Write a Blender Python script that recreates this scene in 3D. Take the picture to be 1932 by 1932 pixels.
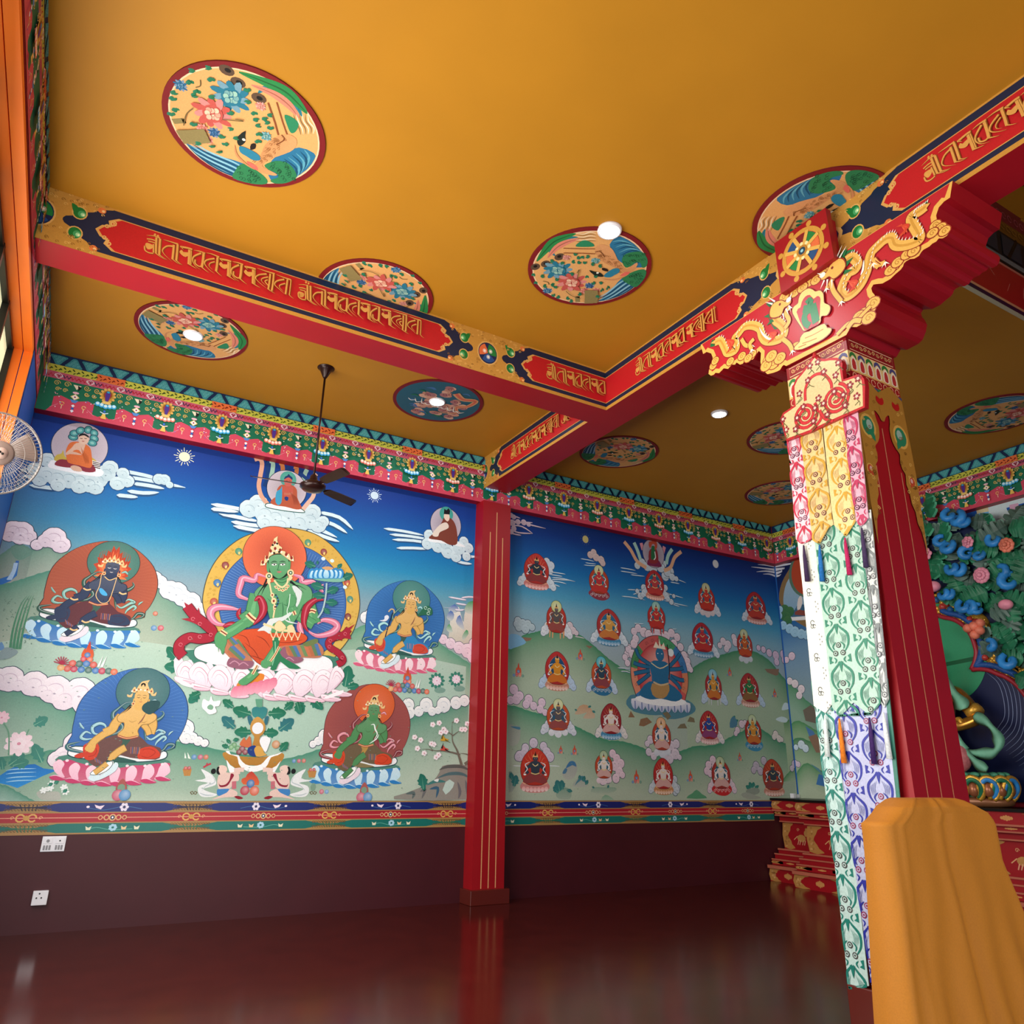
import bpy, bmesh, math, random
from mathutils import Vector, Matrix
random.seed(7)
sc = bpy.context.scene
for o in list(bpy.data.objects): bpy.data.objects.remove(o)
COL = sc.collection

# ------------------------------------------------------------------ camera
FPX = 1417.03
RT = Vector((.8636, -.5039, .01642)); UP = Vector((-.17977, -.27735, .9438)); FW = Vector((.47103, .81802, .33011))
EYE = Vector((0, 0, 1.6256))
cd = bpy.data.cameras.new('camera'); cam = bpy.data.objects.new('camera', cd); COL.objects.link(cam)
cd.sensor_width = 36; cd.lens = 36*FPX/1932; cd.clip_start = .05; cd.clip_end = 100
cam.matrix_world = Matrix(((RT.x, UP.x, -FW.x, EYE.x), (RT.y, UP.y, -FW.y, EYE.y), (RT.z, UP.z, -FW.z, EYE.z), (0, 0, 0, 1)))
sc.camera = cam
# ------------------------------------------------------------------ light and exposure
w = bpy.data.worlds.new('world'); sc.world = w; w.use_nodes = True
w.node_tree.nodes['Background'].inputs[0].default_value = (.75, .87, 1, 1)
w.node_tree.nodes['Background'].inputs[1].default_value = .5
def area(name, loc, d, sx, sy, power, col):
    L = bpy.data.lights.new(name, 'AREA'); L.shape = 'RECTANGLE'; L.size = sx; L.size_y = sy; L.energy = power; L.color = col
    o = bpy.data.objects.new(name, L); COL.objects.link(o); o.location = loc
    o.rotation_euler = Vector(d).to_track_quat('-Z', 'Y').to_euler(); return o
area('daylight_window', (-1.0, 5.1, 3.3), (1, .05, .0), 6.2, 3.4, 520, (1, .98, .93))
area('daylight_doors', (3.3, -3.95, 2.4), (.12, 1, .06), 6.0, 3.8, 490, (.9, .95, 1))
sc.view_settings.view_transform = 'Standard'; sc.view_settings.look = 'None'
sc.view_settings.exposure = 0.0; sc.view_settings.gamma = 1; sc.view_settings.use_curve_mapping = False
sc.cycles.max_bounces = 6; sc.cycles.diffuse_bounces = 4; sc.cycles.use_denoising = True
sc.cycles.sample_clamp_indirect = 4

# ------------------------------------------------------------------ geometry helpers
H = 6.43; ZF = 5.66; ZB = 5.893; Z1 = 1.272; Z2 = .939
def ray(x, y): return FW + RT*((x-966)/FPX) - UP*((y-966)/FPX)
class Pl:
    """a real plane: origin, two axes; px() finds where a traced photo point lies on it"""
    def __init__(s, o, U, V):
        s.o = Vector(o); s.U = Vector(U); s.V = Vector(V); s.N = s.U.cross(s.V)
    def px(s, x, y):
        d = ray(x, y); t = (s.o-EYE).dot(s.N)/d.dot(s.N); P = EYE+d*t-s.o
        return (P.dot(s.U), P.dot(s.V))
    def at(s, u, v, n=0): return s.o+s.U*u+s.V*v+s.N*n
X_, Y_, Z_ = (1,0,0), (0,1,0), (0,0,1)
def S(t): return [tuple(float(a) for a in p.split(',')) for p in t.split()]
def zm(pl, x0, y0, k):
    def q(pts):
        if isinstance(pts, str): pts = S(pts)
        return [pl.px(x0+a/k, y0+b/k) for a, b in pts]
    return q
def smooth(p, n=4, closed=True):
    if len(p) < 3: return list(p)
    out = []; m = len(p)
    rng = range(m) if closed else range(m-1)
    for i in rng:
        g = lambda j: p[j % m] if closed else p[min(max(j, 0), m-1)]
        a, b, c, d = g(i-1), g(i), g(i+1), g(i+2)
        for k in range(n):
            t = k/n; t2 = t*t; t3 = t2*t
            out.append(tuple(.5*(2*b[j]+(c[j]-a[j])*t+(2*a[j]-5*b[j]+4*c[j]-d[j])*t2+(3*b[j]-a[j]-3*c[j]+d[j])*t3) for j in range(len(b))))
    if not closed: out.append(tuple(p[-1]))
    return out
_lc = {}
def lin(h):
    if not isinstance(h, str): return h
    if h not in _lc:
        r = [int(h[i:i+2], 16)/255 for i in (0, 2, 4)]
        _lc[h] = tuple(c/12.92 if c <= .04045 else ((c+.055)/1.055)**2.4 for c in r)
    return _lc[h]
def mixc(a, b, t):
    a, b = lin(a), lin(b); return tuple(a[i]*(1-t)+b[i]*t for i in range(3))
def ell(cx, cy, rx, ry=None, n=24, a0=0, rot=0):
    ry = rx if ry is None else ry; c, s_ = math.cos(rot), math.sin(rot)
    return [(cx+rx*math.cos(a0+2*math.pi*i/n)*c-ry*math.sin(a0+2*math.pi*i/n)*s_, cy+rx*math.cos(a0+2*math.pi*i/n)*s_+ry*math.sin(a0+2*math.pi*i/n)*c) for i in range(n)]
class Art:
    """paint on a plane: flat patches of colour, each a hair above what it covers"""
    def __init__(s, pl, cell=.06, dz=.00022, base=.002):
        s.pl = pl; s.v = []; s.f = []; s.c = []; s.g = {}; s.cell = cell; s.dz = dz; s.base = base
        s.cl = None
    def _lay(s, pts):
        us = [p[0] for p in pts]; vs = [p[1] for p in pts]; c = s.cell
        i0, i1, j0, j1 = int(min(us)//c), int(max(us)//c), int(min(vs)//c), int(max(vs)//c)
        ks = [(i, j) for i in range(i0, i1+1) for j in range(j0, j1+1)]
        L = max(s.g.get(k, 0) for k in ks)+1
        for k in ks: s.g[k] = L
        return L
    def mesh(s, pts, faces, cols, lay=None):
        if s.cl: q = s.cl; pts = [(min(max(p[0], q[0]), q[1]), min(max(p[1], q[2]), q[3])) for p in pts]
        L = s._lay(pts) if lay is None else lay
        b = len(s.v); n = s.base+L*s.dz
        s.v += [(p[0], p[1], n) for p in pts]; s.c += cols
        for f in faces:
            ar = sum(pts[f[i]][0]*pts[f[(i+1) % len(f)]][1]-pts[f[(i+1) % len(f)]][0]*pts[f[i]][1] for i in range(len(f)))
            s.f.append([b+i for i in (f if ar > 0 else f[::-1])])
    def p(s, pts, col, sm=0, c2=None):
        if isinstance(pts, str): pts = S(pts)
        if sm: pts = smooth(pts, sm)
        if c2 is not None:                       # brush gradient from top (col) to bottom (c2)
            vs = [q[1] for q in pts]; a, b = max(vs), min(vs)
            cols = [mixc(col, c2, (a-q[1])/(a-b+1e-9)) for q in pts]
        else: cols = [lin(col)]*len(pts)
        s.mesh(pts, [list(range(len(pts)))], cols)
    def rad(s, pts, c, rim, ctr=None):           # fan from centre colour to rim colour
        n = len(pts); ctr = ctr or (sum(q[0] for q in pts)/n, sum(q[1] for q in pts)/n)
        s.mesh([ctr]+list(pts), [[0, 1+i, 1+(i+1) % n] for i in range(n)], [lin(c)]+[lin(rim)]*n)
    def st(s, pts, w, col, sm=4, tip=0, closed=False):
        if isinstance(pts, str): pts = S(pts)
        if sm and len(pts) > 2: pts = smooth(pts, sm, closed)
        n = len(pts); V = []; 
        for i in range(n):
            a = pts[(i-1) % n] if closed else pts[max(i-1, 0)]; b = pts[(i+1) % n] if closed else pts[min(i+1, n-1)]
            dx, dy = b[0]-a[0], b[1]-a[1]; d = math.hypot(dx, dy) or 1; t = i/(n-1)
            k = w*.5
            if tip == 1: k *= 1-t*.95
            elif tip == 2: k *= max(.06, math.sin(math.pi*(.04+.92*t)))
            elif tip == 3: k *= .1+.9*t
            elif tip == 4: k *= max(.12, min(1, (t+.01)*7, (1.01-t)*4))
            V += [(pts[i][0]-dy/d*k, pts[i][1]+dx/d*k), (pts[i][0]+dy/d*k, pts[i][1]-dx/d*k)]
        F = [[2*i, 2*i+1, 2*i+3, 2*i+2] for i in range(n-1)]
        if closed: F.append([2*n-2, 2*n-1, 1, 0])
        s.mesh(V, F, [lin(col)]*len(V))
    def ol(s, pts, w, col, sm=0):
        if isinstance(pts, str): pts = S(pts)
        s.st(pts, w, col, sm, closed=True)
    def grid(s, us, vs, fn):
        V = [(u, v) for v in vs for u in us]; n = len(us)
        F = [[j*n+i, j*n+i+1, (j+1)*n+i+1, (j+1)*n+i] for j in range(len(vs)-1) for i in range(n-1)]
        s.mesh(V, F, [lin(fn(u, v)) for u, v in V])
    def build(s, name, mat, parent=None, org=None):
        org = Vector(org) if org else Vector((0, 0, 0))
        me = bpy.data.meshes.new(name)
        me.from_pydata([s.pl.at(*q)-org for q in s.v], [], s.f)
        at = me.color_attributes.new('Col', 'FLOAT_COLOR', 'POINT')
        buf = []
        for c in s.c: buf += [c[0], c[1], c[2], 1]
        at.data.foreach_set('color', buf); me.materials.append(mat)
        o = bpy.data.objects.new(name, me); COL.objects.link(o); o.location = org
        if parent: o.parent = parent; o.location = org-(parent.matrix_world.translation if False else Vector(parent.location))
        return o
class MB:
    def __init__(s): s.b = bmesh.new()
    def box(s, a, b, bev=0):
        x0, y0, z0 = [min(a[i], b[i]) for i in range(3)]; x1, y1, z1 = [max(a[i], b[i]) for i in range(3)]
        v = [s.b.verts.new(q) for q in ((x0,y0,z0),(x1,y0,z0),(x1,y1,z0),(x0,y1,z0),(x0,y0,z1),(x1,y0,z1),(x1,y1,z1),(x0,y1,z1))]
        fs = [s.b.faces.new([v[i] for i in f]) for f in ((0,3,2,1),(4,5,6,7),(0,1,5,4),(1,2,6,5),(2,3,7,6),(3,0,4,7))]
        if bev:
            es = list({e for f in fs for e in f.edges}); bmesh.ops.bevel(s.b, geom=es, offset=bev, segments=2, affect='EDGES', profile=.5)
        return s
    def prism(s, pl, pts, n0, n1):
        ar = sum(pts[i][0]*pts[(i+1) % len(pts)][1]-pts[(i+1) % len(pts)][0]*pts[i][1] for i in range(len(pts)))
        if ar < 0: pts = pts[::-1]
        if n1 < n0: n0, n1 = n1, n0
        a = [s.b.verts.new(pl.at(u, v, n0)) for u, v in pts]; b = [s.b.verts.new(pl.at(u, v, n1)) for u, v in pts]
        s.b.faces.new(a[::-1]); s.b.faces.new(b); m = len(pts)
        for i in range(m): s.b.faces.new((a[i], a[(i+1) % m], b[(i+1) % m], b[i]))
        return s
    def tube(s, pts, r, seg=8, closed=False, cap=True):
        pts = [Vector(p) for p in pts]; n = len(pts); rings = []
        up = None
        for i in range(n):
            a = pts[(i-1) % n] if closed else pts[max(i-1, 0)]; b = pts[(i+1) % n] if closed else pts[min(i+1, n-1)]
            t = (b-a).normalized()
            if up is None: up = Vector((0,0,1)) if abs(t.z) < .9 else Vector((1,0,0))
            x = t.cross(up).normalized(); y = x.cross(t).normalized(); up = y
            rr = r[i] if isinstance(r, (list, tuple)) else r
            rings.append([s.b.verts.new(pts[i]+(x*math.cos(2*math.pi*k/seg)+y*math.sin(2*math.pi*k/seg))*rr) for k in range(seg)])
        for i in range(n if closed else n-1):
            A, B = rings[i], rings[(i+1) % n]
            for k in range(seg): s.b.faces.new((A[k], A[(k+1) % seg], B[(k+1) % seg], B[k]))
        if cap and not closed: s.b.faces.new(rings[0][::-1]); s.b.faces.new(rings[-1])
        return s
    def ball(s, c, r, u=10, v=7, sc_=(1,1,1)):
        m = Matrix.Translation(c) @ Matrix.Diagonal((r*sc_[0], r*sc_[1], r*sc_[2], 1))
        bmesh.ops.create_uvsphere(s.b, u_segments=u, v_segments=v, radius=1, matrix=m); return s
    def lathe(s, c, prof, seg=20, ax=Vector((0,0,1))):
        ax = Vector(ax).normalized(); x = ax.orthogonal().normalized(); y = ax.cross(x); c = Vector(c); R = []
        for r, h in prof: R.append([s.b.verts.new(c+ax*h+(x*math.cos(2*math.pi*k/seg)+y*math.sin(2*math.pi*k/seg))*max(r, 1e-4)) for k in range(seg)])
        for A, B in zip(R, R[1:]):
            for k in range(seg): s.b.faces.new((A[k], A[(k+1) % seg], B[(k+1) % seg], B[k]))
        s.b.faces.new(R[0][::-1]); s.b.faces.new(R[-1]); return s
    def obj(s, name, mat, parent=None, sm=False, org=None):
        bmesh.ops.recalc_face_normals(s.b, faces=s.b.faces)
        me = bpy.data.meshes.new(name); 
        off = Vector(org) if org else (Vector(parent.location) if parent else Vector((0,0,0)))
        if parent and parent.parent: off = Vector((0,0,0)) if not org else off
        bmesh.ops.translate(s.b, verts=s.b.verts, vec=-off)
        s.b.to_mesh(me); s.b.free(); me.materials.append(mat)
        if sm:
            for p in me.polygons: p.use_smooth = True
        o = bpy.data.objects.new(name, me); COL.objects.link(o)
        if parent: o.parent = parent
        else: o.location = off
        return o
def tag(o, label=None, cat=None, group=None, kind=None):
    if label: o['label'] = label
    if cat: o['category'] = cat
    if group: o['group'] = group
    if kind: o['kind'] = kind
    return o
def thing(name, label, cat, loc=(0,0,0), group=None):
    o = bpy.data.objects.new(name, None); COL.objects.link(o); o.location = loc; o.empty_display_size = .1
    return tag(o, label, cat, group)

# ------------------------------------------------------------------ materials
def mat(name, col, rough=.5, metal=0, noise=0, nscale=8, emit=None, bump=0, spec=.4, coat=0):
    m = bpy.data.materials.new(name); m.use_nodes = True; nt = m.node_tree; b = nt.nodes['Principled BSDF']
    b.inputs['Roughness'].default_value = rough; b.inputs['Metallic'].default_value = metal
    b.inputs['Specular IOR Level'].default_value = spec; b.inputs['Coat Weight'].default_value = coat
    c = lin(col); b.inputs['Base Color'].default_value = (*c, 1)
    if noise or bump:
        tc = nt.nodes.new('ShaderNodeTexCoord'); n = nt.nodes.new('ShaderNodeTexNoise'); n.inputs['Scale'].default_value = nscale; n.inputs['Detail'].default_value = 4
        nt.links.new(tc.outputs['Object'], n.inputs['Vector'])
        if noise:
            r = nt.nodes.new('ShaderNodeValToRGB'); r.color_ramp.elements[0].position = .3; r.color_ramp.elements[1].position = .7
            r.color_ramp.elements[0].color = (*[x*(1-noise) for x in c], 1); r.color_ramp.elements[1].color = (*[min(1, x*(1+noise)) for x in c], 1)
            nt.links.new(n.outputs[0], r.inputs[0]); nt.links.new(r.outputs[0], b.inputs['Base Color'])
        if bump:
            bp = nt.nodes.new('ShaderNodeBump'); bp.inputs['Strength'].default_value = bump; bp.inputs['Distance'].default_value = .01
            nt.links.new(n.outputs[0], bp.inputs['Height']); nt.links.new(bp.outputs[0], b.inputs['Normal'])
    if emit: b.inputs['Emission Color'].default_value = (*lin(col), 1); b.inputs['Emission Strength'].default_value = emit
    return m
def paintmat(name, rough=.5, spec=.35, metal=0, grain=.06, gs=90):
    m = bpy.data.materials.new(name); m.use_nodes = True; nt = m.node_tree; b = nt.nodes['Principled BSDF']
    a = nt.nodes.new('ShaderNodeVertexColor'); a.layer_name = 'Col'
    tc = nt.nodes.new('ShaderNodeTexCoord'); n = nt.nodes.new('ShaderNodeTexNoise'); n.inputs['Scale'].default_value = gs
    mr = nt.nodes.new('ShaderNodeMapRange'); mr.inputs[1].default_value = .3; mr.inputs[2].default_value = .7; mr.inputs[3].default_value = 1-grain; mr.inputs[4].default_value = 1+grain
    mx = nt.nodes.new('ShaderNodeVectorMath'); mx.operation = 'SCALE'
    nt.links.new(tc.outputs['Object'], n.inputs['Vector']); nt.links.new(n.outputs[0], mr.inputs[0]); nt.links.new(a.outputs[0], mx.inputs[0])
    nt.links.new(mr.outputs[0], mx.inputs['Scale']); nt.links.new(mx.outputs[0], b.inputs['Base Color'])
    b.inputs['Roughness'].default_value = rough; b.inputs['Specular IOR Level'].default_value = spec; b.inputs['Metallic'].default_value = metal
    return m
M = dict(
 paint=paintmat('canvas paint', .6, .25), gloss=paintmat('enamel paint', .38, .4), silk=paintmat('brocade silk', .38, .5, .12, .1, 60),
 gold=mat('gilded relief', 'd9a441', .34, .55, .12, 40, bump=.5), ochre=mat('ochre ceiling paint', 'b47a1c', .55, 0, .04, 1.3, spec=.3),
 red=mat('red lacquer', '98101a', .42, 0, .05, 2, spec=.35), darkred=mat('maroon dado paint', '42101a', .5, 0, .08, 2),
 orange=mat('orange window paint', 'ff7c22', .45, 0, .04, 3), blue=mat('blue wall paint', '1c5fae', .6, 0, .1, 1.5),
 floor=mat('polished red floor', '451611', .16, 0, .15, 3), plaster=mat('cream plaster', 'cdb48a', .6),
 black=mat('black metal', '14110f', .35, .5), brown=mat('brown fan enamel', '2c1614', .28, .3), steel=mat('brushed steel', 'a8a8ae', .25, .9),
 lamp=mat('lamp diffuser', 'fffdf6', .4, emit=14), white=mat('white plastic', 'e6e6ee', .4), grey=mat('grey plastic', '8a8a90', .45), dark=mat('dark slot', '202024', .5),
 pane=mat('frosted pane', 'eef0c0', .4, emit=.75), sash=mat('dark sash', '1b1a17', .4), navy=mat('navy trim', '18202f', .5), cloth=mat('saffron cloth', 'b5721c', .75, 0, .05, 120, bump=.15),
 fanbody=mat('taupe fan plastic', '75625a', .4), fanwire=mat('fan guard wire', '8c8480', .35, .6), marble=mat('pillar base stone', '5b2019', .2),
 leaf=mat('painted leaf green', '1f6e4c', .45, 0, .35, 5), leaf2=mat('painted leaf grey green', '4f6a60', .45, 0, .3, 5), curl=mat('painted scroll blue', '2f86d0', .4, 0, .3, 6),
 pinkp=mat('painted petal pink', 'e58fa6', .45, 0, .15, 9), lilac=mat('painted petal lilac', 'c3b8e2', .45, 0, .15, 9), coral=mat('painted peach', 'e07a62', .45, 0, .2, 9),
 niche=mat('niche green', '2f9c6c', .5, 0, .06, 2), rope=mat('blue rope relief', '1f4f93', .45, 0, .2, 20), frame=mat('niche frame red', '9a2230', .4), skin=mat('gilt body', 'c98f3c', .25, .8, .1, 12),
 scarf=mat('sea green scarf', '6fae92', .5, 0, .2, 6), rose=mat('embroidered rose cloth', 'b4666a', .55, 0, .2, 30), gem_r=mat('red gem', 'b03a32', .2), gem_b=mat('blue gem', '2b5f96', .2), gem_g=mat('green gem', '2f8f5a', .2),
)
# ================================================================== the room
def slab(name, mt, boxes, kind='structure', bev=0):
    m = MB()
    for a, b in boxes: m.box(a, b, bev)
    return tag(m.obj(name, mt), kind=kind)
slab('floor', M['floor'], [((-.93,-4,-.2),(11.86,10,0))])
slab('wall_north', M['darkred'], [((-1.2,10,0),(12.1,10.2,H))])
slab('wall_east', M['blue'], [((11.86,-4,0),(12.1,10,H))])
slab('wall_south', M['plaster'], [((-.93,-4.2,4.4),(11.86,-4,H)),((-.93,-4.2,0),(.1,-4,4.4)),((6.4,-4.2,0),(11.86,-4,4.4))])
slab('wall_west', M['blue'], [((-1.25,8.56,0),(-.93,10,H)),((-1.25,-4,0),(-.93,1.9,H)),((-1.25,1.9,0),(-.93,8.56,1.35)),((-1.25,1.9,5.78),(-.93,8.56,H))])
LX0, LX1, LY0, LY1, LZ = 5.75, 10.2, -1.2, 3.34, 8.05
slab('ceiling', M['ochre'], [((-1.2,LY1,H),(12.1,10.2,H+.18)),((-1.2,-4.2,H),(12.1,LY0,H+.18)),((-1.2,LY0,H),(LX0,LY1,H+.18)),((LX1,LY0,H),(12.1,LY1,H+.18))])
slab('ceiling_upper', M['ochre'], [((LX0-.3,LY0-.3,LZ),(LX1+.3,LY1+.3,LZ+.15))])
slab('wall_lantern', M['red'], [((LX0,LY1+.001,H+.18),(LX1,LY1+.16,LZ)),((LX0-.16,LY0,H+.18),(LX0,LY1,LZ)),((LX1,LY0,H+.18),(LX1+.16,LY1,LZ)),((LX0,LY0-.16,H+.18),(LX1,LY0,LZ))])
# bands of the raised roof lantern
P = Pl((0, LY1, 0), X_, Z_); a = Art(P, .2, .0006)
for z0, z1, c in ((H,6.5,'a9a58c'),(6.5,6.555,'2a1430'),(6.555,6.59,'c98a62'),(6.59,7.08,'a01f1c'),(7.08,7.115,'b86a58'),(7.115,7.16,'0f1014'),(7.16,7.23,'6a6c6c'),
                  (7.23,7.6,'12151c'),(7.6,7.79,'6b4516'),(7.79,LZ,'6a1626')):
    a.p([(LX0,z0),(LX1,z0),(LX1,z1),(LX0,z1)], c)
for i in range(9):
    u = LX0+.5*i
    a.p([(u,7.26),(u+.4,7.26),(u+.46,7.56),(u+.06,7.56)], '232a36'); a.st([(u+.1,7.24),(u+.4,7.6)], .05, '0a0b0e', 0)
    for k in range(4): a.st(ell(u+.12*k, 7.9, .04, .045, 8), .012, 'a04a5a', 0); a.st(ell(u+.12*k, 7.69, .05, .04, 8), .012, '8a5f22', 0)
for i in range(14): a.st([(LX0+.3*i+.05*random.random(), 6.7+.3*random.random()), (LX0+.3*i+.1, 6.8+.2*random.random())], .006, 'd08070', 0)
tag(a.build('trim_1', M['gloss']), kind='structure')
m = MB().prism(P, [(8.9,8.03),(10.1,8.03),(10.1,8.01),(8.9,8.01)], 0, .02); m.obj('trim_2', M['gold'])['kind'] = 'structure'
a = Art(Pl((0,0,LZ-.002), X_, (0,-1,0)), .3, .0006)         # scrolled border on the upper ceiling
for i in range(26):
    u = 6+.16*i
    a.p(ell(u, -2.86, .14, .16, 10), '5a4a1c'); a.st(spir(u, -2.9, .1, 1.6) if False else ell(u, -2.88, .08, .09, 10), .03, 'a88a3a', 0)
tag(a.build('trim_3', M['paint']), kind='structure')

# ------------------------------------------------------------------ drawing motifs
def spir(cx, cy, r, turns=1.6, d=1, a0=0, n=18):
    return [(cx+r*(1-.85*i/n)*math.cos(a0+d*turns*2*math.pi*i/n), cy+r*(1-.85*i/n)*math.sin(a0+d*turns*2*math.pi*i/n)) for i in range(n+1)]
def frieze(a, u0, u1, ph, zt=H, zb=ZF, PER=.683):
    h = zt-zb; f = lambda k: zt-k*h
    R = lambda x0, x1, k0, k1, c: a.p([(x0,f(k1)),(x1,f(k1)),(x1,f(k0)),(x0,f(k0))], c)
    R(u0,u1,0,.2,'14284e'); R(u0,u1,.19,.31,'c4c24a'); R(u0,u1,.31,.43,'c0566e'); R(u0,u1,.43,1,'17694c')
    i0 = int(math.floor((u0-ph)/PER))-1; i1 = int((u1-ph)/PER)+2
    ok = lambda x, m=.09: u0+m < x < u1-m
    for i in range(i0, i1):
        c = ph+PER*i
        for k in range(4):                                    # teal cloud triangles
            x = c+(k-1.5)*PER/4; s_ = 1 if k % 2 else -1
            if not ok(x, .1): continue
            b, t = (f(.185), f(.03)) if s_ > 0 else (f(.03), f(.185))
            a.p([(x-.088,b),(x-.078,b+(t-b)*.28),(x-.05,b+(t-b)*.62),(x-.022,t),(x+.022,t),(x+.05,b+(t-b)*.62),(x+.078,b+(t-b)*.28),(x+.088,b)], '3b8a92', 2)
            for dx, k2 in ((-.045,.22),(.045,.22),(0,.7),(-.02,.45),(.02,.45),(0,.18)): a.st(spir(x+dx, b+(t-b)*k2, .02, 1.2, n=8), .006, '67b7b6', 0)
        if i % 2 == 0 and ok(c, .2): R(c-.16,c+.16,.19,.31,'dd6c38')
        for k in range(14):                                   # leaf strip
            x = c-PER/2+PER*(k+.5)/14
            if ok(x, .03):
                og = i % 2 == 0 and abs(x-c) < .16
                a.p(ell(x, f(.23+.035*(k % 2)), .022, .008, 6, rot=.7*(1 if k % 2 else -1)), '6a1a10' if og else '1d3a10'); a.p(ell(x+.012, f(.285-.03*(k % 2)), .018, .007, 6, rot=-.7*(1 if k % 2 else -1)), '7a2412' if og else '2a4a14')
        for k in range(8):
            x = c-PER/2+PER*(k+.5)/8
            if not ok(x, .05): continue
            cc = ('b3182c', 'd8c0c8', '16204a', 'b3182c')[k % 4]
            a.st([(x-.042,f(.35)),(x-.02,f(.40)),(x,f(.35)),(x+.02,f(.40)),(x+.042,f(.35))], .014, cc, 0)
            if k % 4 == 1: a.st([(x-.05,f(.37)),(x,f(.325)),(x+.05,f(.37)),(x,f(.425)),(x-.05,f(.37))], .009, 'e8c8d0', 0); a.p(ell(x, f(.375), .014, .012, 6), '8a1a3a')
        # crimson hanging between the faces
        x0, x1 = max(c+.125, u0), min(c+PER-.125, u1)
        if x1-x0 > .02:
            xm = (x0+x1)/2
            a.p([(x0-.05 if x0 > u0+.06 else x0, f(1)), (x0, f(.9)), (x0, f(.74)), (x0+.07 if x1-x0 > .2 else x0, f(.7)), (xm, f(.76)), (x1-.07 if x1-x0 > .2 else x1, f(.7)), (x1, f(.74)), (x1, f(.9)), (x1+.05 if x1 < u1-.06 else x1, f(1))], 'c9455c')
        if ok(c, .13): a.p([(c-.17,f(1)),(c-.125,f(.91)),(c-.06,f(.93)),(c,f(.88)),(c+.06,f(.93)),(c+.125,f(.91)),(c+.17,f(1))], 'c9455c')
        if ok(c, .14):                                        # crowned face medallion on its lotus
            a.p(ell(c, f(.535), .078, .088, 14), 'b98a38'); 
            for k in range(12): t = k*math.pi/6; a.p(ell(c+.078*math.cos(t), f(.535)+.088*math.sin(t), .017, .017, 6), 'd6ac5a')
            a.p(ell(c, f(.525), .05, .058, 10), '7d5a20')
            a.p([(c-.045,f(.5)),(c+.045,f(.5)),(c+.02,f(.62)),(c-.02,f(.62))], 'a02c2c'); a.p([(c-.02,f(.46)),(c+.02,f(.46)),(c+.028,f(.53)),(c+.014,f(.64)),(c-.014,f(.64)),(c-.028,f(.53))], '4a2f86'); a.p(ell(c, f(.475), .018, .014, 7), '2aa0c8')
            a.p([(c-.03,f(.64)),(c+.03,f(.64)),(c+.06,f(.69)),(c-.06,f(.69))], 'e0c070')
            bl = i % 2 == 0
            for k in (-2, 2, -1, 1, 0): a.p(ell(c+.045*k, f(.735-.012*abs(k)), .03, .032, 8), '3aa6dc' if bl else 'e07868'); a.p(ell(c+.045*k, f(.725-.012*abs(k)), .02, .02, 7), 'cdeef6' if bl else 'f6e6d8')
            a.p(ell(c, f(.82), .014, .016, 6), '3a6ad0'); a.p([(c-.012,f(.85)),(c+.012,f(.85)),(c+.032,f(.95)),(c-.032,f(.95))], 'e4bc5a')
            a.st([(c-.045,f(.84)),(c,f(.86)),(c+.045,f(.84))], .012, 'c8dcf0' if bl else 'f0d0c8', 2)
        for sx in (-1, 1):                                    # gold scrolls, wheels, ribbons
            for dx, k, r in ((.125,.5,.032),(.145,.6,.024),(.235,.49,.034),(.225,.6,.025)):
                x = c+sx*dx
                if ok(x, .05): a.st(spir(x, f(k), r*1.15, 1.5, sx, n=14), .0075, 'd9b35e', 0)
            x = c+sx*.225
            if ok(x, .06):
                a.st(ell(x, f(.83), .021, .021, 9), .009, 'e3b866', 0); a.st([(x,f(.86)),(x,f(.92))], .007, 'e8d8b0', 0)
                a.st([(x-sx*.04,f(.85)),(x-sx*.12,f(.93))], .014, 'e8cfe0', 0, 2)
            x = c+sx*.17
            if ok(x, .06):
                for k in range(9): a.p(ell(x+random.uniform(-.05,.05), f(random.uniform(.56,.92)), .0065, .0065, 5), random.choice(('f2f4f6','cfe4f0','3a5ac0','e8a0b0')))
        x = c+PER/2
        if ok(x, .07):                                        # pendant between faces
            a.p([(x-.045,f(.47)),(x+.045,f(.47)),(x,f(.55))], 'e9dcc0'); a.p([(x+.005,f(.47)),(x+.05,f(.5)),(x+.02,f(.57))], '141414'); a.p(ell(x, f(.605), .036, .016, 8), 'e7b7c4')
            a.p([(x-.05,f(.68)),(x,f(.625)),(x+.05,f(.68)),(x,f(.735))], 'ddc27a'); a.p([(x-.035,f(.68)),(x,f(.64)),(x+.035,f(.68)),(x,f(.72))], 'f0f0ec'); a.p(ell(x, f(.68), .012, .012, 6), '9a2638')
            a.p([(x-.045,f(.73)),(x+.045,f(.73)),(x+.02,f(.78)),(x-.02,f(.78))], '4f86c8')
            for k in range(3): a.p([(x-.02,f(.83+.045*k)),(x,f(.81+.045*k)),(x+.02,f(.83+.045*k)),(x,f(.865+.045*k))], ('e8eef4','2f5aa8','dfe6f0')[k])
def quadart(pl, rects, name, mt, fn=None, parent=None): pass
slab('trim_4', M['red'], [((-.93,9.85,ZF),(11.86,10,H))])
slab('trim_5', M['red'], [((11.71,-4,ZF),(11.86,9.85,H))])
slab('trim_6', M['red'], [((-.99,-4,5.79),(-.925,9.85,H))])
PFN = Pl((0,9.85,0), X_, Z_); PFE = Pl((11.71,0,0), (0,-1,0), Z_); PFW = Pl((-.925,0,0), Y_, Z_)
a = Art(PFN, .05, .0003); frieze(a, -.92, 11.70, 2.53); b = a.build('painted_face', M['paint'], bpy.data.objects['trim_4'])
a = Art(PFE, .05, .0003); frieze(a, -9.84, -2.0, -9.42); a.build('painted_face', M['paint'], bpy.data.objects['trim_5'])
a = Art(PFW, .05, .0003); frieze(a, 3.5, 9.84, 9.4, H, 5.8); a.build('painted_face', M['paint'], bpy.data.objects['trim_6'])

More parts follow.
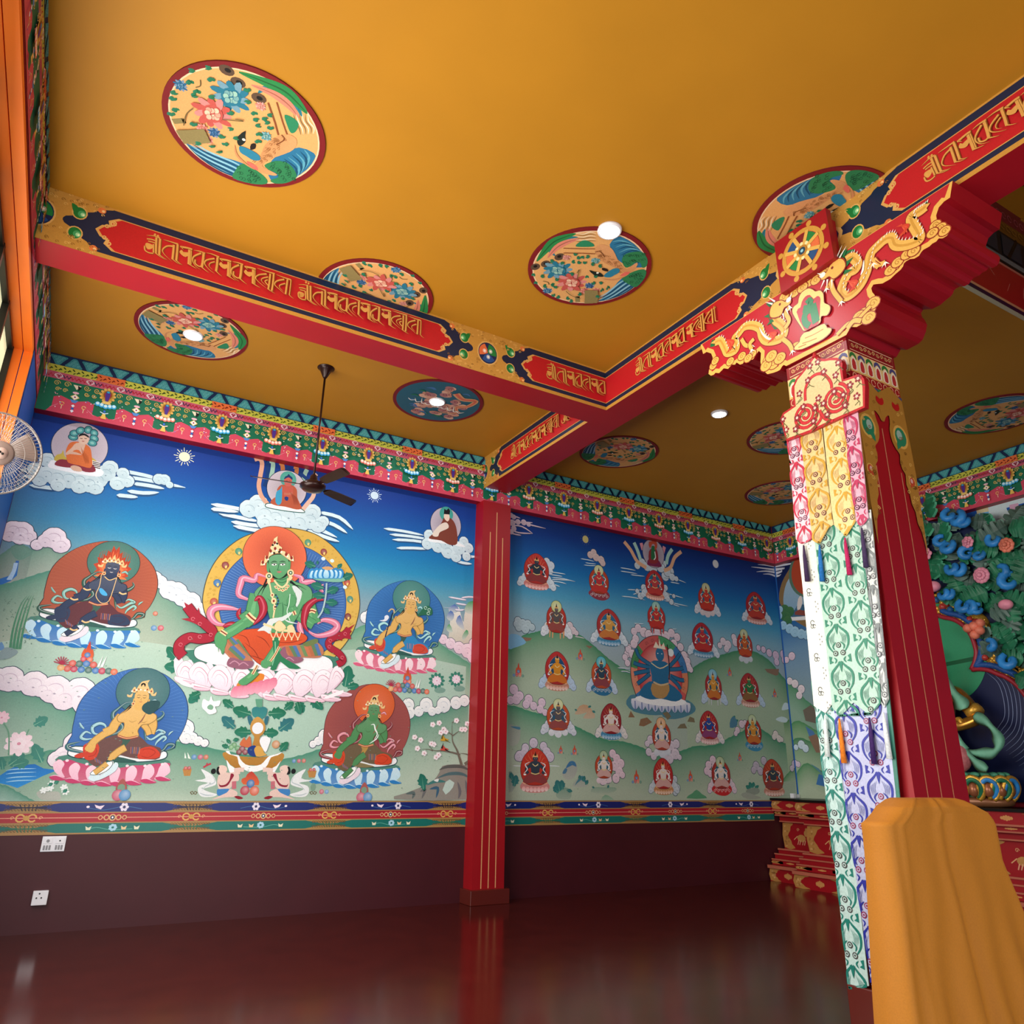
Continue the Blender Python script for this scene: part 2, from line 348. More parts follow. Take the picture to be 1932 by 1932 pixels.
# ------------------------------------------------------------------ painted border above the dado
PN = Pl((0,9.999,0), X_, Z_)
def dado(a, u0, u1):
    h = Z1-Z2; f = lambda k: Z1-k*h
    R = lambda x0, x1, k0, k1, c: a.p([(x0,f(k1)),(x1,f(k1)),(x1,f(k0)),(x0,f(k0))], c)
    R(u0,u1,0,1,'a8814f'); R(u0,u1,.045,.325,'14246e'); R(u0,u1,.36,.64,'a81f2e'); R(u0,u1,.675,.955,'126e66')
    a.st([(u0,f(.5)),(u1,f(.5))], .008, 'dd9a84', 0)
    for k in range(8):
        c = -.114+1.642*k
        if u0+.3 < c < u1-.25:
            for k0, k1, d in ((.045,.325,'1c1430'),(.675,.955,'2f6a4a')):
                m_ = (k0+k1)/2
                for s_ in (-1, 1):
                    e = k0 if s_ < 0 else k1
                    pts = [(c-.3,f(e))]+[(c-.3+.6*j/16, f(e+(m_-e)*.93*min(1, 2.6*min(j, 16-j)/16)*(1 if j % 2 else .86))) for j in range(1, 16)]+[(c+.3,f(e))]
                    a.p(pts, 'a8834e')
                    for j in range(14): a.st(spir(c-.2+.4*j/13, f(e+(m_-e)*.45), .018, 1.1, n=6), .006, '6b4a24', 0)
                a.st([(c-.17,f(m_)),(c+.17,f(m_))], .012, d, 0)
                for j in range(5): a.st([(c-.08+.04*j,f(m_-.09)),(c-.05+.03*j,f(m_+.1))], .009, d, 0)
            for s_ in (-1, 1): a.st(ell(c+s_*.055, f(.5), .038, .036, 10), .016, 'd9a75c', 0); a.st(spir(c+s_*.13, f(.5), .02, 1), .007, 'dfa070', 0)
            a.p(ell(c, f(.5), .03, .026, 8), 'c89448')
        c += .821
        if u0+.28 < c < u1-.25:
            s_ = 1 if k % 2 else -1
            for j in (-2, -1, 0, 1, 2): r = (.024,.03,.036)[2-abs(j)]; a.p(ell(c+.06*j, f(.5), r, r*1.02, 10), 'd8a878'); a.p(ell(c+.06*j, f(.5), r*.62, r*.66, 8), '1f2350' if j == 0 else 'a81f2e'); 
            a.p(ell(c, f(.5), .01, .012, 6), 'ffffff')
            a.st([(c-.28*s_,f(.24)),(c-.1*s_,f(.16)),(c+.1*s_,f(.27)),(c+.26*s_,f(.2))], .006, '3a6aa0')
            for j in range(6): t = j*math.pi/3; a.p(ell(c-.1*s_+.03*math.cos(t), f(.18)+.03*math.sin(t), .018, .018, 6), 'e4dcf0')
            a.p(ell(c-.1*s_, f(.18), .013, .016, 7), '2a2a5a')
            a.p([(c+.13*s_,f(.25)),(c+.1*s_,f(.12)),(c+.15*s_,f(.15)),(c+.2*s_,f(.1)),(c+.18*s_,f(.2))], 'ecd8ea'); a.p(ell(c+.26*s_, f(.17), .017, .013, 7), 'eee0ee')
            a.st([(c-.22*s_,f(.86)),(c,f(.88)),(c+.14*s_,f(.8)),(c+.24*s_,f(.88))], .006, '5fb0a0')
            for j in range(7): t = j*.9; a.p(ell(c-.02*s_+.028*math.cos(t), f(.81)+.024*math.sin(t), .017, .015, 6), 'a8d4ea')
            for x in (-.26, -.13, .22): a.p([(c+x*s_-.03,f(.76)),(c+x*s_,f(.81)),(c+x*s_+.03,f(.76)),(c+x*s_+.02,f(.88)),(c+x*s_-.02,f(.88))], 'e6e2c4' if x != -.13 else 'e4c89a')
a = Art(PN, .05, .0002, .001); dado(a, -.93, 11.2); tag(a.build('trim_7', M['gloss']), kind='structure')

# ------------------------------------------------------------------ ceiling beams with lettered panels
PA = Pl((0,6.653,0), X_, Z_); PB = Pl((5.149,0,0), (0,-1,0), Z_)
q = zm(PA, 260, 420, 3.64); ZU = .00137
def gl(t, w, tip=0): return (q(t), w*ZU, tip)
def fl(t): return (q(t), 0, 0)
RE = lambda: [gl('290,168 345,178 372,188', 13), gl('292,166 314,192', 9, 1), fl('284,205 300,190 312,206 342,208 350,226 326,240 302,228'), gl('352,190 350,245 347,290', 15), gl('366,196 364,245 362,292', 6), gl('347,288 380,308 405,321', 8, 1)]
TU = lambda: [gl('384,190 420,196 462,212', 13, 3), gl('432,214 385,235 374,262 392,300 432,330', 13, 1), gl('392,258 392,285 420,305 440,300', 9), gl('450,214 444,270 436,312', 15), gl('436,310 462,332 487,350', 8, 1)]
GL = [
 [gl('60,88 110,92 152,108', 11, 3), gl('62,112 95,116 122,126', 8), gl('70,128 96,134 120,142', 7), fl('50,152 62,140 92,150 104,160 96,180 66,184'), gl('46,160 48,190 75,208 106,212', 8), gl('127,104 124,160 122,214', 13), gl('152,112 148,170 146,224', 13), gl('106,150 106,208', 9), gl('122,212 155,238 190,257', 7, 1), gl('146,222 175,244 202,259', 7, 1), fl('108,84 118,76 126,86 116,94'), fl('128,92 138,86 146,96 136,102')],
 [gl('174,118 220,132 276,150', 12, 3), gl('240,165 198,164 168,190 182,222 234,270', 13, 1), gl('246,156 242,200 236,255', 13), gl('272,152 268,205 262,264', 13), gl('236,253 265,277 295,292', 7, 1), gl('262,262 285,282 304,294', 7, 1)],
 RE(), TU(),
 [gl('468,212 510,222 556,242', 12, 3), gl('524,252 470,262 456,288 486,326 525,356', 12, 1), gl('526,274 494,284 488,306 512,330', 9, 1), gl('545,244 540,300 534,340', 14), gl('534,338 556,360 577,376', 7, 1)],
 [(p, w_, t) for p, w_, t in RE()], [(p, w_, t) for p, w_, t in TU()], [(p, w_, t) for p, w_, t in RE()],
 [gl('816,322 870,340 936,360', 12, 3), gl('880,362 830,366 804,388 836,426 884,462', 12, 1), gl('890,382 850,392 846,412 880,444', 10, 1), gl('888,402 868,412 890,440', 8), gl('904,360 898,420 890,468', 12), gl('928,362 922,425 914,478', 12), gl('890,466 915,484 938,496', 7, 1)],
 [gl('944,366 990,384 1046,402', 12, 3), gl('1000,400 950,410 934,436 970,470 1002,500', 12, 1), gl('1006,428 972,438 968,456 996,482', 10, 1), gl('1022,400 1014,460 1008,502', 12), gl('1046,402 1040,460 1034,508', 7), gl('1034,506 1050,522 1066,532', 6, 1)]]
base = PA.px(275, 450)[0]
def shiftg(g, x, y, x2, y2):
    p0 = PA.px(260+x/3.64, 420+y/3.64); p1 = PA.px(260+x2/3.64, 420+y2/3.64); d = (p1[0]-p0[0], 0)
    return [([(u+d[0], v+d[1]) for u, v in p], w_, t) for p, w_, t in g]
GL[5] = shiftg(GL[5], 290, 165, 562, 240); GL[6] = shiftg(GL[6], 385, 190, 648, 265); GL[7] = shiftg(GL[7], 290, 165, 732, 290)
def script(a, u0, umax=99, vs=0):
    for g in GL:
        for pts, w_, tp in g:
            pp = [(p[0]-base+u0, p[1]+vs) for p in pts]
            if max(x for x, _ in pp) > umax: continue
            if w_: a.st([(x+.006, y-.004) for x, y in pp], w_*1.25, '7d4a1a', 3, tp); a.st(pp, w_, 'd49a4e', 3, tp)
            else: a.p(pp, 'd49a4e', 2)
def beamface(a, u0, u1, orn, panels, texts):
    h = H-ZB; f = lambda k: H-k*h
    R = lambda x0, x1, k0, k1, c: a.p([(x0,f(k1)),(x1,f(k1)),(x1,f(k0)),(x0,f(k0))], c)
    R(u0,u1,0,1,'c08a3a'); R(u0,u1,.035,.92,'15213e')
    for ua, ub in panels:
        end = [(0,.5),(.045,.385),(.1,.36),(.085,.27),(.16,.17)]
        def shape(g):
            L = [(ua+x+g, .5+(k-.5)*(1-g*1.6)) for x, k in end]; Rr = [(ub-x-g, .5+(k-.5)*(1-g*1.6)) for x, k in end]
            top = L+Rr[::-1]; bot = [(x, 1-k) for x, k in Rr[1:]]+[(x, 1-k) for x, k in L[:0:-1]]
            return [(max(u0, min(u1, x)), f(k)) for x, k in top+bot]
        a.p(shape(0), 'd09a52'); a.p(shape(.028), 'b81a22')
        for e, s_ in ((ua, 1), (ub, -1)):
            if u0+.05 < e < u1-.05:
                for k in (.3, .7): a.st(spir(e+s_*.125, f(k), .03, 1.5, s_*(1 if k > .5 else -1), math.pi/2, n=10), .013, 'd9a860', 0); a.st(spir(e+s_*.085, f(.5+(k-.5)*.55), .024, 1.4, s_*(1 if k < .5 else -1), n=10), .011, 'd9a860', 0)
    for c in orn:
        c, sc_ = c if isinstance(c, tuple) else (c, 1)
        for s_ in (-1, 1):
            prof = [(.0,.0)]+[(.56-.39*t+(.018 if j % 2 else 0), .02+.46*t**1.15) for j, t in enumerate([i/11 for i in range(12)])]
            pts = [(c, f(0))]+[(c+s_*x*sc_, f(k)) for x, k in prof[1:]]+[(c+s_*x*sc_, f(1-k)) for x, k in prof[:0:-1]]+[(c, f(1))]
            a.p([(max(u0, min(u1, x)), y) for x, y in pts], 'bf8a3c')
            for k in (.3, .7):
                x = c+s_*.3*sc_
                if u0+.05 < x < u1-.05:
                    a.p(ell(x, f(k), .062, .07, 14), 'd3a35a'); a.p(ell(x, f(k), .05, .058, 14), '0f7030'); a.p([(x-s_*.02,f(k)+.05),(x-s_*.075,f(k)+.075*(1 if k < .5 else -1)),(x-s_*.045,f(k)-.01)], '0f7030', 3)
                    a.p(ell(x+s_*.018, f(k)-.006, .032, .036, 12), '3f9a5c'); a.p(ell(x+s_*.026, f(k)-.01, .019, .021, 10), '9ad49a'); a.p(ell(x+s_*.031, f(k)-.012, .009, .01, 8), 'e8f0b8')
                x = c+s_*.46*sc_; kk = .12 if k < .5 else .88
                if u0+.05 < x < u1-.05: a.p(ell(x, f(kk), .034, .032, 10), 'd8723a'); a.p(ell(x+s_*.012, f(kk)-.004, .014, .014, 8), 'f2c080')
                for j in range(26):
                    x = c+s_*random.uniform(.02,.5)*sc_; kk = random.uniform(.02,.4)*(1-abs(x-c)/sc_)
                    if u0+.03 < x < u1-.03: a.st(spir(x, f(kk if k < .5 else 1-kk), random.uniform(.012,.02), 1, n=6), .005, random.choice(('8a5a20','e0b060')), 0)
        if u0-.05 < c < u1+.2:
            cc = lambda pts: [(max(u0, min(u1, x)), y) for x, y in pts]
            X3 = (1+(sc_-1)*2.6); a.p(cc(ell(c, f(.5), .135*X3, .15, 22)), 'd6a860'); a.p(cc(ell(c, f(.5), .12*X3, .135, 22)), '12244c')
            for j, col in enumerate(('1a7a3a', 'd86a3c', '1f4a86')):
                t0 = math.pi/2+j*2.094
                pts = [(c+.112*X3*math.cos(t0-.1-t*.2), f(.5)+.118*math.sin(t0-.1-t*.2)) for t in range(9)]+[(c+.05*X3*math.cos(t0-1.9), f(.5)+.05*math.sin(t0-1.9)), (c, f(.5)), (c+.05*X3*math.cos(t0), f(.5)+.055*math.sin(t0))]
                a.p(cc(pts), col); x, y = c+.045*X3*math.cos(t0-.9), f(.5)+.05*math.sin(t0-.9)
                if u0 < x < u1: a.p(ell(x, y, .025, .028, 8), mixc(col, 'ffffff', .4)); a.p(ell(x, y, .012, .012, 7), 'f6ead0')
    for t in texts: script(a, t, u1-.01)
ba = slab('beam', M['red'], [((-.93,6.653,ZB),(5.149,7.042,H))]); bb = slab('beam', M['red'], [((5.149,-4,ZB),(5.568,9.85,H))])
tag(ba, 'red lettered ceiling beam running from the window wall to the longer beam', 'beam'); tag(bb, 'red lettered ceiling beam running over the pillar to the mural wall', 'beam')
a = Art(PA, .05, .0003, .001); beamface(a, -.925, 5.147, [-.95, 3.472], [(-.509, 3.033), (3.916, 9)], [-.107, 1.296, 4.27]); a.build('painted_face', M['gloss'], ba)
a = Art(PB, .05, .0003, .001); beamface(a, -6.652, -.5, [(-3.6, 1.67)], [(-9.43, -4.33), (-2.864, 3)], [-6.12+.05, -2.49, -1.1]); a.build('painted_face', M['gloss'], bb)
a = Art(PB, .05, .0003, .001); beamface(a, -9.845, -7.043, [-9.85], [(-9.43, -4.119)], [-9.0, -7.6]); a.build('painted_face', M['gloss'], bb)
# ------------------------------------------------------------------ pilaster between the murals
pi_ = slab('pilaster', M['red'], [((5.10,9.75,.18),(5.59,10,ZF))]); tag(pi_, 'flat red pilaster with three gold lines between the two murals', 'pilaster')
m = MB().box((5.05,9.68,0),(5.64,10,.18),.006); m.obj('base', M['marble'], pi_)
a = Art(Pl((0,9.75,0), X_, Z_), .05, .0003, .001)
for u, z in ((5.235,5.16),(5.345,5.5),(5.455,5.1)): a.st([(u,.19),(u,z)], .014, 'd9a070', 0)
a.build('gold_lines', M['paint'], pi_)

# ------------------------------------------------------------------ the big window
wi = MB()
for x0, x1, d in ((-1.012,-.93,0),(-1.105,-1.022,.012)):
    wi.box((x0,8.52+d,1.35),(x1,8.57,5.78)); wi.box((x0,1.9,5.72+d),(x1,8.57,5.79)); wi.box((x0,1.88,1.33),(x1,1.94-d,5.78)); wi.box((x0,1.9,1.33),(x1,8.57,1.39-d))
wf = tag(wi.obj('window_1', M['orange']), kind='structure')
wi = MB(); wp = MB()
for i in range(8):
    y = 1.95+i*.94
    wi.box((-1.2,y-.035,1.38),(-1.1,y+.035,5.74))
    if i < 7:
        for z0, z1 in ((1.42,3.0),(3.06,4.35),(4.41,5.7)): wp.box((-1.17,y+.05,z0),(-1.155,y+.89,z1))
for z in (1.4,3.03,4.38,5.72): wi.box((-1.195,1.9,z-.03),(-1.105,8.56,z+.03))
wi.obj('sash', M['sash'], wf); wp.obj('pane', M['pane'], wf)
dr = MB()
for i in range(4): dr.box((.15+1.56*i,-4.14,0),(.15+1.56*i+.1,-4.02,4.4)); 
dr.box((.1,-4.14,4.3),(6.4,-4.02,4.4)); dr.box((.1,-4.14,2.3),(6.4,-4.02,2.4))
d_ = tag(dr.obj('door_1', M['orange']), kind='structure')
dp = MB().box((.12,-4.1,0),(6.4,-4.08,4.38)); dp.obj('glass', M['pane'], d_)
# blue west wall beside the window, with painted cloud
a = Art(Pl((-.928,0,0), Y_, Z_), .1)
a.grid([8.6,9.2,9.98], [1.3,2.5,3.4,4.2,5,5.75], lambda u, v: mixc('5aa0d0', '1a54a8', min(1, max(0, (v-2)/2.6))))
for cy, cz, r in ((8.75,3.6,.18),(8.9,3.45,.22),(8.7,3.3,.2),(9.05,3.2,.16)): a.p(ell(cy, cz, r), 'e4e4ee')
a.st([(9.97,1.3),(9.97,5.6)], .05, '5a1450', 0)
a.cl = None; w_m = tag(a.build('mural_painting', M['paint']), 'narrow blue sky mural strip on the wall beside the orange window frame', 'mural')
# ================================================================== murals
PM = Pl((0,9.997,0), X_, Z_)
def stops(pl, x, L):
    T = [(pl.px(x, y)[1], lin(c)) for y, c in L]
    def fn(u, v):
        if v >= T[0][0]: return T[0][1]
        for (a, ca), (b, cb) in zip(T, T[1:]):
            if v >= b: return mixc(ca, cb, (a-v)/(a-b))
        return T[-1][1]
    return fn
def frange(a, b, n): return [a+(b-a)*i/n for i in range(n+1)]
def hill(a, edge, c0, c1, depth, vmin=Z1+.003, fuzz=.012, umin=-.93, umax=5.12, mid=None):
    e = smooth(edge, 6, False); V = []; C = []
    e = [p for p in e if umin <= p[0] <= umax] or e
    ks = [0, .12, .3, .6, 1]
    for i, (u, v) in enumerate(e):
        v += fuzz*(abs(math.sin(i*1.9))-.5)
        for k in ks: V.append((u, max(vmin, v-depth*k))); C.append(mixc(c0, c1, k**.7))
        V.append((u, vmin)); C.append(lin(c1))
    n = len(ks)+1
    F = [[i*n+k, i*n+k+1, (i+1)*n+k+1, (i+1)*n+k] for i in range(len(e)-1) for k in range(n-1)]
    a.mesh(V, F, C)
def cloud(a, q, L, c='f0eef4', oc='3a4a5e', edge=1.6, sh='b8c4d4', c2=None):
    """L: x,y,r puffs in traced points"""
    L = S(L) if isinstance(L, str) else L
    P = [(q([(x, y)])[0], r*q.mpp) for x, y, r in L]; e = edge*q.mpp*q.k*.6
    def puff(c_, r): return [(c_[0]+r*(1+.045*abs(math.cos(4.5*t)))*math.cos(t), c_[1]+r*(1+.045*abs(math.cos(4.5*t)))*math.sin(t)) for t in [i*math.pi/20 for i in range(40)]]
    if oc: 
        for p, r in P: a.p(puff(p, r+e), oc)
    for p, r in P: a.p(puff(p, r), c, 0, c2 or mixc(c, sh, .45))
    for p, r in P: 
        a.st([(p[0]+r*.6*math.cos(t), p[1]+r*.55*math.sin(t)-r*.1) for t in (2.6, 2.0, 1.3, .6, -.2)], r*.07, sh, 3, 2)
        a.p([(p[0]-r*.12, p[1]-r*.3),(p[0], p[1]-r*.24),(p[0]+r*.14, p[1]-r*.32),(p[0], p[1]-r*.38)], mixc(sh, '56687e', .4))
def Q(pl, x0, y0, k):
    q = zm(pl, x0, y0, k); p0 = pl.px(x0, y0+60); p1 = pl.px(x0, y0+61); q.mpp = abs(p0[1]-p1[1])/k; q.k = k; return q
def streaks(a, q, t, w, c='dfeef4', oc='23507e'):
    for L in t.split('|'):
        pts = q(L); W = w*q.mpp
        L_ = smooth(pts, 3, False); a.st([(x, y-W*.3) for x, y in L_], W*1.05, oc, 0, 4) if oc else None
        a.st(L_, W*.78, c, 0, 4)
def leafp(a, q, L, c='1f6e54', vein='7fb59a'):
    for t in L.split('|'):
        (x0, y0), (x1, y1) = S(t); dx, dy = x1-x0, y1-y0; n = (-dy, dx)
        prof = [(0,.0),(.12,.2),(.2,.14),(.35,.4),(.42,.3),(.6,.42),(.66,.3),(.85,.22),(1,0)]
        pts = [(x0+dx*s+n[0]*h*.85, y0+dy*s+n[1]*h*.85) for s, h in prof]+[(x0+dx*s-n[0]*h*.85, y0+dy*s-n[1]*h*.85) for s, h in prof[-2:0:-1]]
        a.p(q(pts), c, 2, mixc(c, '3c8f86', .35)); a.st(q([(x0, y0), (x0+dx*.8, y0+dy*.8)]), .02*math.hypot(dx, dy)*q.mpp*2, vein, 0, 1)
def balls(a, q, L):
    for t in L.split():
        x, y, r, c = t.split(','); p = q([(float(x), float(y))])[0]; r = float(r)*q.mpp
        a.rad(ell(p[0], p[1], r, r, 14), mixc(c, 'ffffff', .3), mixc(c, '303040', .12), (p[0]+r*.2, p[1]+r*.3))
def flamejewel(a, x, v, s, c1='2f6fae', c2='c8283c', c3='d8603c'):
    a.p([(x-.16*s,v+.12*s),(x-.2*s,v+.3*s),(x-.12*s,v+.5*s),(x-.09*s,v+.42*s),(x,v+.78*s),(x+.09*s,v+.42*s),(x+.12*s,v+.5*s),(x+.2*s,v+.3*s),(x+.16*s,v+.12*s)], 'b8302c', 2, 'd8683c')
    for dx, dy, c in ((0,.24,c1),(-.11,.08,c2),(.11,.08,c3)): a.rad(ell(x+dx*s, v+dy*s, .105*s, .105*s, 12), mixc(c, 'ffffff', .3), c)

def deity(a, top, bot, skin='d9ac62', aura='2c5fa8', ray_='5f8fcc', halo='47757a', lot=('c2406e','eebbd2'), skirt='6a4a48', knee='c8402e', scarf=('3d6f74','8fc0cc'), flame=False, line='1b3a5e', foot='d4e8f2', gold='e3bd84', black=False, sash='3a5a50'):
    t, b = a.pl.px(*top), a.pl.px(*bot); s = (t[1]-b[1])/1765; cu = b[0]
    f = lambda pts: [(cu+(x-1012)*s, b[1]+(1840-y)*s) for x, y in (S(pts) if isinstance(pts, str) else pts)]
    au = smooth(f('220,930 240,700 330,500 520,290 760,150 1012,85 1300,130 1500,240 1690,420 1790,640 1805,850 1760,1050 1690,1190 1560,1330 300,1330 230,1150'), 3)
    a.p([(cu+(x-cu)*1.012, y+.004) for x, y in au], line); a.rad(au, mixc(aura, '101a3a', .25), mixc(aura, ray_, .25), f('1012,900')[0])
    for i in range(46):
        th = -.35+i/45*(math.pi+.7); c, sn = math.cos(th), math.sin(th)
        a.st(f([(1012+700*c*(.62), 800-690*sn*.62), (1012+740*c*.82+14*sn, 800-690*sn*.82), (1012+765*c, 800-680*sn)]), 5*s, ray_, 3, 3)
    ha = ell(*f('1095,435')[0], 385*s, 358*s, 36); a.ol(ha, 16*s, line); a.rad(ha, mixc(halo, 'ffffff', .05), mixc(halo, '102028', .12))
    if flame:
        for i in range(3):
            pts = []
            for j in range(25):
                th = -.25+(math.pi+.5)*j/24; r = (430-85*i)*(1 if j % 2 else .8)*(1+.1*math.sin(5*th)); pts.append((1090+r*.62*math.cos(th), 600-r*.98*math.sin(th)))
            a.p(f(pts+[(850,700),(1330,700)]), ('b8442a','d8603a','e07a48')[i], 2)
        for i in range(14): a.st(f([(880+32*i, 480-60*math.sin(i/13*3.14)),(870+35*i, 330-70*math.sin(i/13*3.14)),(905+30*i,260-60*math.sin(i/13*3.14))]), 14*s, 'a8381f', 3, 1)
    # throne lotus
    a.p(f('70,1500 250,1420 800,1400 1500,1440 1680,1530 1500,1620 900,1650 300,1620'), '4f8478', 2)
    lo, li = lot
    a.p(f('100,1495 160,1520 260,1495 360,1530 480,1560 600,1590 760,1610 900,1610 1040,1585 1160,1560 1300,1555 1440,1530 1560,1520 1665,1520 1640,1620 1580,1720 1400,1790 1150,1820 900,1835 650,1820 350,1780 150,1700'), lo, 2, mixc(lo, 'ffffff', .12))
    for x, y, d in ((135,1630,-80),(350,1670,-40),(580,1700,-20),(900,1700,10),(1130,1695,40),(1370,1670,70),(1590,1640,110)):
        a.p(f([(x-75,y-60),(x-30,y-120),(x+15,y-128),(x+70,y-70),(x+65+d*.2,y+20),(x+50-d*.7,y+110),(x-10-d,y+120),(x-60-d*.3,y+40)]), mixc(li, 'ffffff', .2), 3, li)
    for i in range(8):
        x = 100+205*i; y = 1745+95*math.sin(math.pi*(i+.4)/7.6)
        a.p(f([(x-60,y-20),(x+20,y-42),(x+150,y-6),(x+170,y+22),(x+60,y+34),(x-20,y+20)]), lo, 2); a.st(f([(x-50,y-24),(x+30,y-40),(x+165,y+12)]), 13*s, li, 3, 2)
    for x, y in ((230,1510),(500,1555),(1055,1570),(1305,1565),(1550,1535)): a.p(ell(*f([(x,y)])[0], 24*s, 20*s, 8), mixc(li, 'ffffff', .4))
    mo = f('225,1390 300,1310 900,1330 1500,1330 1590,1415 1480,1470 1150,1505 800,1490 420,1470 260,1440'); mo = smooth(mo, 3)
    a.ol(mo, 30*s, '1e4a50'); a.p(mo, 'eef0f4')
    # looping scarf
    d0, d1 = scarf
    for L, w_, k in (('970,625 870,640 770,740 725,800 745,880 830,930 890,1010 830,1090 700,1130 600,1110',52,0),('640,1120 520,1110 480,1020 560,960 640,980 670,1040',46,1),('520,1180 420,1200 350,1170 400,1090 480,1120',40,1),('350,1240 240,1270 190,1300 230,1350 420,1390 560,1420',44,0),('370,1050 330,1010 290,960',26,1),
                 ('1230,600 1290,570 1330,610',34,1),('1420,730 1450,780 1400,850 1280,920 1225,980 1230,1100 1250,1190',50,0),('1250,1130 1330,1170 1450,1080 1510,1060 1420,1020 1370,1060',42,1),('1400,1260 1420,1200 1500,1120 1540,1150 1500,1200',40,1),('1560,1330 1650,1290 1670,1240 1580,1240 1520,1330 1380,1400',42,0),('1570,1100 1590,1060 1630,1030',26,1)):
        a.st(f(L), w_*s*1.3, line if not black else '20382e', 4, 2); a.st(f(L), w_*s, (d0, d1)[k], 4, 2); a.st(f([(x+6, y-6) for x, y in S(L)]), w_*s*.28, mixc((d0, d1)[k], 'ffffff', .3), 4, 2)
    # lower body
    a.p(f('850,1110 1130,1110 1290,1240 1480,1290 1500,1400 1440,1470 1080,1450 820,1400 740,1540 600,1580 470,1470 420,1370 430,1270 560,1220 700,1170'), skirt, 2)
    a.p(f('405,1330 430,1265 550,1225 625,1310 610,1450 530,1500 450,1470'), knee, 2); a.p(f('310,1440 400,1390 450,1420 430,1465 350,1470'), knee, 2)
    a.p(f('1205,1310 1330,1275 1430,1310 1500,1400 1430,1455 1200,1465 1175,1390'), knee, 2)
    a.st(f('1230,1330 1330,1310 1420,1360 1330,1440 1230,1420'), 10*s, mixc(knee, '501010', .4), 3)
    a.st(f('450,1330 520,1300 590,1340 580,1420 500,1450'), 10*s, mixc(knee, '501010', .4), 3)
    for i in range(6): a.st(f([(1060+25*i,1290),(1070+24*i,1390)]), 9*s, ('b06a70','5a6a9a','c08a70')[i % 3], 0); a.st(f([(580+22*i,1450+14*i),(610+20*i,1520+8*i)]), 9*s, ('a86a60','6a6a9a')[i % 2], 0)
    a.p(f('900,1150 1040,1150 1000,1250 960,1300 900,1380 850,1420 900,1300 930,1220'), sash, 2)
    a.p(f('760,1470 900,1440 1060,1470 1180,1500 1000,1520 840,1510'), mixc(sash, '1e5a5a', .5), 2)
    dk = mixc(skin, '3a2010' if not black else '0c1020', .55)
    arm = lambda L, w_: (a.st(f(L), w_*s+22*s, dk, 5), a.st(f(L), w_*s, skin, 5))
    arm('985,1300 900,1360 815,1450', 92); a.p(f('790,1420 860,1430 830,1490 770,1490'), skin, 2)
    a.p(f('560,1680 700,1560 820,1500 860,1540 800,1650 680,1710 590,1715'), 'f4f6f8', 2); a.p(f('550,1760 590,1705 700,1710 800,1640 880,1520 930,1560 900,1650 780,1740 640,1800'), foot, 2); a.ol(smooth(f('565,1690 700,1560 820,1505 845,1560 780,1650 660,1705'), 3), 9*s, '27505a')
    arm('770,1540 690,1620 620,1680', 66)
    # body and arms
    arm('850,830 780,960 750,1040 650,1100', 118); arm('660,1110 560,1200 500,1290', 92); a.p(f('450,1290 500,1240 570,1270 560,1360 520,1390 470,1370 430,1340'), skin, 2)
    for x in (460, 490, 520, 548): a.st(f([(x,1330),(x-6,1385)]), 18*s, skin, 0, 1)
    arm('1290,850 1320,960 1300,1080', 112); arm('1290,1100 1250,1020 1180,950', 70)
    to = smooth(f('950,700 880,760 800,850 830,920 905,930 915,1020 860,1090 860,1130 980,1155 1110,1140 1135,1110 1110,1040 1160,950 1260,930 1345,860 1330,790 1230,760 1190,700 1150,660 1010,660'), 3)
    a.ol(to, 22*s, dk); a.p(to, mixc(skin, 'ffffff', .05), 0, skin)
    a.p(f('1020,560 1160,560 1170,700 1090,740 1000,700'), skin, 2)
    a.st(f('960,890 1010,920 1080,890'), 7*s, dk, 3, 2); a.st(f('1110,900 1180,920 1230,890'), 7*s, dk, 3, 2); a.p(ell(*f('1050,1080')[0], 9*s, 9*s, 6), dk)
    a.st(f('850,1130 980,1165 1130,1130'), 34*s, 'a8483c', 3); a.st(f('850,1130 980,1165 1130,1130'), 10*s, gold, 3)
    if not black: a.st(f('1190,770 1150,880 1100,950'), 20*s, '8a5a48', 3, 2)
    for L in ('960,690 920,740 870,790','1190,670 1240,730 1270,790','950,660 905,720 850,800'): a.st(f(L), 22*s, '15161c', 3, 1)
    he = smooth(f('985,540 990,480 1030,440 1090,430 1150,440 1185,480 1195,540 1180,600 1140,645 1090,660 1040,645 1000,600'), 3)
    a.p([(x, y+.012) for x, y in he], '15161c'); a.p(he, mixc(skin, 'ffffff', .06), 0, skin)
    for x in (1045, 1130): a.st(f([(x-32,512),(x,500),(x+32,512)]), 6*s, '2a2420', 3, 2); a.st(f([(x-28,536),(x,544),(x+26,534)]), 9*s, 'e8e4dc' if black or flame else '4a3a30', 3, 2)
    a.st(f('1088,545 1082,580 1096,582'), 5*s, dk, 0); a.st(f('1060,602 1085,608 1112,602'), 9*s, 'e0d8d8' if black else 'b0584a', 3, 2)
    for x in (985, 1205): a.st(f([(x,560),(x-4,610)]), 20*s, skin, 0); a.p(ell(*f([(x,640)])[0], 28*s, 30*s, 10), gold); a.p(ell(*f([(x,640)])[0], 13*s, 14*s, 8), '9a3a30')
    if black:
        a.st(f('1000,690 1080,740 1170,690'), 14*s, gold, 4); a.st(f('950,660 955,850 930,1000 980,1090 1050,1130 1130,1080 1160,900 1180,680'), 11*s, gold, 5)
        for x, y in ((790,930),(1310,930),(640,1110),(860,1450),(720,1590)): a.st(f([(x-55,y-10),(x,y+14),(x+55,y-6)]), 24*s, gold, 3)
        a.p(f('960,900 1000,890 1080,960 1090,1000 1030,1000 980,960'), '4aa8dc', 2)
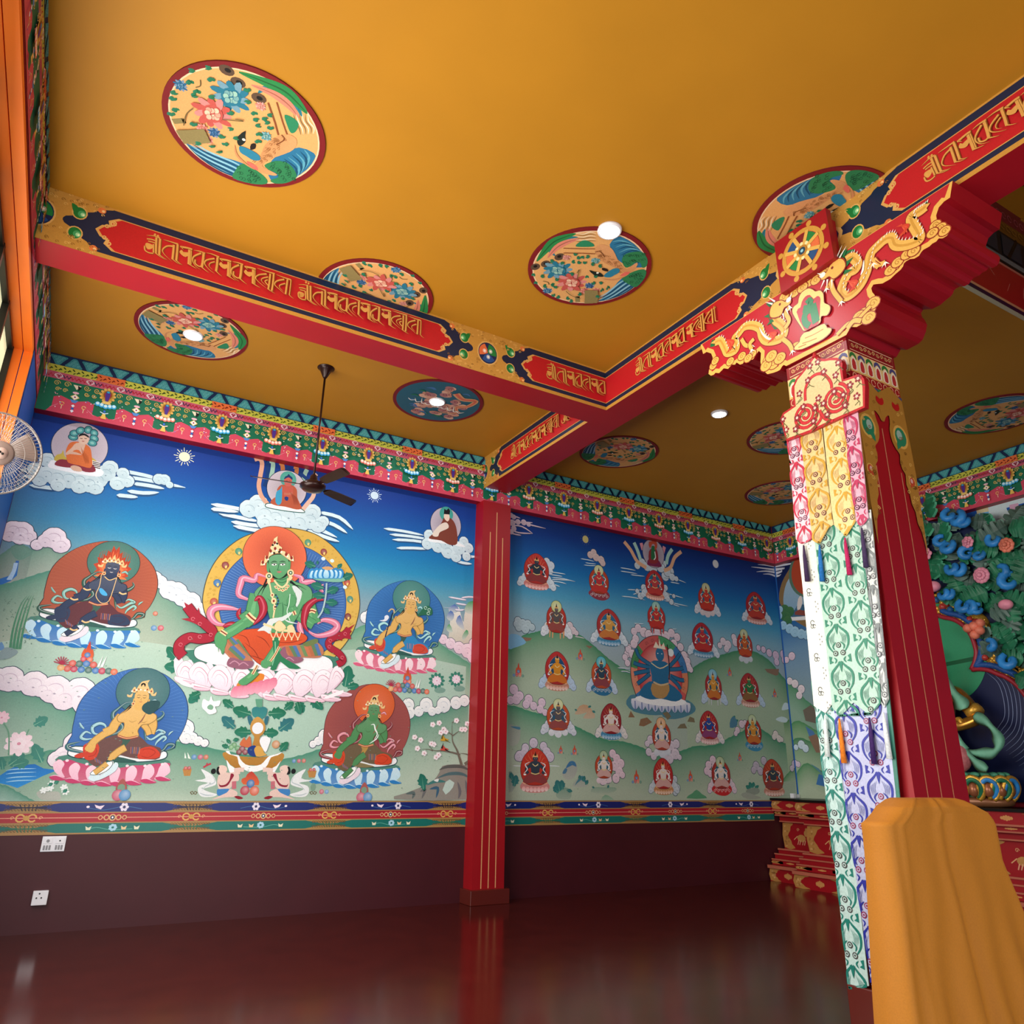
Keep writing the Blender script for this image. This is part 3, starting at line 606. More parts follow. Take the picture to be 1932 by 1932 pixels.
    # crown
    for i in range(5):
        x = 965+62*i; y = 455-32*math.sin(math.pi*i/4)
        a.p(f([(x-34,y+10),(x-26,y-40),(x,y-78-(40 if i == 2 else 0)),(x+26,y-40),(x+34,y+10)]), gold, 2); a.p(ell(*f([(x,y-22)])[0], 12*s, 16*s, 6), '9a3a34'); a.p(ell(*f([(x-32,y-6)])[0], 13*s, 13*s, 6), 'f2eee8')
    if not flame:
        a.p(f('1010,400 1030,330 1060,290 1110,275 1165,262 1140,310 1160,370 1130,410'), gold, 2); a.p(ell(*f('1082,345')[0], 36*s, 36*s, 10), '15161c'); a.p(f('1060,360 1082,330 1104,360 1096,390 1068,390'), gold)
    for x, y in ((915,500),(1255,460)): a.p(f([(x-30,y+40),(x-40,y),(x,y+14),(x+36,y-24),(x+30,y+40)]), gold, 2)

def mini(a, cx, y0, y1, hw, body='c83a36', rim='c02a30', inner='2a5f80', halo=None, base='lotus', bc='e08a80', cl='e8e6f2', skirt=None):
    t = a.pl.px(cx, y0); b = a.pl.px(cx, y1); h = t[1]-b[1]; s = h; cu = (t[0]+b[0])/2; w = (a.pl.px(cx+hw, y0+30)[0]-a.pl.px(cx-hw, y0+30)[0])/2
    f = lambda L: [(cu+x*w, b[1]+y*h) for x, y in (S(L) if isinstance(L, str) else L)]
    if cl:
        for x, y, r in ((-1.15,.2,.12),(1.15,.22,.13),(-1.35,.12,.08),(1.4,.13,.09),(-.9,.32,.1),(.95,.34,.1)): a.p(ell(*f([(x,y)])[0], r*h+.006, r*h+.006, 14), '4a5a70')
        for x, y, r in ((-1.15,.2,.12),(1.15,.22,.13),(-1.35,.12,.08),(1.4,.13,.09),(-.9,.32,.1),(.95,.34,.1)): c = f([(x,y)])[0]; a.p(ell(*c, r*h, r*h, 14), cl, 0, mixc(cl, '9aaac0', .4)); a.st([(c[0]-.5*r*h, c[1]+.2*r*h),(c[0], c[1]-.2*r*h),(c[0]+.5*r*h, c[1]+.1*r*h)], .006, '9aa6ba', 3)
    if base == 'lotus':
        a.p(f('-.95,.2 -.5,.27 .5,.27 .95,.2 1,.1 .6,.02 0,0 -.6,.02 -1,.1'), mixc(bc, '301010', .25), 2)
        for i in range(7): x = -.78+.26*i; a.p(ell(*f([(x,.1-.03*math.cos(x*1.6))])[0], .13*w, .055*h, 9), bc, 0, mixc(bc, 'ffffff', .55))
        a.p(f('-.9,.23 -.4,.29 .4,.29 .9,.23 .5,.17 -.5,.17'), mixc(bc, 'f0c080', .5), 2)
    elif base == 'beast':
        a.p(f('-.75,.26 -.9,.4 -.7,.42 -.6,.3 .7,.3 .85,.22 .8,.05 .7,.04 .68,.18 .5,.2 .45,.02 .36,.02 .32,.19 -.3,.19 -.35,.02 -.45,.02 -.46,.18 -.6,.18 -.66,.03 -.74,.03'), bc, 1)
        a.p(f('-.9,.4 -1.08,.37 -1.05,.33 -.8,.34'), bc)
    elif base == 'swirl':
        a.p(f('-.95,.22 -.4,.3 .4,.3 .95,.24 1.1,.12 .6,.0 0,-.02 -.6,.02 -1.1,.12'), bc, 2)
        for i in range(9): a.st(spir(*f([(-.8+.2*i,.1+.05*(i % 2))])[0], .05*h, 1.2, n=8), .008, mixc(bc, 'ffffff', .5), 0)
    elif base == 'cloud':
        for x, y, r in ((-.6,.1,.1),(0,.08,.12),(.6,.12,.1),(-.2,.18,.1),(.35,.2,.1)): a.p(ell(*f([(x,y)])[0], r*h, r*h*.9, 12), bc, 0, mixc(bc, '8a9ab0', .3))
    au = smooth(f('0,.99 .45,.92 .85,.75 1,.55 .92,.35 .6,.2 0,.17 -.6,.2 -.92,.35 -1,.55 -.85,.75 -.45,.92' if not halo else '0,.9 .5,.84 .9,.68 1,.52 .92,.35 .6,.2 0,.17 -.6,.2 -.92,.35 -1,.52 -.9,.68 -.5,.84'), 3)
    a.ol(au, .014, '5a1420'); a.p(au, rim, 0, mixc(rim, '601418', .3))
    if inner:
        i2 = [(cu+(x-cu)*.72, b[1]+.52*h+(y-b[1]-.52*h)*.76) for x, y in au]; a.ol(i2, .008, 'd07a5a'); a.rad(i2, mixc(inner, '0a1a30', .35), inner)
    else:
        for i in range(9): th = .3+i*.31; a.st([(cu+.5*w*math.cos(th), b[1]+.55*h+.2*h*math.sin(th)),(cu+.75*w*math.cos(th+.1), b[1]+.55*h+.34*h*math.sin(th+.1)),(cu+.9*w*math.cos(th), b[1]+.55*h+.4*h*math.sin(th))], .014, mixc(rim, 'e8a070', .35), 3, 1)
    if halo: a.ol(ell(cu, b[1]+.84*h, .16*h, .155*h, 18), .01, '3a5a4a'); a.rad(ell(cu, b[1]+.84*h, .158*h, .152*h, 18), mixc(halo, 'ffffff', .35), halo)
    dk = mixc(body, '101018', .4); sk = skirt or mixc(body, 'b83a2a', .5)
    a.p(f('-.7,.34 -.3,.44 .3,.44 .7,.34 .85,.24 .5,.2 0,.24 -.5,.2 -.85,.24'), sk, 2)
    for sx in (-1, 1):
        a.st(f([(sx*.3,.62),(sx*.62,.52),(sx*.5,.42)]), .1*w*2, dk, 4); a.st(f([(sx*.3,.62),(sx*.62,.52),(sx*.5,.42)]), .08*w*2, body, 4)
        a.st(f([(sx*.35,.68),(sx*.7,.62),(sx*.55,.52),(sx*.8,.42)]), .035*w*2, 'dfe6ec', 4, 2)
        a.p(ell(*f([(sx*.72,.4)])[0], .1*w, .02*h, 7), 'f0f0ee')
    a.p(f('-.38,.66 0,.71 .38,.66 .3,.52 .25,.42 0,.39 -.25,.42 -.3,.52'), body, 2, mixc(body, '201010', .15))
    a.st(f('-.2,.64 0,.59 .2,.64'), .012, 'e6c890', 3); a.st(f('-.3,.44 0,.41 .3,.44'), .014, 'e0c080', 3)
    a.p(ell(*f('0,.755')[0], .17*w+.004, .062*h, 12), dk); a.p(ell(*f('0,.75')[0], .16*w, .058*h, 12), body)
    a.p(f('-.2,.79 -.12,.86 -.05,.81 0,.9 .05,.81 .12,.86 .2,.79'), 'e2b878'); a.p(f('-.08,.82 0,.93 .08,.82'), '3a2018')
    for sx in (-1, 1): a.p(ell(*f([(sx*.06,.757)])[0], .018*w, .006*h, 5), 'f0e8e0' if sum(lin(body)) < .6 else '3a2420')
    a.st(f('-.05,.725 .05,.725'), .006, '8a2a2a', 0)

def painter(umin, umax): 
    a = Art(PM, .05, .00016, .001); return a
# ------------------------------------------------------------------ left mural
a = painter(-.93, 5.1); a.cl = (-.926, 5.3, Z1+.001, 5.7)
sky = stops(PM, 250, [(800,'0c2a74'),(850,'0f3c92'),(905,'1257a4'),(960,'1675b2'),(1005,'2a8cba'),(1040,'5a9cb6'),(1085,'86a2b0'),(1130,'93a6ae'),(1190,'9fb8b0'),(1300,'a4c0b2'),(1500,'b2c2b2')])
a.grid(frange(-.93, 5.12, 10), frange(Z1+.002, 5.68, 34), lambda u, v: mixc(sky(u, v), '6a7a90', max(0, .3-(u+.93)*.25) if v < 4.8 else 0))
q1 = Q(PM, 0, 0, 1); z4 = Q(PM, 0, 840, 8.05); zL = Q(PM, 0, 1000, 3.646); zB = Q(PM, 60, 1000, 7.73); zT = Q(PM, 330, 980, 5.367)
zY = Q(PM, 120, 1250, 8.05); zR = Q(PM, 690, 1080, 9.66); zG = Q(PM, 600, 1280, 6.66); zO = Q(PM, 340, 1290, 6.9); zA = Q(PM, 0, 720, 3.02); zC = Q(PM, 640, 720, 3.02)
# far crags at the right edge
for L, c in (('845,1215 850,1165 852,1150 858,1142 866,1146 872,1170 880,1180 885,1215','e6e6e0'),('872,1210 876,1160 880,1142 889,1136 897,1138 897,1225 880,1228','dcdcd4')):
    a.p(q1(L), c, 1, 'c8c4b4')
for L, c in (('846,1148 858,1140 866,1150 860,1156 850,1156','2f62b4'),('842,1165 850,1152 857,1160 852,1172','2f62b4'),('860,1172 868,1160 876,1188 866,1182','3a6ab8'),('876,1150 884,1136 897,1136 897,1156 884,1158','2a9a5c'),('842,1186 848,1177 854,1192 846,1192','2a9a5c'),('872,1200 880,1188 884,1196 874,1208','2a9a5c')): a.p(q1(L), c, 2, 'c8d0cc')
streaks(a, q1, '846,1126 868,1130 880,1132|870,1128 884,1126 897,1127|860,1138 872,1140 880,1141|838,1146 850,1147|858,1150 868,1151 876,1150', 3.2, 'e8e0ee', '7a8a9e')
hill(a, q1('-20,1060 8,1042 28,1028 46,1029 62,1038 90,1052 118,1072 150,1100'), '5f8f80', 'a8aaa4', .7)
hill(a, q1('62,1037 80,1031 100,1027 118,1036 150,1050 190,1080'), '5f9482', 'b0b8ae', .5)
a.p(q1('20,1036 36,1030 54,1036 58,1046 50,1052 42,1056 34,1056 26,1050'), '6a9486', 2); a.p(q1('-6,1094 12,1088 24,1084 30,1058 36,1058 32,1086 20,1096 4,1103 -8,1104'), '3a6cb0', 1, '2f74c0')
for i in range(3): a.st(q1([(28+2*i,1062),(24+2*i,1078),(14+3*i,1094)]), .02, 'a8c8e6', 3)
hill(a, q1('-20,1108 20,1099 50,1090 95,1077 140,1080 200,1090 290,1096 330,1122 360,1155 395,1195 430,1230'), '4f8e7c', 'b6bfae', .95)
hill(a, q1('640,1200 680,1182 708,1173 740,1172 800,1190 834,1217 861,1235 897,1259'), '5a9a80', 'b4c4b2', .7)
hill(a, q1('-20,1215 40,1203 90,1180 140,1190 300,1215 500,1240 700,1226 900,1262'), 'b0c8ba', 'a8c6b8', .6, fuzz=0)
hill(a, q1('-20,1284 40,1297 90,1312 145,1340 200,1372 260,1400'), '4a8c78', 'b4c6b8', 1.0)
hill(a, q1('-20,1430 60,1422 130,1410 240,1402 300,1398 345,1401 420,1416 520,1432 570,1424 612,1410 680,1390 764,1358 795,1347 840,1335 900,1316'), '4a8c76', 'b4c6b6', .85)
hill(a, q1('-20,1478 10,1482 40,1498 66,1512'), '4f8f7c', 'a8c8bc', .2)
a.p(zL('-10,1695 60,1650 120,1618 240,1610 300,1640 395,1652 300,1690 120,1775 60,1755 -10,1740'), '1f6cb8', 1, '2f92dc')
for y in (1640, 1665, 1695, 1720): a.st(zL([(40,y+14),(120,y+4),(250,y)]), .012, '9cd0f0', 3, 2)
# clouds
cs = lambda q, L, **k: cloud(a, q, L, **k)
cs(q1, '14,1010,10 40,1004,14 54,1012,9 25,1000,12 38,1016,8'.replace('14,1010,10', '18,1009,9'), c='efe4f0', sh='c0a8c0'); streaks(a, q1, '22,1020 45,1024 64,1028', 5, 'efe4f0', None)
cs(q1, '70,1028,7 86,1020,9 102,1015,14 115,1028,11 122,1029,6', c='efe4f0', sh='c0a8c0')
cs(q1, '292,1090,9 302,1098,9 320,1113,13 333,1117,14 345,1128,12 360,1135,13 372,1150,11 380,1160,10', c='f2f2f6')
cs(q1, '-5,1280,12 18,1281,15 35,1290,9 64,1290,15 80,1300,10 104,1301,17 90,1308,9 122,1318,14 150,1306,18 160,1325,14 180,1330,14', c='f2e8f0', sh='d0bcd0')
cs(q1, '106,1432,9 120,1426,11 142,1402,13 150,1420,10 136,1420,10', c='f2e8f0', sh='d0bcd0')
cs(q1, '348,1375,12 352,1390,9 362,1392,7 374,1398,6 386,1402,5 600,1398,6 612,1388,9 616,1398,8 590,1404,5', c='f4f2f4')
cs(q1, '770,1330,10 772,1345,9 790,1342,8 804,1330,11 815,1342,7 837,1330,12 860,1326,10 876,1322,9 826,1340,6', c='f2f2f2')
cs(q1, '690,1165,9 700,1160,10 706,1152,6', c='f4f4f6'); cs(q1, '836,1206,8 850,1214,9 866,1222,10 882,1228,12 892,1240,10 895,1215,10', c='efdce8', sh='d0a8c4', oc='6a6a7e')
SC = '75,905,9 90,868,10 66,885,9 88,895,11 108,900,13 130,903,14 150,905,12 168,912,13 185,905,12 200,893,12 208,882,10 150,918,10 110,915,9 180,920,10 222,912,10 240,908,9 232,893,8'
streaks(a, q1, '38,886 70,890 110,894|42,898 90,904 120,908|55,915 90,920 110,922|230,888 270,896 300,904|240,900 290,908 350,920|250,912 280,916 310,922|240,926 270,930 300,929|220,934 240,936 260,938', 7, 'c8dfe6')
cs(q1, SC, c='d2e6ec', sh='8fb0c0', oc='1c4478'); cs(q1, '310,905,8 300,904,8 320,915,5', c='c8dfe6', sh='8fb0c0', oc='1c4478')
streaks(a, q1, '398,951 440,958 480,966|412,968 450,976 490,984|436,984 470,990 510,994|440,992 480,1000 520,1004|600,966 640,976 666,999|590,976 630,990 655,1006|560,985 600,998 636,1014|580,1000 610,1012 640,1022|398,960 420,962 450,966', 7.5, 'd6eef4')
cs(q1, '470,960,14 488,950,14 500,968,16 520,975,16 545,972,17 565,985,16 585,980,16 600,990,13 590,966,13 610,984,9 530,990,14 500,985,12', c='d6eaf2', sh='9ab8c8', oc='1c4478')
streaks(a, q1, '724,997 760,1002 800,1010|735,1008 775,1012 810,1018|740,1018 780,1020 815,1026|748,1034 780,1034 810,1036|870,1046 885,1050 898,1050|860,1058 874,1062 890,1064', 6, 'd6eaf2')
cs(q1, '810,1010,10 826,1030,12 845,1040,13 860,1050,10 806,1026,10 875,1022,9 884,1034,9 866,1034,12 880,1050,8 840,1024,12', c='d6eaf2', sh='9ab8c8', oc='1c4478')
# sun and moon
for x, y, r, c in ((348,862,9.5,'f6f4c8'),(706.5,935,8.5,'cfe4f4')):
    u, v = PM.px(x, y); R_ = r*.0062*1.15
    for i in range(18): t = i*math.pi/9; a.st([(u+R_*1.15*math.cos(t), v+R_*1.15*math.sin(t)),(u+R_*(1.9 if i % 2 else 1.5)*math.cos(t), v+R_*(1.9 if i % 2 else 1.5)*math.sin(t))], .008, c, 0)
    a.p(ell(u, v, R_, R_*.98, 24), c)
# seated monk under the serpent hood, upper left
def A3(q, L, c, sm=3, c2=None): a.p(q(L), c, sm, c2)
z3 = Q(PM, 0, 640, 8.05)
a.ol(ell(*z3('1215,1635')[0], .3, .31, 40), .014, '30405a'); a.rad(ell(*z3('1215,1635')[0], .3, .31, 40), 'b4a8b4', 'c4b8c4')
A3(z3, '740,1890 850,1835 1400,1930 1560,2000 1560,2060 1480,2090 1200,2050 800,1970 730,1930', 'f0f4fa')
for i, (x, y) in enumerate(((1110,1490),(1130,1430),(1220,1390),(1340,1380),(1430,1430),(1430,1510),(1400,1580))):
    p = z3([(x, y)])[0]; a.p(ell(*p, .056, .046, 14, rot=i*.5), '2a5a68'); a.p(ell(*p, .044, .036, 12, rot=i*.5), '4fa0a0'); a.p(ell(*p, .022, .018, 10, rot=i*.5), '8ac4be')
A3(z3, '820,1830 860,1760 930,1740 960,1690 990,1790 1100,1830 900,1860', 'c8b050'); A3(z3, '1320,1760 1400,1800 1470,1860 1500,1930 1380,1920', 'c8b050')
for i in range(4): a.st(z3([(1400,1850+25*i),(1520,1880+25*i)]), .013, 'f4f2f0', 0); a.st(z3([(1410,1862+25*i),(1520,1892+25*i)]), .012, '3a1a20', 0)
A3(z3, '830,1910 900,1830 1050,1840 1250,1880 1400,1900 1450,2010 1300,2020 1150,1960 1000,1950', '8a3040')
A3(z3, '1000,1700 1060,1580 1180,1560 1300,1600 1370,1660 1390,1760 1400,1900 1360,1960 1200,1920 1040,1880 1010,1800', 'd8703c')
A3(z3, '1160,1580 1290,1590 1280,1660 1250,1750 1200,1690 1130,1690 1050,1750 1000,1760 1000,1730 1080,1660', 'dcb6a0'); A3(z3, '1070,1940 1130,1920 1220,1950 1240,2010 1120,2000', 'd8b09a')
a.st(z3('1000,1740 1100,1730 1240,1760'), .035, 'd8b09a', 3, 2); A3(z3, '1190,1520 1200,1460 1270,1440 1340,1480 1350,1540 1320,1590 1250,1600 1200,1570', 'e0beaa'); A3(z3, '1195,1490 1210,1450 1280,1435 1345,1475 1345,1500 1280,1465 1220,1475', '15181e')
for x in (1235, 1300): a.st(z3([(x-18,1508),(x,1515),(x+18,1512)]), .007, '4a3430', 3)
a.st(z3('1245,1550 1262,1556 1280,1552'), .009, 'b05048', 3)
for i in range(5): a.st(z3([(1230+25*i,1640+30*i),(1260+20*i,1760+20*i),(1300+12*i,1900)]), .008, 'b05428', 3, 2)
# red buddha with ribbons, under the fan
z5 = Q(PM, 480, 860, 9.66)
for L, c in (('0,70 90,60 140,150 100,400 80,560 130,740 260,900','d8a48c'),('230,90 330,120 330,260 290,420','9ac0b0'),('470,130 510,180 520,300','c07848'),('720,200 770,230 760,330','c07848'),('960,250 920,330 880,500','9ac0b0'),('1130,330 1060,420 1080,600 1070,740 960,880 880,980','e0b8a4')): a.st(z5(L), .058, c, 4)
for L in ('180,90 240,110 230,400 180,560','620,190 600,260','860,250 850,330 1000,480 1010,680'): a.st(z5(L), .05, '123a74', 4)
c5 = z5('590,610')[0]; a.ol(ell(*c5, .27, .275, 40), .012, '20304a'); a.rad(ell(*c5, .268, .272, 40), 'a89ea8', 'c6bcc8'); a.rad(ell(*z5('615,430')[0], .112, .118, 26), '5aaea0', '4a9e92')
A3(z5, '200,910 250,870 500,890 800,950 905,1010 880,1035 600,1010 260,950', 'f2f4f8'); a.ol(smooth(z5('195,910 250,868 500,888 800,948 908,1012 880,1038 600,1012 260,952'), 3), .012, '20605a')
A3(z5, '290,860 330,790 420,720 410,620 470,540 560,530 690,540 770,620 780,760 830,880 860,960 760,980 560,930 400,910', 'b4583e'); A3(z5, '510,560 690,560 700,640 690,720 560,760 520,680', 'c05a4c')
A3(z5, '400,660 470,610 500,560 500,780 480,870 430,900 380,830', '3f9cc4'); a.st(z5('540,690 620,700 690,680'), .03, 'c0705c', 3); A3(z5, '545,760 580,745 620,765 600,820 560,810', '1f3a80')
A3(z5, '540,470 550,400 620,375 680,410 680,480 660,545 610,560 560,540', 'c4625a'); A3(z5, '540,430 560,380 595,365 620,335 650,365 690,400 685,440 620,395', '1c3a6a')
for i in range(6): a.st(z5([(640+20*i,640+20*i),(700+14*i,780),(720+16*i,900)]), .006, '8a3a2c', 3, 2)
for x in (590, 645): a.st(z5([(x-16,455),(x+14,458)]), .006, '5a2020', 0)
# black hatted lama, upper right
u0, v0 = PM.px(841, 990); a.ol(ell(u0, v0, .258, .275, 36), .012, '20304a'); a.rad(ell(u0, v0, .255, .272, 36), '9a90a0', 'bcb2c0'); a.rad(ell(*PM.px(842, 970), .115, .12, 22), '4aa89e', '3f9c92')
A3(q1, '808,1016 825,1012 860,1022 876,1030 872,1032 840,1026 812,1022', 'eef2f6'); A3(q1, '809,1016 818,1006 826,996 834,984 838,976 850,978 858,988 862,1004 862,1026 848,1028 832,1020', '7a3c30'); A3(q1, '816,1006 830,990 842,986 846,996 830,1004 826,1012 818,1012', 'e2d4c8'); A3(q1, '838,978 838,970 846,968 848,978 844,984', 'e8d0c0'); A3(q1, '837,970 838,960 842,963 846,959 849,964 848,971', '14141c', 0)
# the black goddess and three more attendants
deity(a, (187,1017), (172,1221), skin='2c3a58', aura='a8523c', ray_='b8684e', halo='4a7c72', lot=('1f72b8','b4dcf0'), skirt='5e3038', knee='2c3a58', scarf=('2e5c50','7ab4aa'), flame=True, line='3a2a30', foot='e6d6e2', black=True)
deity(a, (254,1259), (228,1480))
deity(a, (772,1095), (760,1269), aura='2a66ac', ray_='4f8cc8', halo='4a8884', lot=('d45e80','f2d2de'), skirt='2f84bc', knee='cc4a38', scarf=('35746c','9ad6da'))
deity(a, (702,1290), (686,1485), skin='4e8a58', aura='964a48', ray_='9e5450', halo='d8602e', lot=('2a7cc0','bce0f2'), skirt='6a5a44', knee='cc4426', scarf=('8a3440','d88494'), line='5a2a34', foot='e8d8e6', sash='b08a48')
# right attendant's staff and flower
a.st(zR('500,720 430,900 350,1180'), .016, '16264a', 0); A3(zR, '245,880 330,860 340,800 390,780 420,820 380,880 320,895', 'dde4f0'); a.st(zR('410,720 460,670 510,690 510,740'), .02, 'c8b088', 3); A3(zR, '930,800 990,720 1050,640 1130,610 1200,660 1210,760 1150,790 1050,780', '2a6a50')
A3(zY, '1190,720 1210,640 1300,590 1400,575 1460,600 1440,680 1380,750 1290,790', '2a4f54'); 
for x, y in ((1085,650),(1150,685),(1135,750)): a.st(ell(*zR([(x,y)])[0], .022, .02, 10), .008, 'c8e4d8', 0)
a.st(zG('660,585 700,580 715,640 740,700 700,770'), .02, 'e8f0ec', 4, 2); a.st(zG('760,700 730,760 640,820'), .016, 'e8f0ec', 4, 2)
# ------------------------------------------------------------------ the great green goddess
Z = zT
def T(L, c, sm=3, c2=None, ol=None, ow=.01):
    pts = Z(L); pts = smooth(pts, sm) if sm else pts
    if ol: a.ol(pts, ow*2, ol)
    a.p(pts, c, 0, c2)
leafp(a, Z, '1720,1700 1760,1480|1740,1700 1860,1680|60,1470 -60,1330|80,1500 -110,1490|1370,1800 1480,1920|1250,1830 1300,1960|250,1740 140,1860'.replace('60,1470 -60,1330', '40,1440 -80,1290'))
AU = smooth(Z('285,850 300,700 350,540 440,390 560,270 700,180 880,120 1080,90 1280,110 1450,170 1610,290 1740,450 1830,620 1866,820 1850,980 1790,1150 1660,1330 1500,1420 600,1420 430,1180 330,1010'), 4)
a.ol(AU, .022, '4a4a40'); a.p(AU, 'd0a84e', 0, 'd8b45c')
for i in range(150): t = random.uniform(-.6, 3.7); r = random.uniform(.86, .98); a.st(spir(*Z([(1075+785*r*math.cos(t), 850-745*r*math.sin(t))])[0], .016, 1, n=6), .004, 'b08a36', 0)
IN = smooth(Z('445,830 465,690 520,560 620,440 760,330 900,290 1080,280 1290,280 1450,350 1590,480 1690,640 1728,820 1715,980 1660,1140 1560,1300 1300,1400 700,1400 560,1200 470,1020'), 4)
a.ol(IN, .014, '2a3a68'); a.rad(IN, '243f7c', '3f6cae', Z('1075,900')[0])
for i in range(90):
    th = -.6+i/89*4.3; c, sn = math.cos(th), math.sin(th); a.st(Z([(1080+300*c, 860-280*sn),(1080+470*c+22*sn, 850-430*sn),(1080+630*c, 840-565*sn)]), .006, '6f9ad0', 3, 3)
for x, y, c in ((645,325,'3f8a6a'),(510,465,'8a2f2c'),(425,645,'2f6fa8'),(390,835,'b04a2c'),(1345,235,'3f8a6a'),(1505,330,'8a2f2c'),(1740,640,'b8442c'),(1770,810,'3f8a7a'),(1750,985,'7a2c24')):
    p = Z([(x, y)])[0]; a.rad(ell(*p, .046, .048, 14), mixc(c, 'ffffff', .15), c); a.p(ell(p[0]+.014, p[1]-.022, .02, .02, 10), 'e8c878'); a.st([(p[0]+.03, p[1]-.01),(p[0]+.02, p[1]-.05),(p[0]-.01, p[1]-.055)], .012, c, 3, 1)
HA = ell(*Z('1012,382')[0], .415, .42, 48); a.ol(HA, .014, '5a3a34'); a.rad(HA, 'b44c3a', 'dc6c4c', Z('1030,330')[0])
# throne
T('130,1390 190,1320 1560,1380 1640,1480 1640,1560 1400,1600 800,1560 300,1500', '3f7c6c')
T('195,1350 215,1300 300,1268 420,1262 700,1300 1300,1370 1480,1380 1570,1420 1595,1480 1570,1530 1480,1552 1300,1552 900,1525 500,1490 300,1440 215,1400', 'f2eff6', 3, None, '2a5a50', .008)
LP, LE, LD = 'ecdcea', 'f8f0f8', 'c87896'
for x0, d in ((230,0),(440,1),(640,2),(1105,4),(1310,5),(1500,6)):
    y = 1490+[0,22,40,60,75,82,92][d]
    T([(x0-30,y-14),(x0,y-38),(x0+32,y-14),(x0+20,y+40),(x0-20,y+40)], 'e0a8c0', 2, LP); 
for x0, y in ((60,1430),(170,1480),(370,1500),(580,1530),(990,1560),(1210,1580),(1410,1590),(1600,1560)):
    T([(x0-70,y-10),(x0-20,y-60),(x0+10,y-30),(x0+30,y+60),(x0-10,y+180),(x0-60,y+120)], 'f2dfea', 2, LP)
for x, y, w_, k in ((110,1600,90,-1),(250,1610,110,-.7),(450,1640,115,-.5),(680,1660,100,-.2),(900,1690,110,.2),(1110,1680,115,.5),(1310,1690,115,.7),(1500,1690,110,.8),(1640,1650,70,1.2)):
    pts = [(x-w_,y-70),(x-w_*.55,y-140),(x,y-165),(x+w_*.55,y-140),(x+w_,y-60),(x+w_*.8-50*k,y+40),(x+w_*.2-90*k,y+110),(x-w_*.3-70*k,y+95),(x-w_*.9-20*k,y+20)]
    T(pts, LE, 3, 'e6cfe0', 'b890a8', .005)
    for m_ in (.72, .45): a.st(Z([(x-w_*m_,y-40*m_),(x-w_*m_*.5,y-140*m_),(x+w_*m_*.2,y-145*m_),(x+w_*m_,y-40*m_),(x+w_*m_*.5-50*k,y+60)]), .008, LD if m_ > .5 else 'd8b8cc', 4, 2)
for i, (x, y) in enumerate(((10,1620),(180,1690),(370,1735),(560,1765),(900,1790),(1010,1790),(1160,1800),(1330,1810),(1490,1800),(1600,1750))):
    T([(x-10,y-30),(x+80,y-10),(x+190,y+20),(x+150,y+44),(x+40,y+40),(x-10,y+10)], LE, 2, 'e2b4c8', 'a87890', .004); a.st(Z([(x+10,y),(x+90,y+14),(x+165,y+28)]), .01, LD, 3, 1)
T('0,1600 60,1620 180,1690 150,1700 60,1670', LE); T('1700,1730 1600,1760 1500,1810 1560,1810 1680,1770', LE)
# flowing red sash
for L, w_ in (('120,880 200,980 300,1060 370,1130 360,1190 250,1210 140,1200 50,1260 40,1340 80,1390',.115),('1760,1110 1700,1170 1570,1220 1560,1290 1660,1360 1700,1430 1640,1470',.085),('1700,1190 1660,1180 1600,1190',.1)):
    a.st(Z(L), w_*1.15, '5a1020', 5); a.st(Z(L), w_, 'a32338', 5)
T('60,1010 150,1000 180,960 110,900 90,840 180,900 220,960 235,890 260,980 330,1040 250,1080 160,1040', 'a32338', 1); T('1620,1180 1700,1130 1820,1060 1760,1130 1780,1215 1690,1200', 'a32338', 1)
for x, y in ((180,1010),(250,1060),(360,1170),(250,1190),(150,1205),(55,1270),(1570,1230),(1560,1290),(1690,1400),(1720,1160)): a.st(ell(*Z([(x,y)])[0], .02, .02, 9), .008, 'd06a78', 0)
# scarves
def scarf(L, w_, c, hl):
    a.st(Z(L), w_*1.22, mixc(c, '200818', .55), 5, 2); a.st(Z(L), w_, c, 5, 2); a.st(Z([(x+4, y-7) for x, y in S(L)]), w_*.25, hl, 5, 2)
scarf('920,590 830,560 800,620 690,600 660,660 640,760 700,800 800,830', .075, 'd87f9c', 'f2b4c8'); scarf('1180,560 1270,590 1290,640 1380,630 1420,640', .07, 'd87f9c', 'f2b4c8')
scarf('650,920 560,900 440,890 370,920 360,990 430,1060 560,1070', .085, 'd87f9c', 'f2b4c8'); scarf('1440,1060 1500,1020 1600,1040 1640,1090 1580,1150 1440,1180 1340,1130', .085, 'd87f9c', 'f2b4c8')
scarf('1270,1000 1260,1100 1300,1180', .07, 'd87f9c', 'f2b4c8'); scarf('1500,660 1470,700 1500,740', .06, 'd87f9c', 'f2b4c8')
scarf('480,1090 560,1070 660,1100 700,1120', .08, 'a32338', 'c85a6c'); scarf('660,900 640,960 680,1010 720,1000', .06, 'a32338', 'c85a6c')
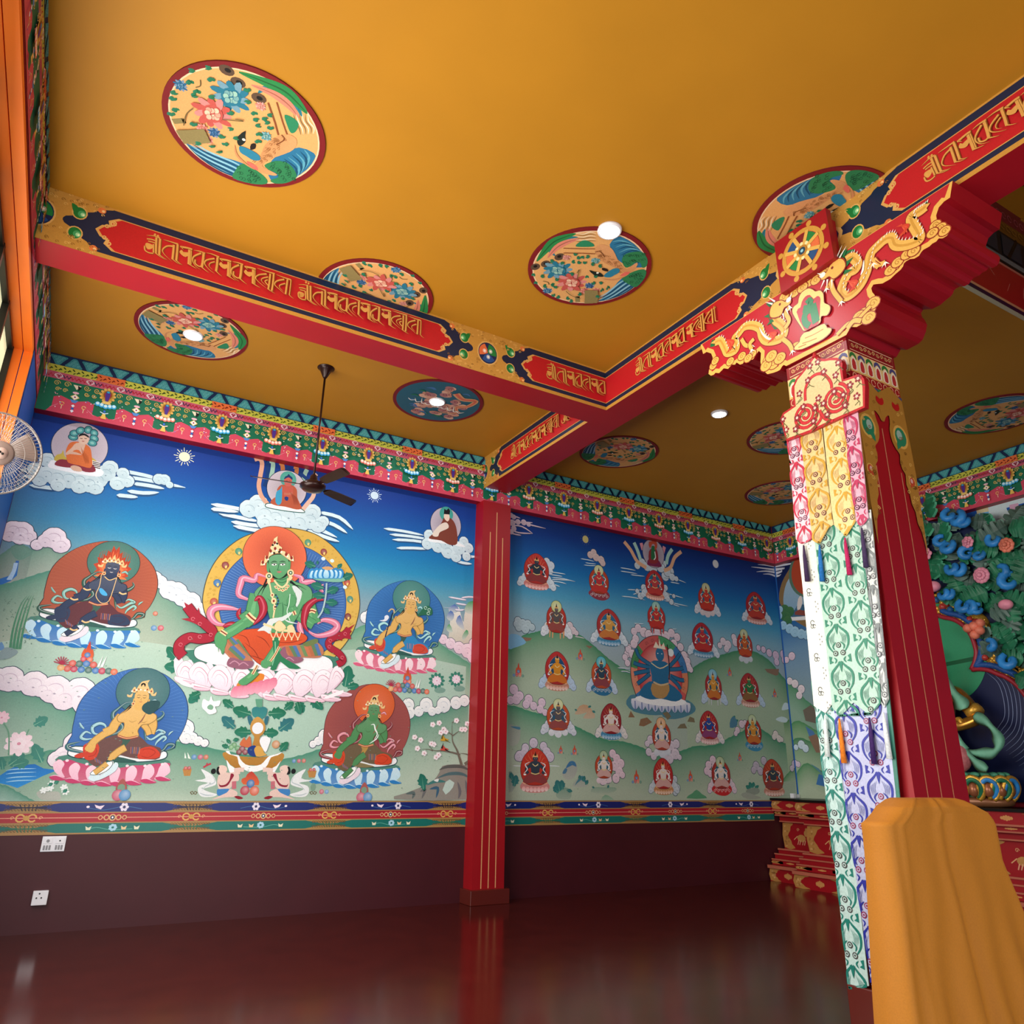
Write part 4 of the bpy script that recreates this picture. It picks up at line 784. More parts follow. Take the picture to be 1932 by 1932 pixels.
# dress
T('570,1170 650,1130 850,1110 1000,1130 1250,1150 1330,1190 1310,1240 1200,1280 1060,1290 1000,1390 960,1480 860,1470 760,1380 680,1260', 'd0522c', 3, 'c04a2a', '6a2418', .006)
for L in ('640,1170 720,1200 760,1300','700,1250 800,1330 860,1440','1000,1240 1150,1250 1290,1220','820,1180 900,1220 960,1300','760,1380 830,1400 930,1440'): a.st(Z(L), .01, '8a2c18', 4, 2)
def stripes(P0, P1, P2, P3, n):
    cs_ = ['b06a4a','5f7d5a','4f72a8','b0785a','6a8a5e','c07050']
    A, B, C_, D = [Z([p])[0] for p in (P0, P1, P2, P3)]
    for i in range(n):
        g = lambda A, B, t: (A[0]+(B[0]-A[0])*t, A[1]+(B[1]-A[1])*t)
        a.p([g(A, B, i/n), g(A, B, (i+1)/n), g(D, C_, (i+1)/n), g(D, C_, i/n)], cs_[i % 6])
stripes((510,1290),(720,1390),(770,1440),(560,1440) if False else (600,1400), 7) if False else None
T('430,1270 520,1180 640,1220 700,1300 760,1390 780,1450 700,1480 600,1450 520,1370', 'b8765a'); stripes((520,1350),(590,1230),(730,1370),(660,1470), 4); stripes((585,1240),(640,1215),(760,1390),(725,1370), 2); stripes((500,1200),(560,1180),(640,1260),(560,1290), 3)
T('1050,1290 1290,1270 1420,1240 1500,1320 1460,1400 1290,1400 1100,1380', 'b8765a'); stripes((1110,1290),(1440,1260),(1480,1380),(1170,1400), 9); T('1290,1260 1420,1210 1440,1250 1330,1290', '6a7a4a')
T('520,1470 560,1400 680,1430 790,1440 770,1500 680,1520 570,1500', '8e5a70'); T('1060,1340 1110,1290 1140,1380 1280,1400 1280,1440 1190,1460 1090,1410', '8e5a70')
for x, y in ((600,1455),(690,1470),(1150,1420)): a.st(Z([(x-50,y+10),(x,y-20),(x+50,y+14)]), .012, 'c08aa0', 3)
# body
SK, SD, SH = '569a68', '2f6a48', '7cbf88'
def limb(L, w_): a.st(Z(L), w_*1.1, SD, 6); a.st(Z(L), w_, SK, 6); a.st(Z([(x-8, y-8) for x, y in S(L)]), w_*.3, mixc(SK, SH, .5), 6, 2)
limb('830,760 800,900 780,970 690,1040', .185); limb('700,1050 610,1110 540,1150 470,1190', .125); limb('1330,760 1350,900 1400,1060', .19); limb('1400,1070 1290,1000 1200,930 1170,860', .13)
T('400,1200 440,1140 510,1160 520,1240 500,1300 480,1370 455,1310 410,1280', SK, 3, None, SD, .005)
for x in (430, 460, 490): a.st(Z([(x,1230),(x+6,1290),(x-2+8,1350)]), .026, SK, 3, 1)
T('1000,640 930,660 850,690 800,760 850,820 920,830 930,900 950,980 960,1040 900,1100 930,1140 1060,1150 1200,1130 1190,1060 1240,980 1290,870 1370,820 1380,740 1340,680 1220,640 1140,610', mixc(SK, 'ffffff', .04), 3, SK, SD, .006)
for L in ('930,800 1000,860 1080,850','1090,860 1160,880 1240,830','1080,840 1090,900 1085,1000','960,1000 1060,1020 1160,1000','1050,690 1090,720 1150,690'): a.st(Z(L), .012, SD, 4, 2)
T('1020,560 1130,560 1140,650 1080,700 1000,650', SK); a.st(Z('1030,600 1080,615 1130,595'), .009, SD, 3); a.st(Z('1025,630 1080,645 1135,622'), .009, SD, 3)
limb('1040,1290 980,1380 920,1470', .11); T('870,1440 920,1420 950,1470 920,1510 870,1490', SK)
T('620,1680 700,1600 800,1560 900,1570 880,1640 780,1680 680,1700', 'd8802e'); 
for i in range(7): x = 590+62*i; T([(x-30,1760-8*i),(x,1700-14*i),(x+60,1690-14*i),(x+70,1760-16*i),(x+30,1800-14*i),(x-20,1800-8*i)], 'd8708e', 2, 'f0a8bc')
limb('820,1540 760,1600 690,1650', .09); T('640,1640 700,1600 740,1620 700,1680 650,1670', SK)
T('980,1210 1060,1210 1040,1300 1080,1390 1180,1450 1270,1510 1150,1510 1060,1440 1020,1520 960,1520 1000,1400', '2a7a54', 2); a.st(Z('1010,1240 1010,1360 980,1480'), .014, '7ab894', 4)
# white shawl
T('1180,680 1260,700 1280,760 1250,860 1210,900 1230,800', 'd4dcdc'); T('960,1010 1080,990 1180,930 1170,970 1090,1030 990,1060 960,1160 900,1130 830,1130 920,1060', 'd4dcdc'); a.st(Z('1100,1010 1150,1040 1240,1060'), .02, 'd4dcdc', 4, 2)
# head
T('950,380 930,440 930,520 960,580 1030,610 1110,590 1150,540 1160,450 1140,390 1060,350', '14261e'); T('945,440 955,390 1000,365 1050,360 1100,368 1140,410 1150,470 1135,530 1100,575 1050,605 1000,580 960,530', mixc(SK, 'ffffff', .06), 3, SK)
for sx, x in ((-1, 1000), (1, 1085)):
    a.st(Z([(x-36,445 if sx < 0 else 438),(x,428),(x+34,438)]), .012, '1c3a2c', 4, 2); T([(x-30,462),(x,450),(x+30,458),(x,474)], 'eef2ec', 2); a.p(ell(*Z([(x+2,462)])[0], .012, .012, 8), '14201c'); a.st(Z([(x-32,460),(x,447),(x+32,456)]), .008, '14261e', 4)
a.st(Z('1048,450 1040,500 1030,515 1055,518'), .008, SD, 3); T('1025,535 1050,528 1078,532 1052,548', 'b06a68', 2); T('925,440 945,460 950,540 925,520', SK); T('1148,440 1166,430 1160,520 1145,520', SK)
for L in ('930,600 890,680 850,740 825,790','945,640 900,700 870,770','920,660 860,720','1150,600 1190,660 1260,680 1330,720','1170,630 1240,690 1300,750','1160,640 1220,670'): a.st(Z(L), .022, '0e1c20', 4, 1)
# crown and jewels
G1, G2, G3 = 'ecd0a0', 'b8844a', '8a2f28'
T('860,470 870,420 900,430 910,370 940,390 950,330 980,340 960,290 985,260 1000,200 1035,175 1030,220 1050,270 1080,290 1070,320 1110,330 1120,370 1150,350 1165,400 1190,370 1200,430 1160,420 1120,390 1060,345 1000,350 950,380 930,430 890,470', G1, 1, None, G2, .004)
for x, y in ((885,440),(925,390),(965,325),(1010,300),(1060,315),(1120,360),(1175,395),(1005,240)): a.p(ell(*Z([(x,y)])[0], .018, .024, 8), G3); a.p(ell(*Z([(x+14,y+20)])[0], .012, .012, 6), 'f6f0e6')
for x, y in ((985,265),(1030,250),(1000,345),(1050,335)): a.p(ell(*Z([(x,y)])[0], .016, .016, 6), '20241e')
for x, y in ((948,578),(1166,545)): a.p(ell(*Z([(x,y)])[0], .045, .048, 14), G1); a.p(ell(*Z([(x,y)])[0], .026, .028, 12), '3a6a50'); a.p(ell(*Z([(x,y)])[0], .012, .012, 8), 'd8e8d8'); T([(x-20,y+40),(x,y+30),(x+20,y+50),(x-10,y+84)], G1, 2)
a.st(Z('1000,620 1040,670 1085,690 1130,650 1140,600'), .024, G1, 5); a.st(Z('1000,680 1050,710 1090,730 1140,690'), .014, G1, 5)
for x, y in ((1020,690),(1050,712),(1085,722),(1120,705),(1140,680)): a.p(ell(*Z([(x,y)])[0], .02, .022, 8), G1); a.p(ell(*Z([(x,y)])[0], .009, .01, 6), G3)
a.st(Z('950,640 970,740 990,830 1005,890 990,1000'), .02, G1, 5)
for x, y, r in ((980,770,.026),(995,830,.036),(1005,890,.024),(1000,915,.016)): a.p(ell(*Z([(x,y)])[0], r, r*1.2, 10), G1); a.p(ell(*Z([(x,y)])[0], r*.4, r*.5, 8), G3)
for i in range(9): a.p(ell(*Z([(1015+26*math.sin(i/8*3.1), 770+15*i)])[0], .012, .012, 7), '2f6f9a' if i % 2 else '1c2c3c')
for L, w_ in (('730,960 770,1000 810,1030',.07),('1340,940 1380,925 1420,940',.055),('1190,920 1210,970',.05),('460,1130 520,1170',.05),('1050,1290 1010,1370 960,1440',.03),('830,1480 780,1570',.035)): a.st(Z(L), w_, G1, 4); a.st(Z(L), w_*.3, G3, 4)
a.st(Z('890,1060 1000,1100 1060,1120 1200,1140'), .03, G1, 5); T('1020,1050 1060,1030 1090,1060 1120,1100 1060,1140 1000,1110', G1, 2, None, G2, .004); T('1130,1090 1180,1070 1210,1130 1150,1150', G1, 2)
for i in range(5): x = 960+62*i; a.st(Z([(x,1130),(x+14,1185),(x+38,1200),(x+60,1140)]), .014, 'f0c8a0', 5); a.p(ell(*Z([(x+30,1215)])[0], .012, .02, 7), G1)
scarf('800,830 850,800 890,890 870,980 790,1070', .09, 'a32338', 'c85a6c'); scarf('1500,820 1420,820 1340,880 1310,960 1300,1060 1340,1140', .085, 'a32338', 'c85a6c')
# blue lotus on its stem
a.st(Z('1440,1000 1490,920 1520,780 1530,650'), .022, 'a8c4c8', 5); leafp(a, Z, '1530,740 1650,700|1520,840 1640,850|1500,700 1370,660|1510,780 1390,770|1500,900 1560,960|1420,480 1310,440|1640,500 1690,450|1680,600 1800,560|1440,460 1440,420', '1f6a5a')
T('1370,570 1420,560 1640,570 1720,620 1640,640 1500,630 1400,610', '7ab4a0')
for x, k in ((1400,-1),(1650,1),(1440,-.6),(1610,.6),(1480,-.3),(1570,.3),(1525,0)): T([(x-36+30*k,600),(x-44+10*k,540),(x+20*k,480+18*abs(k)),(x+44+10*k,540),(x+36+30*k if k < 0 else x+36,600)], '2f86c4', 2); T([(x-22+20*k,595),(x-26+8*k,545),(x+14*k,505+18*abs(k)),(x+26+8*k,545),(x+22,595)], 'cdeaf6', 2, '8cc8e6')
T('1480,495 1540,480 1600,500 1540,520', 'd0a070'); 
for x, y in ((1500,400),(1590,420),(1715,690)): a.p(ell(*Z([(x,y)])[0], .03, .026, 9), 'd4eef2')
limb('1200,930 1170,860 1190,790', .1); T('1130,830 1150,790 1190,770 1220,820 1200,880 1150,890', SK, 3, None, SD, .004); a.st(Z('1180,800 1172,720'), .022, SK, 0, 1); a.st(Z('1200,800 1215,740'), .02, SK, 0, 1); a.st(Z('1150,820 1130,790'), .02, SK, 0, 1); a.st(Z('1160,760 1150,860 1130,940 1160,1030'), .01, 'd8ece0', 5)
# ------------------------------------------------------------------ offerings and plants
leafp(a, zO, '690,310 550,210|920,400 680,330|1140,390 1380,380|1350,340 1470,240|260,120 120,190|1510,240 1560,400|1760,230 1850,340', '1a6a4c'); leafp(a, zO, '710,580 540,430|1280,610 1480,460', '2a6a74'); leafp(a, zO, '920,630 700,630|1080,640 1280,640', '1f6e50')
for i in range(7): a.st(zO([(1020+12*(i-3),200),(1030+8*(i-3),330)]), .02, '5f9a80', 0); 
A3(zO, '930,330 980,300 1030,310 1080,300 1130,330 1110,420 1050,460 1000,450 940,420', '2f7a80', 2, '3a8a88'); A3(zO, '870,430 920,420 940,500 900,540', '2f6a7a'); A3(zO, '1150,430 1110,430 1090,490 1120,540', '2f6a7a')
A3(zO, '905,580 930,490 1005,430 1080,490 1105,580 1070,660 1030,700 1040,820 940,820 960,700 930,650', 'c8964e', 3, 'b07a34'); a.p(ell(*zO('1005,580')[0], .068, .07, 20), 'e6e8f0')
A3(zO, '550,910 600,890 700,930 850,950 1050,955 1200,930 1300,900 1350,920 1340,980 1270,1060 1190,1110 1060,1080 900,1060 760,1110 650,1050 580,980', 'b8853e', 3, 'a8742e')
A3(zO, '590,880 640,880 660,920 760,930 780,980 850,1050 950,1070 1050,1050 1110,990 1160,940 1240,920 1330,890 1270,930 1180,960 1140,1050 1070,1120 930,1150 820,1110 760,1040 740,950 640,920', 'f0f2f6', 2); A3(zO, '600,990 650,1060 710,1100 700,1170 640,1150', 'f0f2f6', 2); A3(zO, '1310,1000 1250,1070 1180,1110 1180,1170 1230,1150', 'f0f2f6', 2)
A3(zO, '770,800 830,700 850,740 900,680 920,760 910,830', 'c86a42'); A3(zO, '1030,760 1050,700 1110,685 1170,720 1150,800 1110,890 1070,850', 'eceef4'); balls(a, zO, '700,800,38,5a9a64 660,830,36,6aa870 740,840,36,5a9a64 800,850,40,8a2c3c 760,890,36,7a2432 840,890,36,8a2c3c 1240,790,56,c89060')
A3(zO, '870,870 900,820 980,810 980,940 900,930', '1f3a82'); A3(zO, '960,850 1000,810 1060,830 1090,900 1120,930 1000,950 970,910', 'd0a050'); leafp(a, zO, '640,830 540,800|680,740 760,720|1290,880 1400,760|650,780 600,720', '1f6e50')
for L in ('820,1310 800,1240 850,1220 870,1180 930,1140 980,1190 1010,1230 1020,1320',): A3(zO, L, 'b83a34', 2, 'd8683c')
balls(a, zO, '915,1300,54,2f6fae 840,1390,62,b82c48 965,1395,64,d86444 180,955,34,4f8ac0 262,955,34,c05878 335,955,33,c86848 1480,1005,28,4f8ac0 1545,1005,28,c05870 1608,1003,30,c86858 1838,1405,34,c8607c 1905,1405,30,6aa0d4')
for mx in (0, 1):
    g = (lambda L: zO([((1905-x) if mx else x, y) for x, y in S(L)]))
    a.p(smooth(g('190,1260 330,1230 270,1110 420,1190 470,1300 400,1340 300,1370 380,1410 480,1440 420,1470 280,1470 230,1400 250,1330 360,1290'), 3), 'e4e8ec'); a.st(g('250,1420 330,1450 440,1450'), .014, 'b8c4cc', 4, 2); a.st(g('420,1200 450,1280 340,1330 280,1390'), .012, 'b8c4cc', 4, 2)
    a.p(smooth(g('480,1280 500,1190 560,1150 640,1160 700,1150 760,1180 760,1260 700,1280 640,1370 520,1380 490,1340'), 3), 'e2c4bc'); a.p(smooth(g('480,1380 520,1370 650,1370 640,1420 520,1460 480,1440'), 3), '3f80c0'); a.p(smooth(g('600,1420 650,1370 740,1410 720,1470 580,1480 460,1500 420,1500'), 3), 'e2c4bc')
    a.p(smooth(g('500,1290 520,1320 590,1310 640,1250 660,1170 700,1190 660,1260 610,1330 520,1345'), 3), '8a2038'); a.st(g('700,1130 770,1120 830,1120'), .05, 'e2c4bc', 3); a.st(g('740,1180 740,1130'), .07, 'e2c4bc', 0); a.p(smooth(g('480,1140 490,1080 540,1060 600,1080 610,1130 570,1170 510,1170'), 3), 'e6c8be'); a.p(smooth(g('470,1150 480,1090 510,1080 500,1130 520,1180 490,1180'), 3), '14161a'); a.p(ell(*g('432,1140')[0], .03, .032, 10), '14161a'); a.st(g('700,1270 700,1370'), .05, 'c06a78', 0); a.p(smooth(g('700,1470 760,1460 820,1490 760,1505'), 2), '8a1f30')
    a.st(g('130,1415 160,1400 175,1430 150,1440 130,1415'), .01, '6a5a40', 0); a.st(g('220,1415 190,1400 175,1430 200,1440 220,1415'), .01, '6a5a40', 0)
for x, y in ((90,1110),(1715,1130)): A3(zO, [(x-60,y),(x+60,y),(x+40,y+90),(x-40,y+90)], 'b8844a', 1); balls(a, zO, f'{x-20},{y-10},24,c8483c {x+25},{y-12},24,b83a44')
a.st(zO('300,1090 350,1060 400,1040'), .02, 'b83a4c', 3); a.st(zO('340,1070 350,1030'), .014, 'b83a4c', 0); A3(zO, '280,300 300,200 370,230 400,160 430,230 520,220 500,290 450,300 470,370 380,400 330,360', 'f2eef2'); A3(zO, '350,300 390,270 430,300 410,340 360,330', '7aa88e')
A3(zO, '55,970 60,890 80,970', 'e8f0e8', 0); A3(zO, '100,970 95,890 135,980', 'e8f0e8', 0); a.p(ell(*zO('1730,1345')[0], .035, .05, 10), '7a9a88')
for L, (x, y) in ((zB, (795,1905)), (zR, (752,2010))):
    u, v = L([(x, y)])[0]; v += .02; flamejewel(a, u, v-.03, .3)
    for i, (dx, dy, c) in enumerate(((-.26,-.2,'c84a3c'),(-.16,-.2,'b82c50'),(-.05,-.2,'2f72b4'),(.06,-.2,'3a6a62'),(.17,-.2,'2f72b4'),(.27,-.2,'b82c50'),(-.1,-.1,'3a6a62'),(.12,-.1,'c84a3c'),(.01,-.09,'2f72b4'),(-.36,-.19,'d8a060'),(-.2,-.1,'c84a3c'),(.37,-.19,'3a6a62'),(.46,-.2,'d8643c'))): a.rad(ell(u+dx*.66, v+dy*.62, .037, .037, 12), mixc(c, 'ffffff', .25), c)
    for sx in (1, .8): a.p([(u+sx*.15,v-.08),(u+sx*.2,v+.05),(u+sx*.18,v-.08)], 'eef0f2')
    for i in range(9): a.st([(u-.24,v-.08),(u-.24+.08*math.cos(i*.36), v-.08+.085*math.sin(i*.36))], .01, 'a82a4a', 0)
for x, y in ((228,1490),(686,1494)):
    u, v = PM.px(x, y); a.p([(u-.05,v-.02),(u-.045,v+.06),(u,v+.12),(u+.045,v+.06),(u+.05,v-.02)], 'a85a58', 2); a.p(ell(u, v+.02, .04, .042, 10), '7a9a86'); balls(a, q1, f'{x-6},{y+10},7,c8607c {x+7},{y+10},7,5a98cc')
balls(a, zB, '1800,1220,36,c86a48 1780,1430,42,4f8ac0 1880,1430,44,c84a5c')
# lotus pond, bamboo, blossoms, rocks
leafp(a, zL, '60,1620 170,1540|20,1650 10,1560|90,1620 200,1590|290,1600 230,1470|230,1345 330,1290', '3f7f72')
for i in range(4): a.st(zL([(70+22*i,820),(90+24*i,680),(140+22*i,520),(190+14*i,450)]), .028, '4a8a6a', 4, 1)
for i in range(60): x, y = random.uniform(20,250), random.uniform(470,780); a.st(zL([(x,y),(x+random.uniform(-14,14),y+8)]), .009, '6a8a7a', 0)
A3(zL, '-10,860 30,810 90,815 125,840 90,870 40,890 -10,890', '8aa0a4'); A3(zL, '-10,800 10,770 30,810 0,830', '6a94c0')
def flower(q, x, y, r, c='f2dce6', k=9, c2='d890a8'):
    p = q([(x, y)])[0]; R_ = r*q.mpp
    for i in range(k): t = i*2*math.pi/k; a.p(ell(p[0]+R_*.6*math.cos(t), p[1]+R_*.55*math.sin(t), R_*.48, R_*.3, 9, rot=t), mixc(c, c2, .25), 0, c)
    for i in range(5): t = i*1.256+.4; a.p(ell(p[0]+R_*.28*math.cos(t), p[1]+R_*.25*math.sin(t), R_*.28, R_*.24, 8), c)
    a.p(ell(*p, R_*.15, R_*.13, 7), c2)
flower(zL, 130, 1470, 78, 'f4e2ea'); flower(zL, 12, 1290, 42, 'f0ccd8'); a.st(zL('25,1330 60,1400 60,1550'), .014, '6a9a80', 4); a.st(zL('180,1410 200,1370'), .012, '6a9a80', 0)
A3(zL, '250,1810 290,1790 330,1800 400,1800 420,1840 400,1858 290,1856', 'b0b4ac')
for x, y in ((355,1745),(440,1770),(450,1800),(345,1775),(300,1790)): flower(zL, x, y, 22, 'eef2f2', 6, 'c8d8d8')
for x, y in ((370,1745),(430,1805),(330,1760)): leafp(a, zL, f'{x},{y} {x+34},{y-20}', '2f7a64')
for x, y, r in ((1490,30,70),(1735,10,66)):
    for i in range(11): t = i*.571; leafp(a, zG, f'{x+r*.6*math.cos(t):.0f},{y+r*.6*math.sin(t):.0f} {x+r*1.5*math.cos(t):.0f},{y+r*1.5*math.sin(t):.0f}', '2f7a66')
    flower(zG, x, y, r, 'ecdcea'); A3(zG, [(x-30,y+110),(x+40,y+80),(x+110,y+110),(x+80,y+150),(x,y+150)], '7aa094')
A3(zG, '950,1515 1100,1440 1280,1370 1350,1330 1450,1280 1520,1180 1560,1100 1700,1080 1850,1090 1930,1150 1930,1515', '8a837c', 2, '8f8d86')
for L, c in (('1520,1150 1620,1110 1800,1110 1920,1170','5a5a58'),('1500,1250 1640,1200 1800,1200 1920,1260','4f6a70'),('1360,1340 1480,1290 1600,1300','3f7a78'),('1750,1300 1780,1420 1760,1510','6a6a70'),('1850,1280 1870,1400 1880,1510','66666c'),('1100,1450 1200,1440 1180,1510','5a6a6a'),('1400,1390 1500,1380 1480,1500','3a5f7a'),('1280,1420 1340,1400 1300,1510','6a6a6c')): a.st(zG(L), .045, c, 4, 2)
A3(zG, '1560,1400 1600,1300 1650,1270 1710,1310 1690,1370 1650,1420 1600,1460', 'bcd4cc', 1); A3(zG, '1450,1280 1510,1260 1500,1300', 'e0e4e4'); A3(zG, '1270,1220 1300,1200 1340,1300 1350,1390 1310,1400 1290,1300', '1f6a5a'); leafp(a, zG, '1320,1390 1300,1200', '1f6a5a')
for L, w_ in (('1800,1090 1770,990 1740,900 1690,800 1680,700 1680,560',.04),('1780,960 1680,930 1560,910 1440,900 1360,800',.03),('1840,1080 1890,1030 1880,960 1780,940',.05),('1690,720 1640,680 1560,640',.02),('1690,720 1740,680 1790,650',.018),('1440,910 1380,890 1280,890',.018),('1680,560 1720,520',.014)): a.st(zG(L), w_, '6f675c', 5, 1)
for x, y in ((1735,530),(1575,640),(1800,640),(1600,670),(1285,775),(1450,830),(1245,880),(1330,940),(1480,990),(1420,820),(1540,680),(1210,740),(1440,580),(1520,560),(1870,570),(1840,640),(1510,960)):
    for i in range(5): t = i*1.3; a.p(ell(*zG([(x+18*math.cos(t), y+18*math.sin(t))])[0], .022, .02, 7), 'f4e8ee')
    for i in range(4): t = i*1.6+.5; a.st(zG([(x+24*math.cos(t),y+24*math.sin(t)),(x+58*math.cos(t),y+58*math.sin(t))]), .016, '24503c', 0, 2)
    a.p(ell(*zG([(x,y)])[0], .009, .009, 5), 'd06a80')
for i in range(40): x, y = random.uniform(1130,1550), random.uniform(640,1080); a.st(zG([(x,y),(x+20,y-14)]), .01, '2a5a44', 0, 2)
for dy, c, c2 in ((0,'c89a2c','6a5a24'),(120,'c8483c','2a1a1c')): A3(zG, [(1530,780+dy),(1570,720+dy),(1590,750+dy),(1640,770+dy),(1600,790+dy),(1550,785+dy)], c, 1); a.st(zG([(1590,770+dy),(1660,810+dy)]), .022, c2, 0, 1); a.st(zG([(1550,760+dy),(1570,690+dy)]), .03, c2, 0, 1)
for i in range(170):
    x, y = random.uniform(5,880), random.uniform(1190,1500); u, v = PM.px(x, y)
    if all(((u-cx)**2+(v-cv)**2) > .6 for cx, cv in ((2.0,2.9),)): a.p(ell(u, v, .012, .004, 5), '6a9080')
mu = a.build('mural_painting', M['paint'], None, (2, 9.99, 3.4)); tag(mu, 'large mural of a big green seated goddess with four smaller attendants, beside the window wall', 'mural')
# ------------------------------------------------------------------ right mural
a = Art(PM, .05, .00016, .001); a.cl = (5.4, 11.852, Z1+.001, 5.7)
sky = stops(PM, 1200, [(995,'08204e'),(1040,'0c3480'),(1080,'1458a0'),(1110,'1a72b0'),(1150,'4f9cc0'),(1185,'86b0c2'),(1230,'98acb8'),(1300,'9cb0a8'),(1500,'aebcac')])
a.grid(frange(5.57, 11.86, 8), frange(Z1+.002, 5.68, 30), sky)
kw = dict(umin=5.57, umax=11.87)
K1 = Q(PM, 960, 960, 6.44); K2 = Q(PM, 1240, 1030, 6.44); K3 = Q(PM, 960, 1220, 6.44); K4 = Q(PM, 1250, 1230, 6.232)
cs = lambda q, L, **k: cloud(a, q, L, **k)
hill(a, q1('940,1228 965,1222 985,1200 1005,1194 1022,1190 1050,1186 1090,1196 1120,1218 1145,1240 1170,1258 1195,1270 1230,1285'), '3f8560', 'a8bba6', .75, **kw)
hill(a, q1('1290,1275 1310,1258 1330,1246 1350,1239 1370,1233 1400,1226 1425,1230 1450,1245 1465,1262 1478,1278 1500,1295 1560,1310'), '3f8560', 'a4b8a2', .8, **kw)
hill(a, q1('940,1330 970,1332 1000,1342 1030,1350 1060,1362 1090,1372 1110,1382 1145,1396 1170,1398 1200,1406 1225,1416 1250,1424 1290,1415 1310,1408 1350,1405 1375,1392 1400,1380 1420,1370 1440,1378 1470,1398 1500,1410 1540,1440 1560,1446'), '3f8a6a', 'aebdaa', .75, **kw)
hill(a, q1('1478,1360 1495,1358 1510,1362 1530,1374 1545,1384'), '4f8a5a', 'a8bca0', .3, **kw)
hill(a, q1('1474,1475 1490,1455 1505,1446 1520,1440 1535,1446 1560,1460'), '4a8c5e', 'b4c2ac', .25, **kw)
a.p(K1('0,1540 60,1520 130,1540 210,1620 150,1660 60,1690 0,1700'), '7ab0d4', 2)
for L in ('160,1560 280,1570 260,1600 210,1610','930,1660 1020,1670 980,1700'): a.p(K1(L), '8a6a58', 1)
a.p(K4('1200,200 1370,200 1360,270 1330,280 1230,240'), '8a6e5c', 1); a.p(K4('1600,700 1700,610 1780,660 1760,770 1650,760'), '6e655c', 2); a.p(K4('1640,790 1700,820 1760,900 1700,890 1650,840'), '4f7ab0', 2)
for L in ('1430,600 1480,610 1500,660 1450,680 1400,680','1510,680 1570,645 1650,660 1600,700','1330,790 1400,760 1470,790 1450,830 1380,820'): a.p(K4(L), 'cfe0ee', 3)
a.p(K4('1570,1520 1730,1520 1860,1600 1900,1660 1570,1680'), 'b0bea8', 0); a.p(K4('1280,1530 1560,1520 1560,1700 1300,1700'), 'a8b6a4', 0)
# clouds
streaks(a, K1, '10,90 80,95 140,115|20,140 200,180 450,240|20,200 160,215 290,300|20,250 120,290 290,300|10,290 80,310 150,322|20,170 200,165 290,170', 20, 'd8c0cc', '2a3a5e')
cs(K1, '30,80,30 60,100,30 110,160,34 180,165,36 240,190,28 40,170,40 60,240,34 30,280,30', c='d6bfcb', sh='a890a4', oc=None)
P_ = 'e4d4e0'
cs(K1, '1030,530,42 990,560,44 1060,590,48 1120,620,48 1140,660,40', c='d8c4c4', sh='a89098'); streaks(a, K1, '870,606 960,620 1040,640|910,682 1000,690 1060,690|930,655 1000,665 1060,670', 12, 'cfe0ea')
cs(K1, '460,640,44 510,690,50 500,760,40', c='cfd8e4'); streaks(a, K1, '500,765 600,780 690,795|510,800 580,810 650,822|520,835 640,845 810,886|520,880 620,890 700,912|530,910 580,930 620,945|520,860 600,860 740,870', 14, 'd4e4ee')
cs(K1, '110,1360,44 170,1390,46 230,1400,46 280,1440,40 120,1440,44 200,1460,50 90,1400,36', c='b8ccd4', sh='8aa4b0')
cs(K1, '740,1420,44 700,1450,50 780,1480,44 820,1510,30 650,1480,36', c='dccfd6', sh='b0a0b0'); streaks(a, K1, '800,1550 860,1560 920,1575', 14, 'dccfd6', None)
cs(K1, '1560,690,44 1620,650,50 1680,700,60 1750,720,70 1830,700,60 1880,670,46 1900,820,60 1960,760,60', c='ccd8e4', sh='94a8bc'); streaks(a, K1, '1355,716 1450,730 1540,750|1355,756 1450,770 1560,790|1480,800 1560,810 1650,820|1440,980 1540,985 1660,990|1370,1062 1500,1075 1660,1110|1510,1040 1560,1030 1680,1050|1520,1392 1580,1396 1640,1400', 14, 'd4e2ec')
cs(K1, '1560,1000,30 1640,960,44 1600,1060,44 1680,1040,40 1900,960,40', c='ccd8e4', sh='94a8bc')
streaks(a, K2, '80,380 220,400 350,450|160,440 220,450 270,460|60,560 200,600 315,632|80,660 220,700 375,732|140,690 220,720 270,735|140,1005 190,1010 240,1012', 14, 'ccdce6'); cs(K2, '40,260,60 120,320,50 180,380,44 230,400,30 120,600,34 200,610,24 170,680,34', c='ccd8e4', sh='94a8bc')
cs(K1, '1520,1490,46 1570,1450,50 1640,1500,60 1540,1580,50 1450,1690,50 1520,1640,54 1440,1760,46', c=P_, sh='b8a0b8'); cs(K3, '1450,30,50 1410,130,44 1440,200,44 1500,90,60', c=P_, sh='b8a0b8'); streaks(a, K3, '1320,256 1400,262 1480,270|1360,300 1420,300 1480,320', 14, 'e0e4ea')
cs(K1, '1700,1530,60 1800,1520,70 1880,1550,60', c=P_, sh='b8a0b8')
cs(K2, '170,1060,50 240,1110,46 200,1190,50 280,1230,46 340,1340,46 330,1420,50 300,1330,40 380,1460,40 100,1100,60', c=P_, sh='b8a0b8')
cs(K4, '250,40,50 290,110,46 300,180,50 330,210,34', c=P_, sh='b8a0b8')
cs(K2, '930,1110,40 800,1160,46 860,1200,50 760,1210,36 950,1170,50 840,1250,40', c='e2d6e2', sh='b8a4b8'); cs(K2, '1230,1240,34 1290,1260,40 1360,1300,46 1440,1330,54 1530,1320,54 1590,1360,46 1450,1410,44 1540,1390,40', c='e2c8de', sh='b89cb8')
cs(K3, '60,520,60 130,600,56 90,640,60 240,640,56 210,700,50 300,720,50 400,680,54 380,760,50 440,800,40 20,650,50', c='e0cadc', sh='b09cb4')
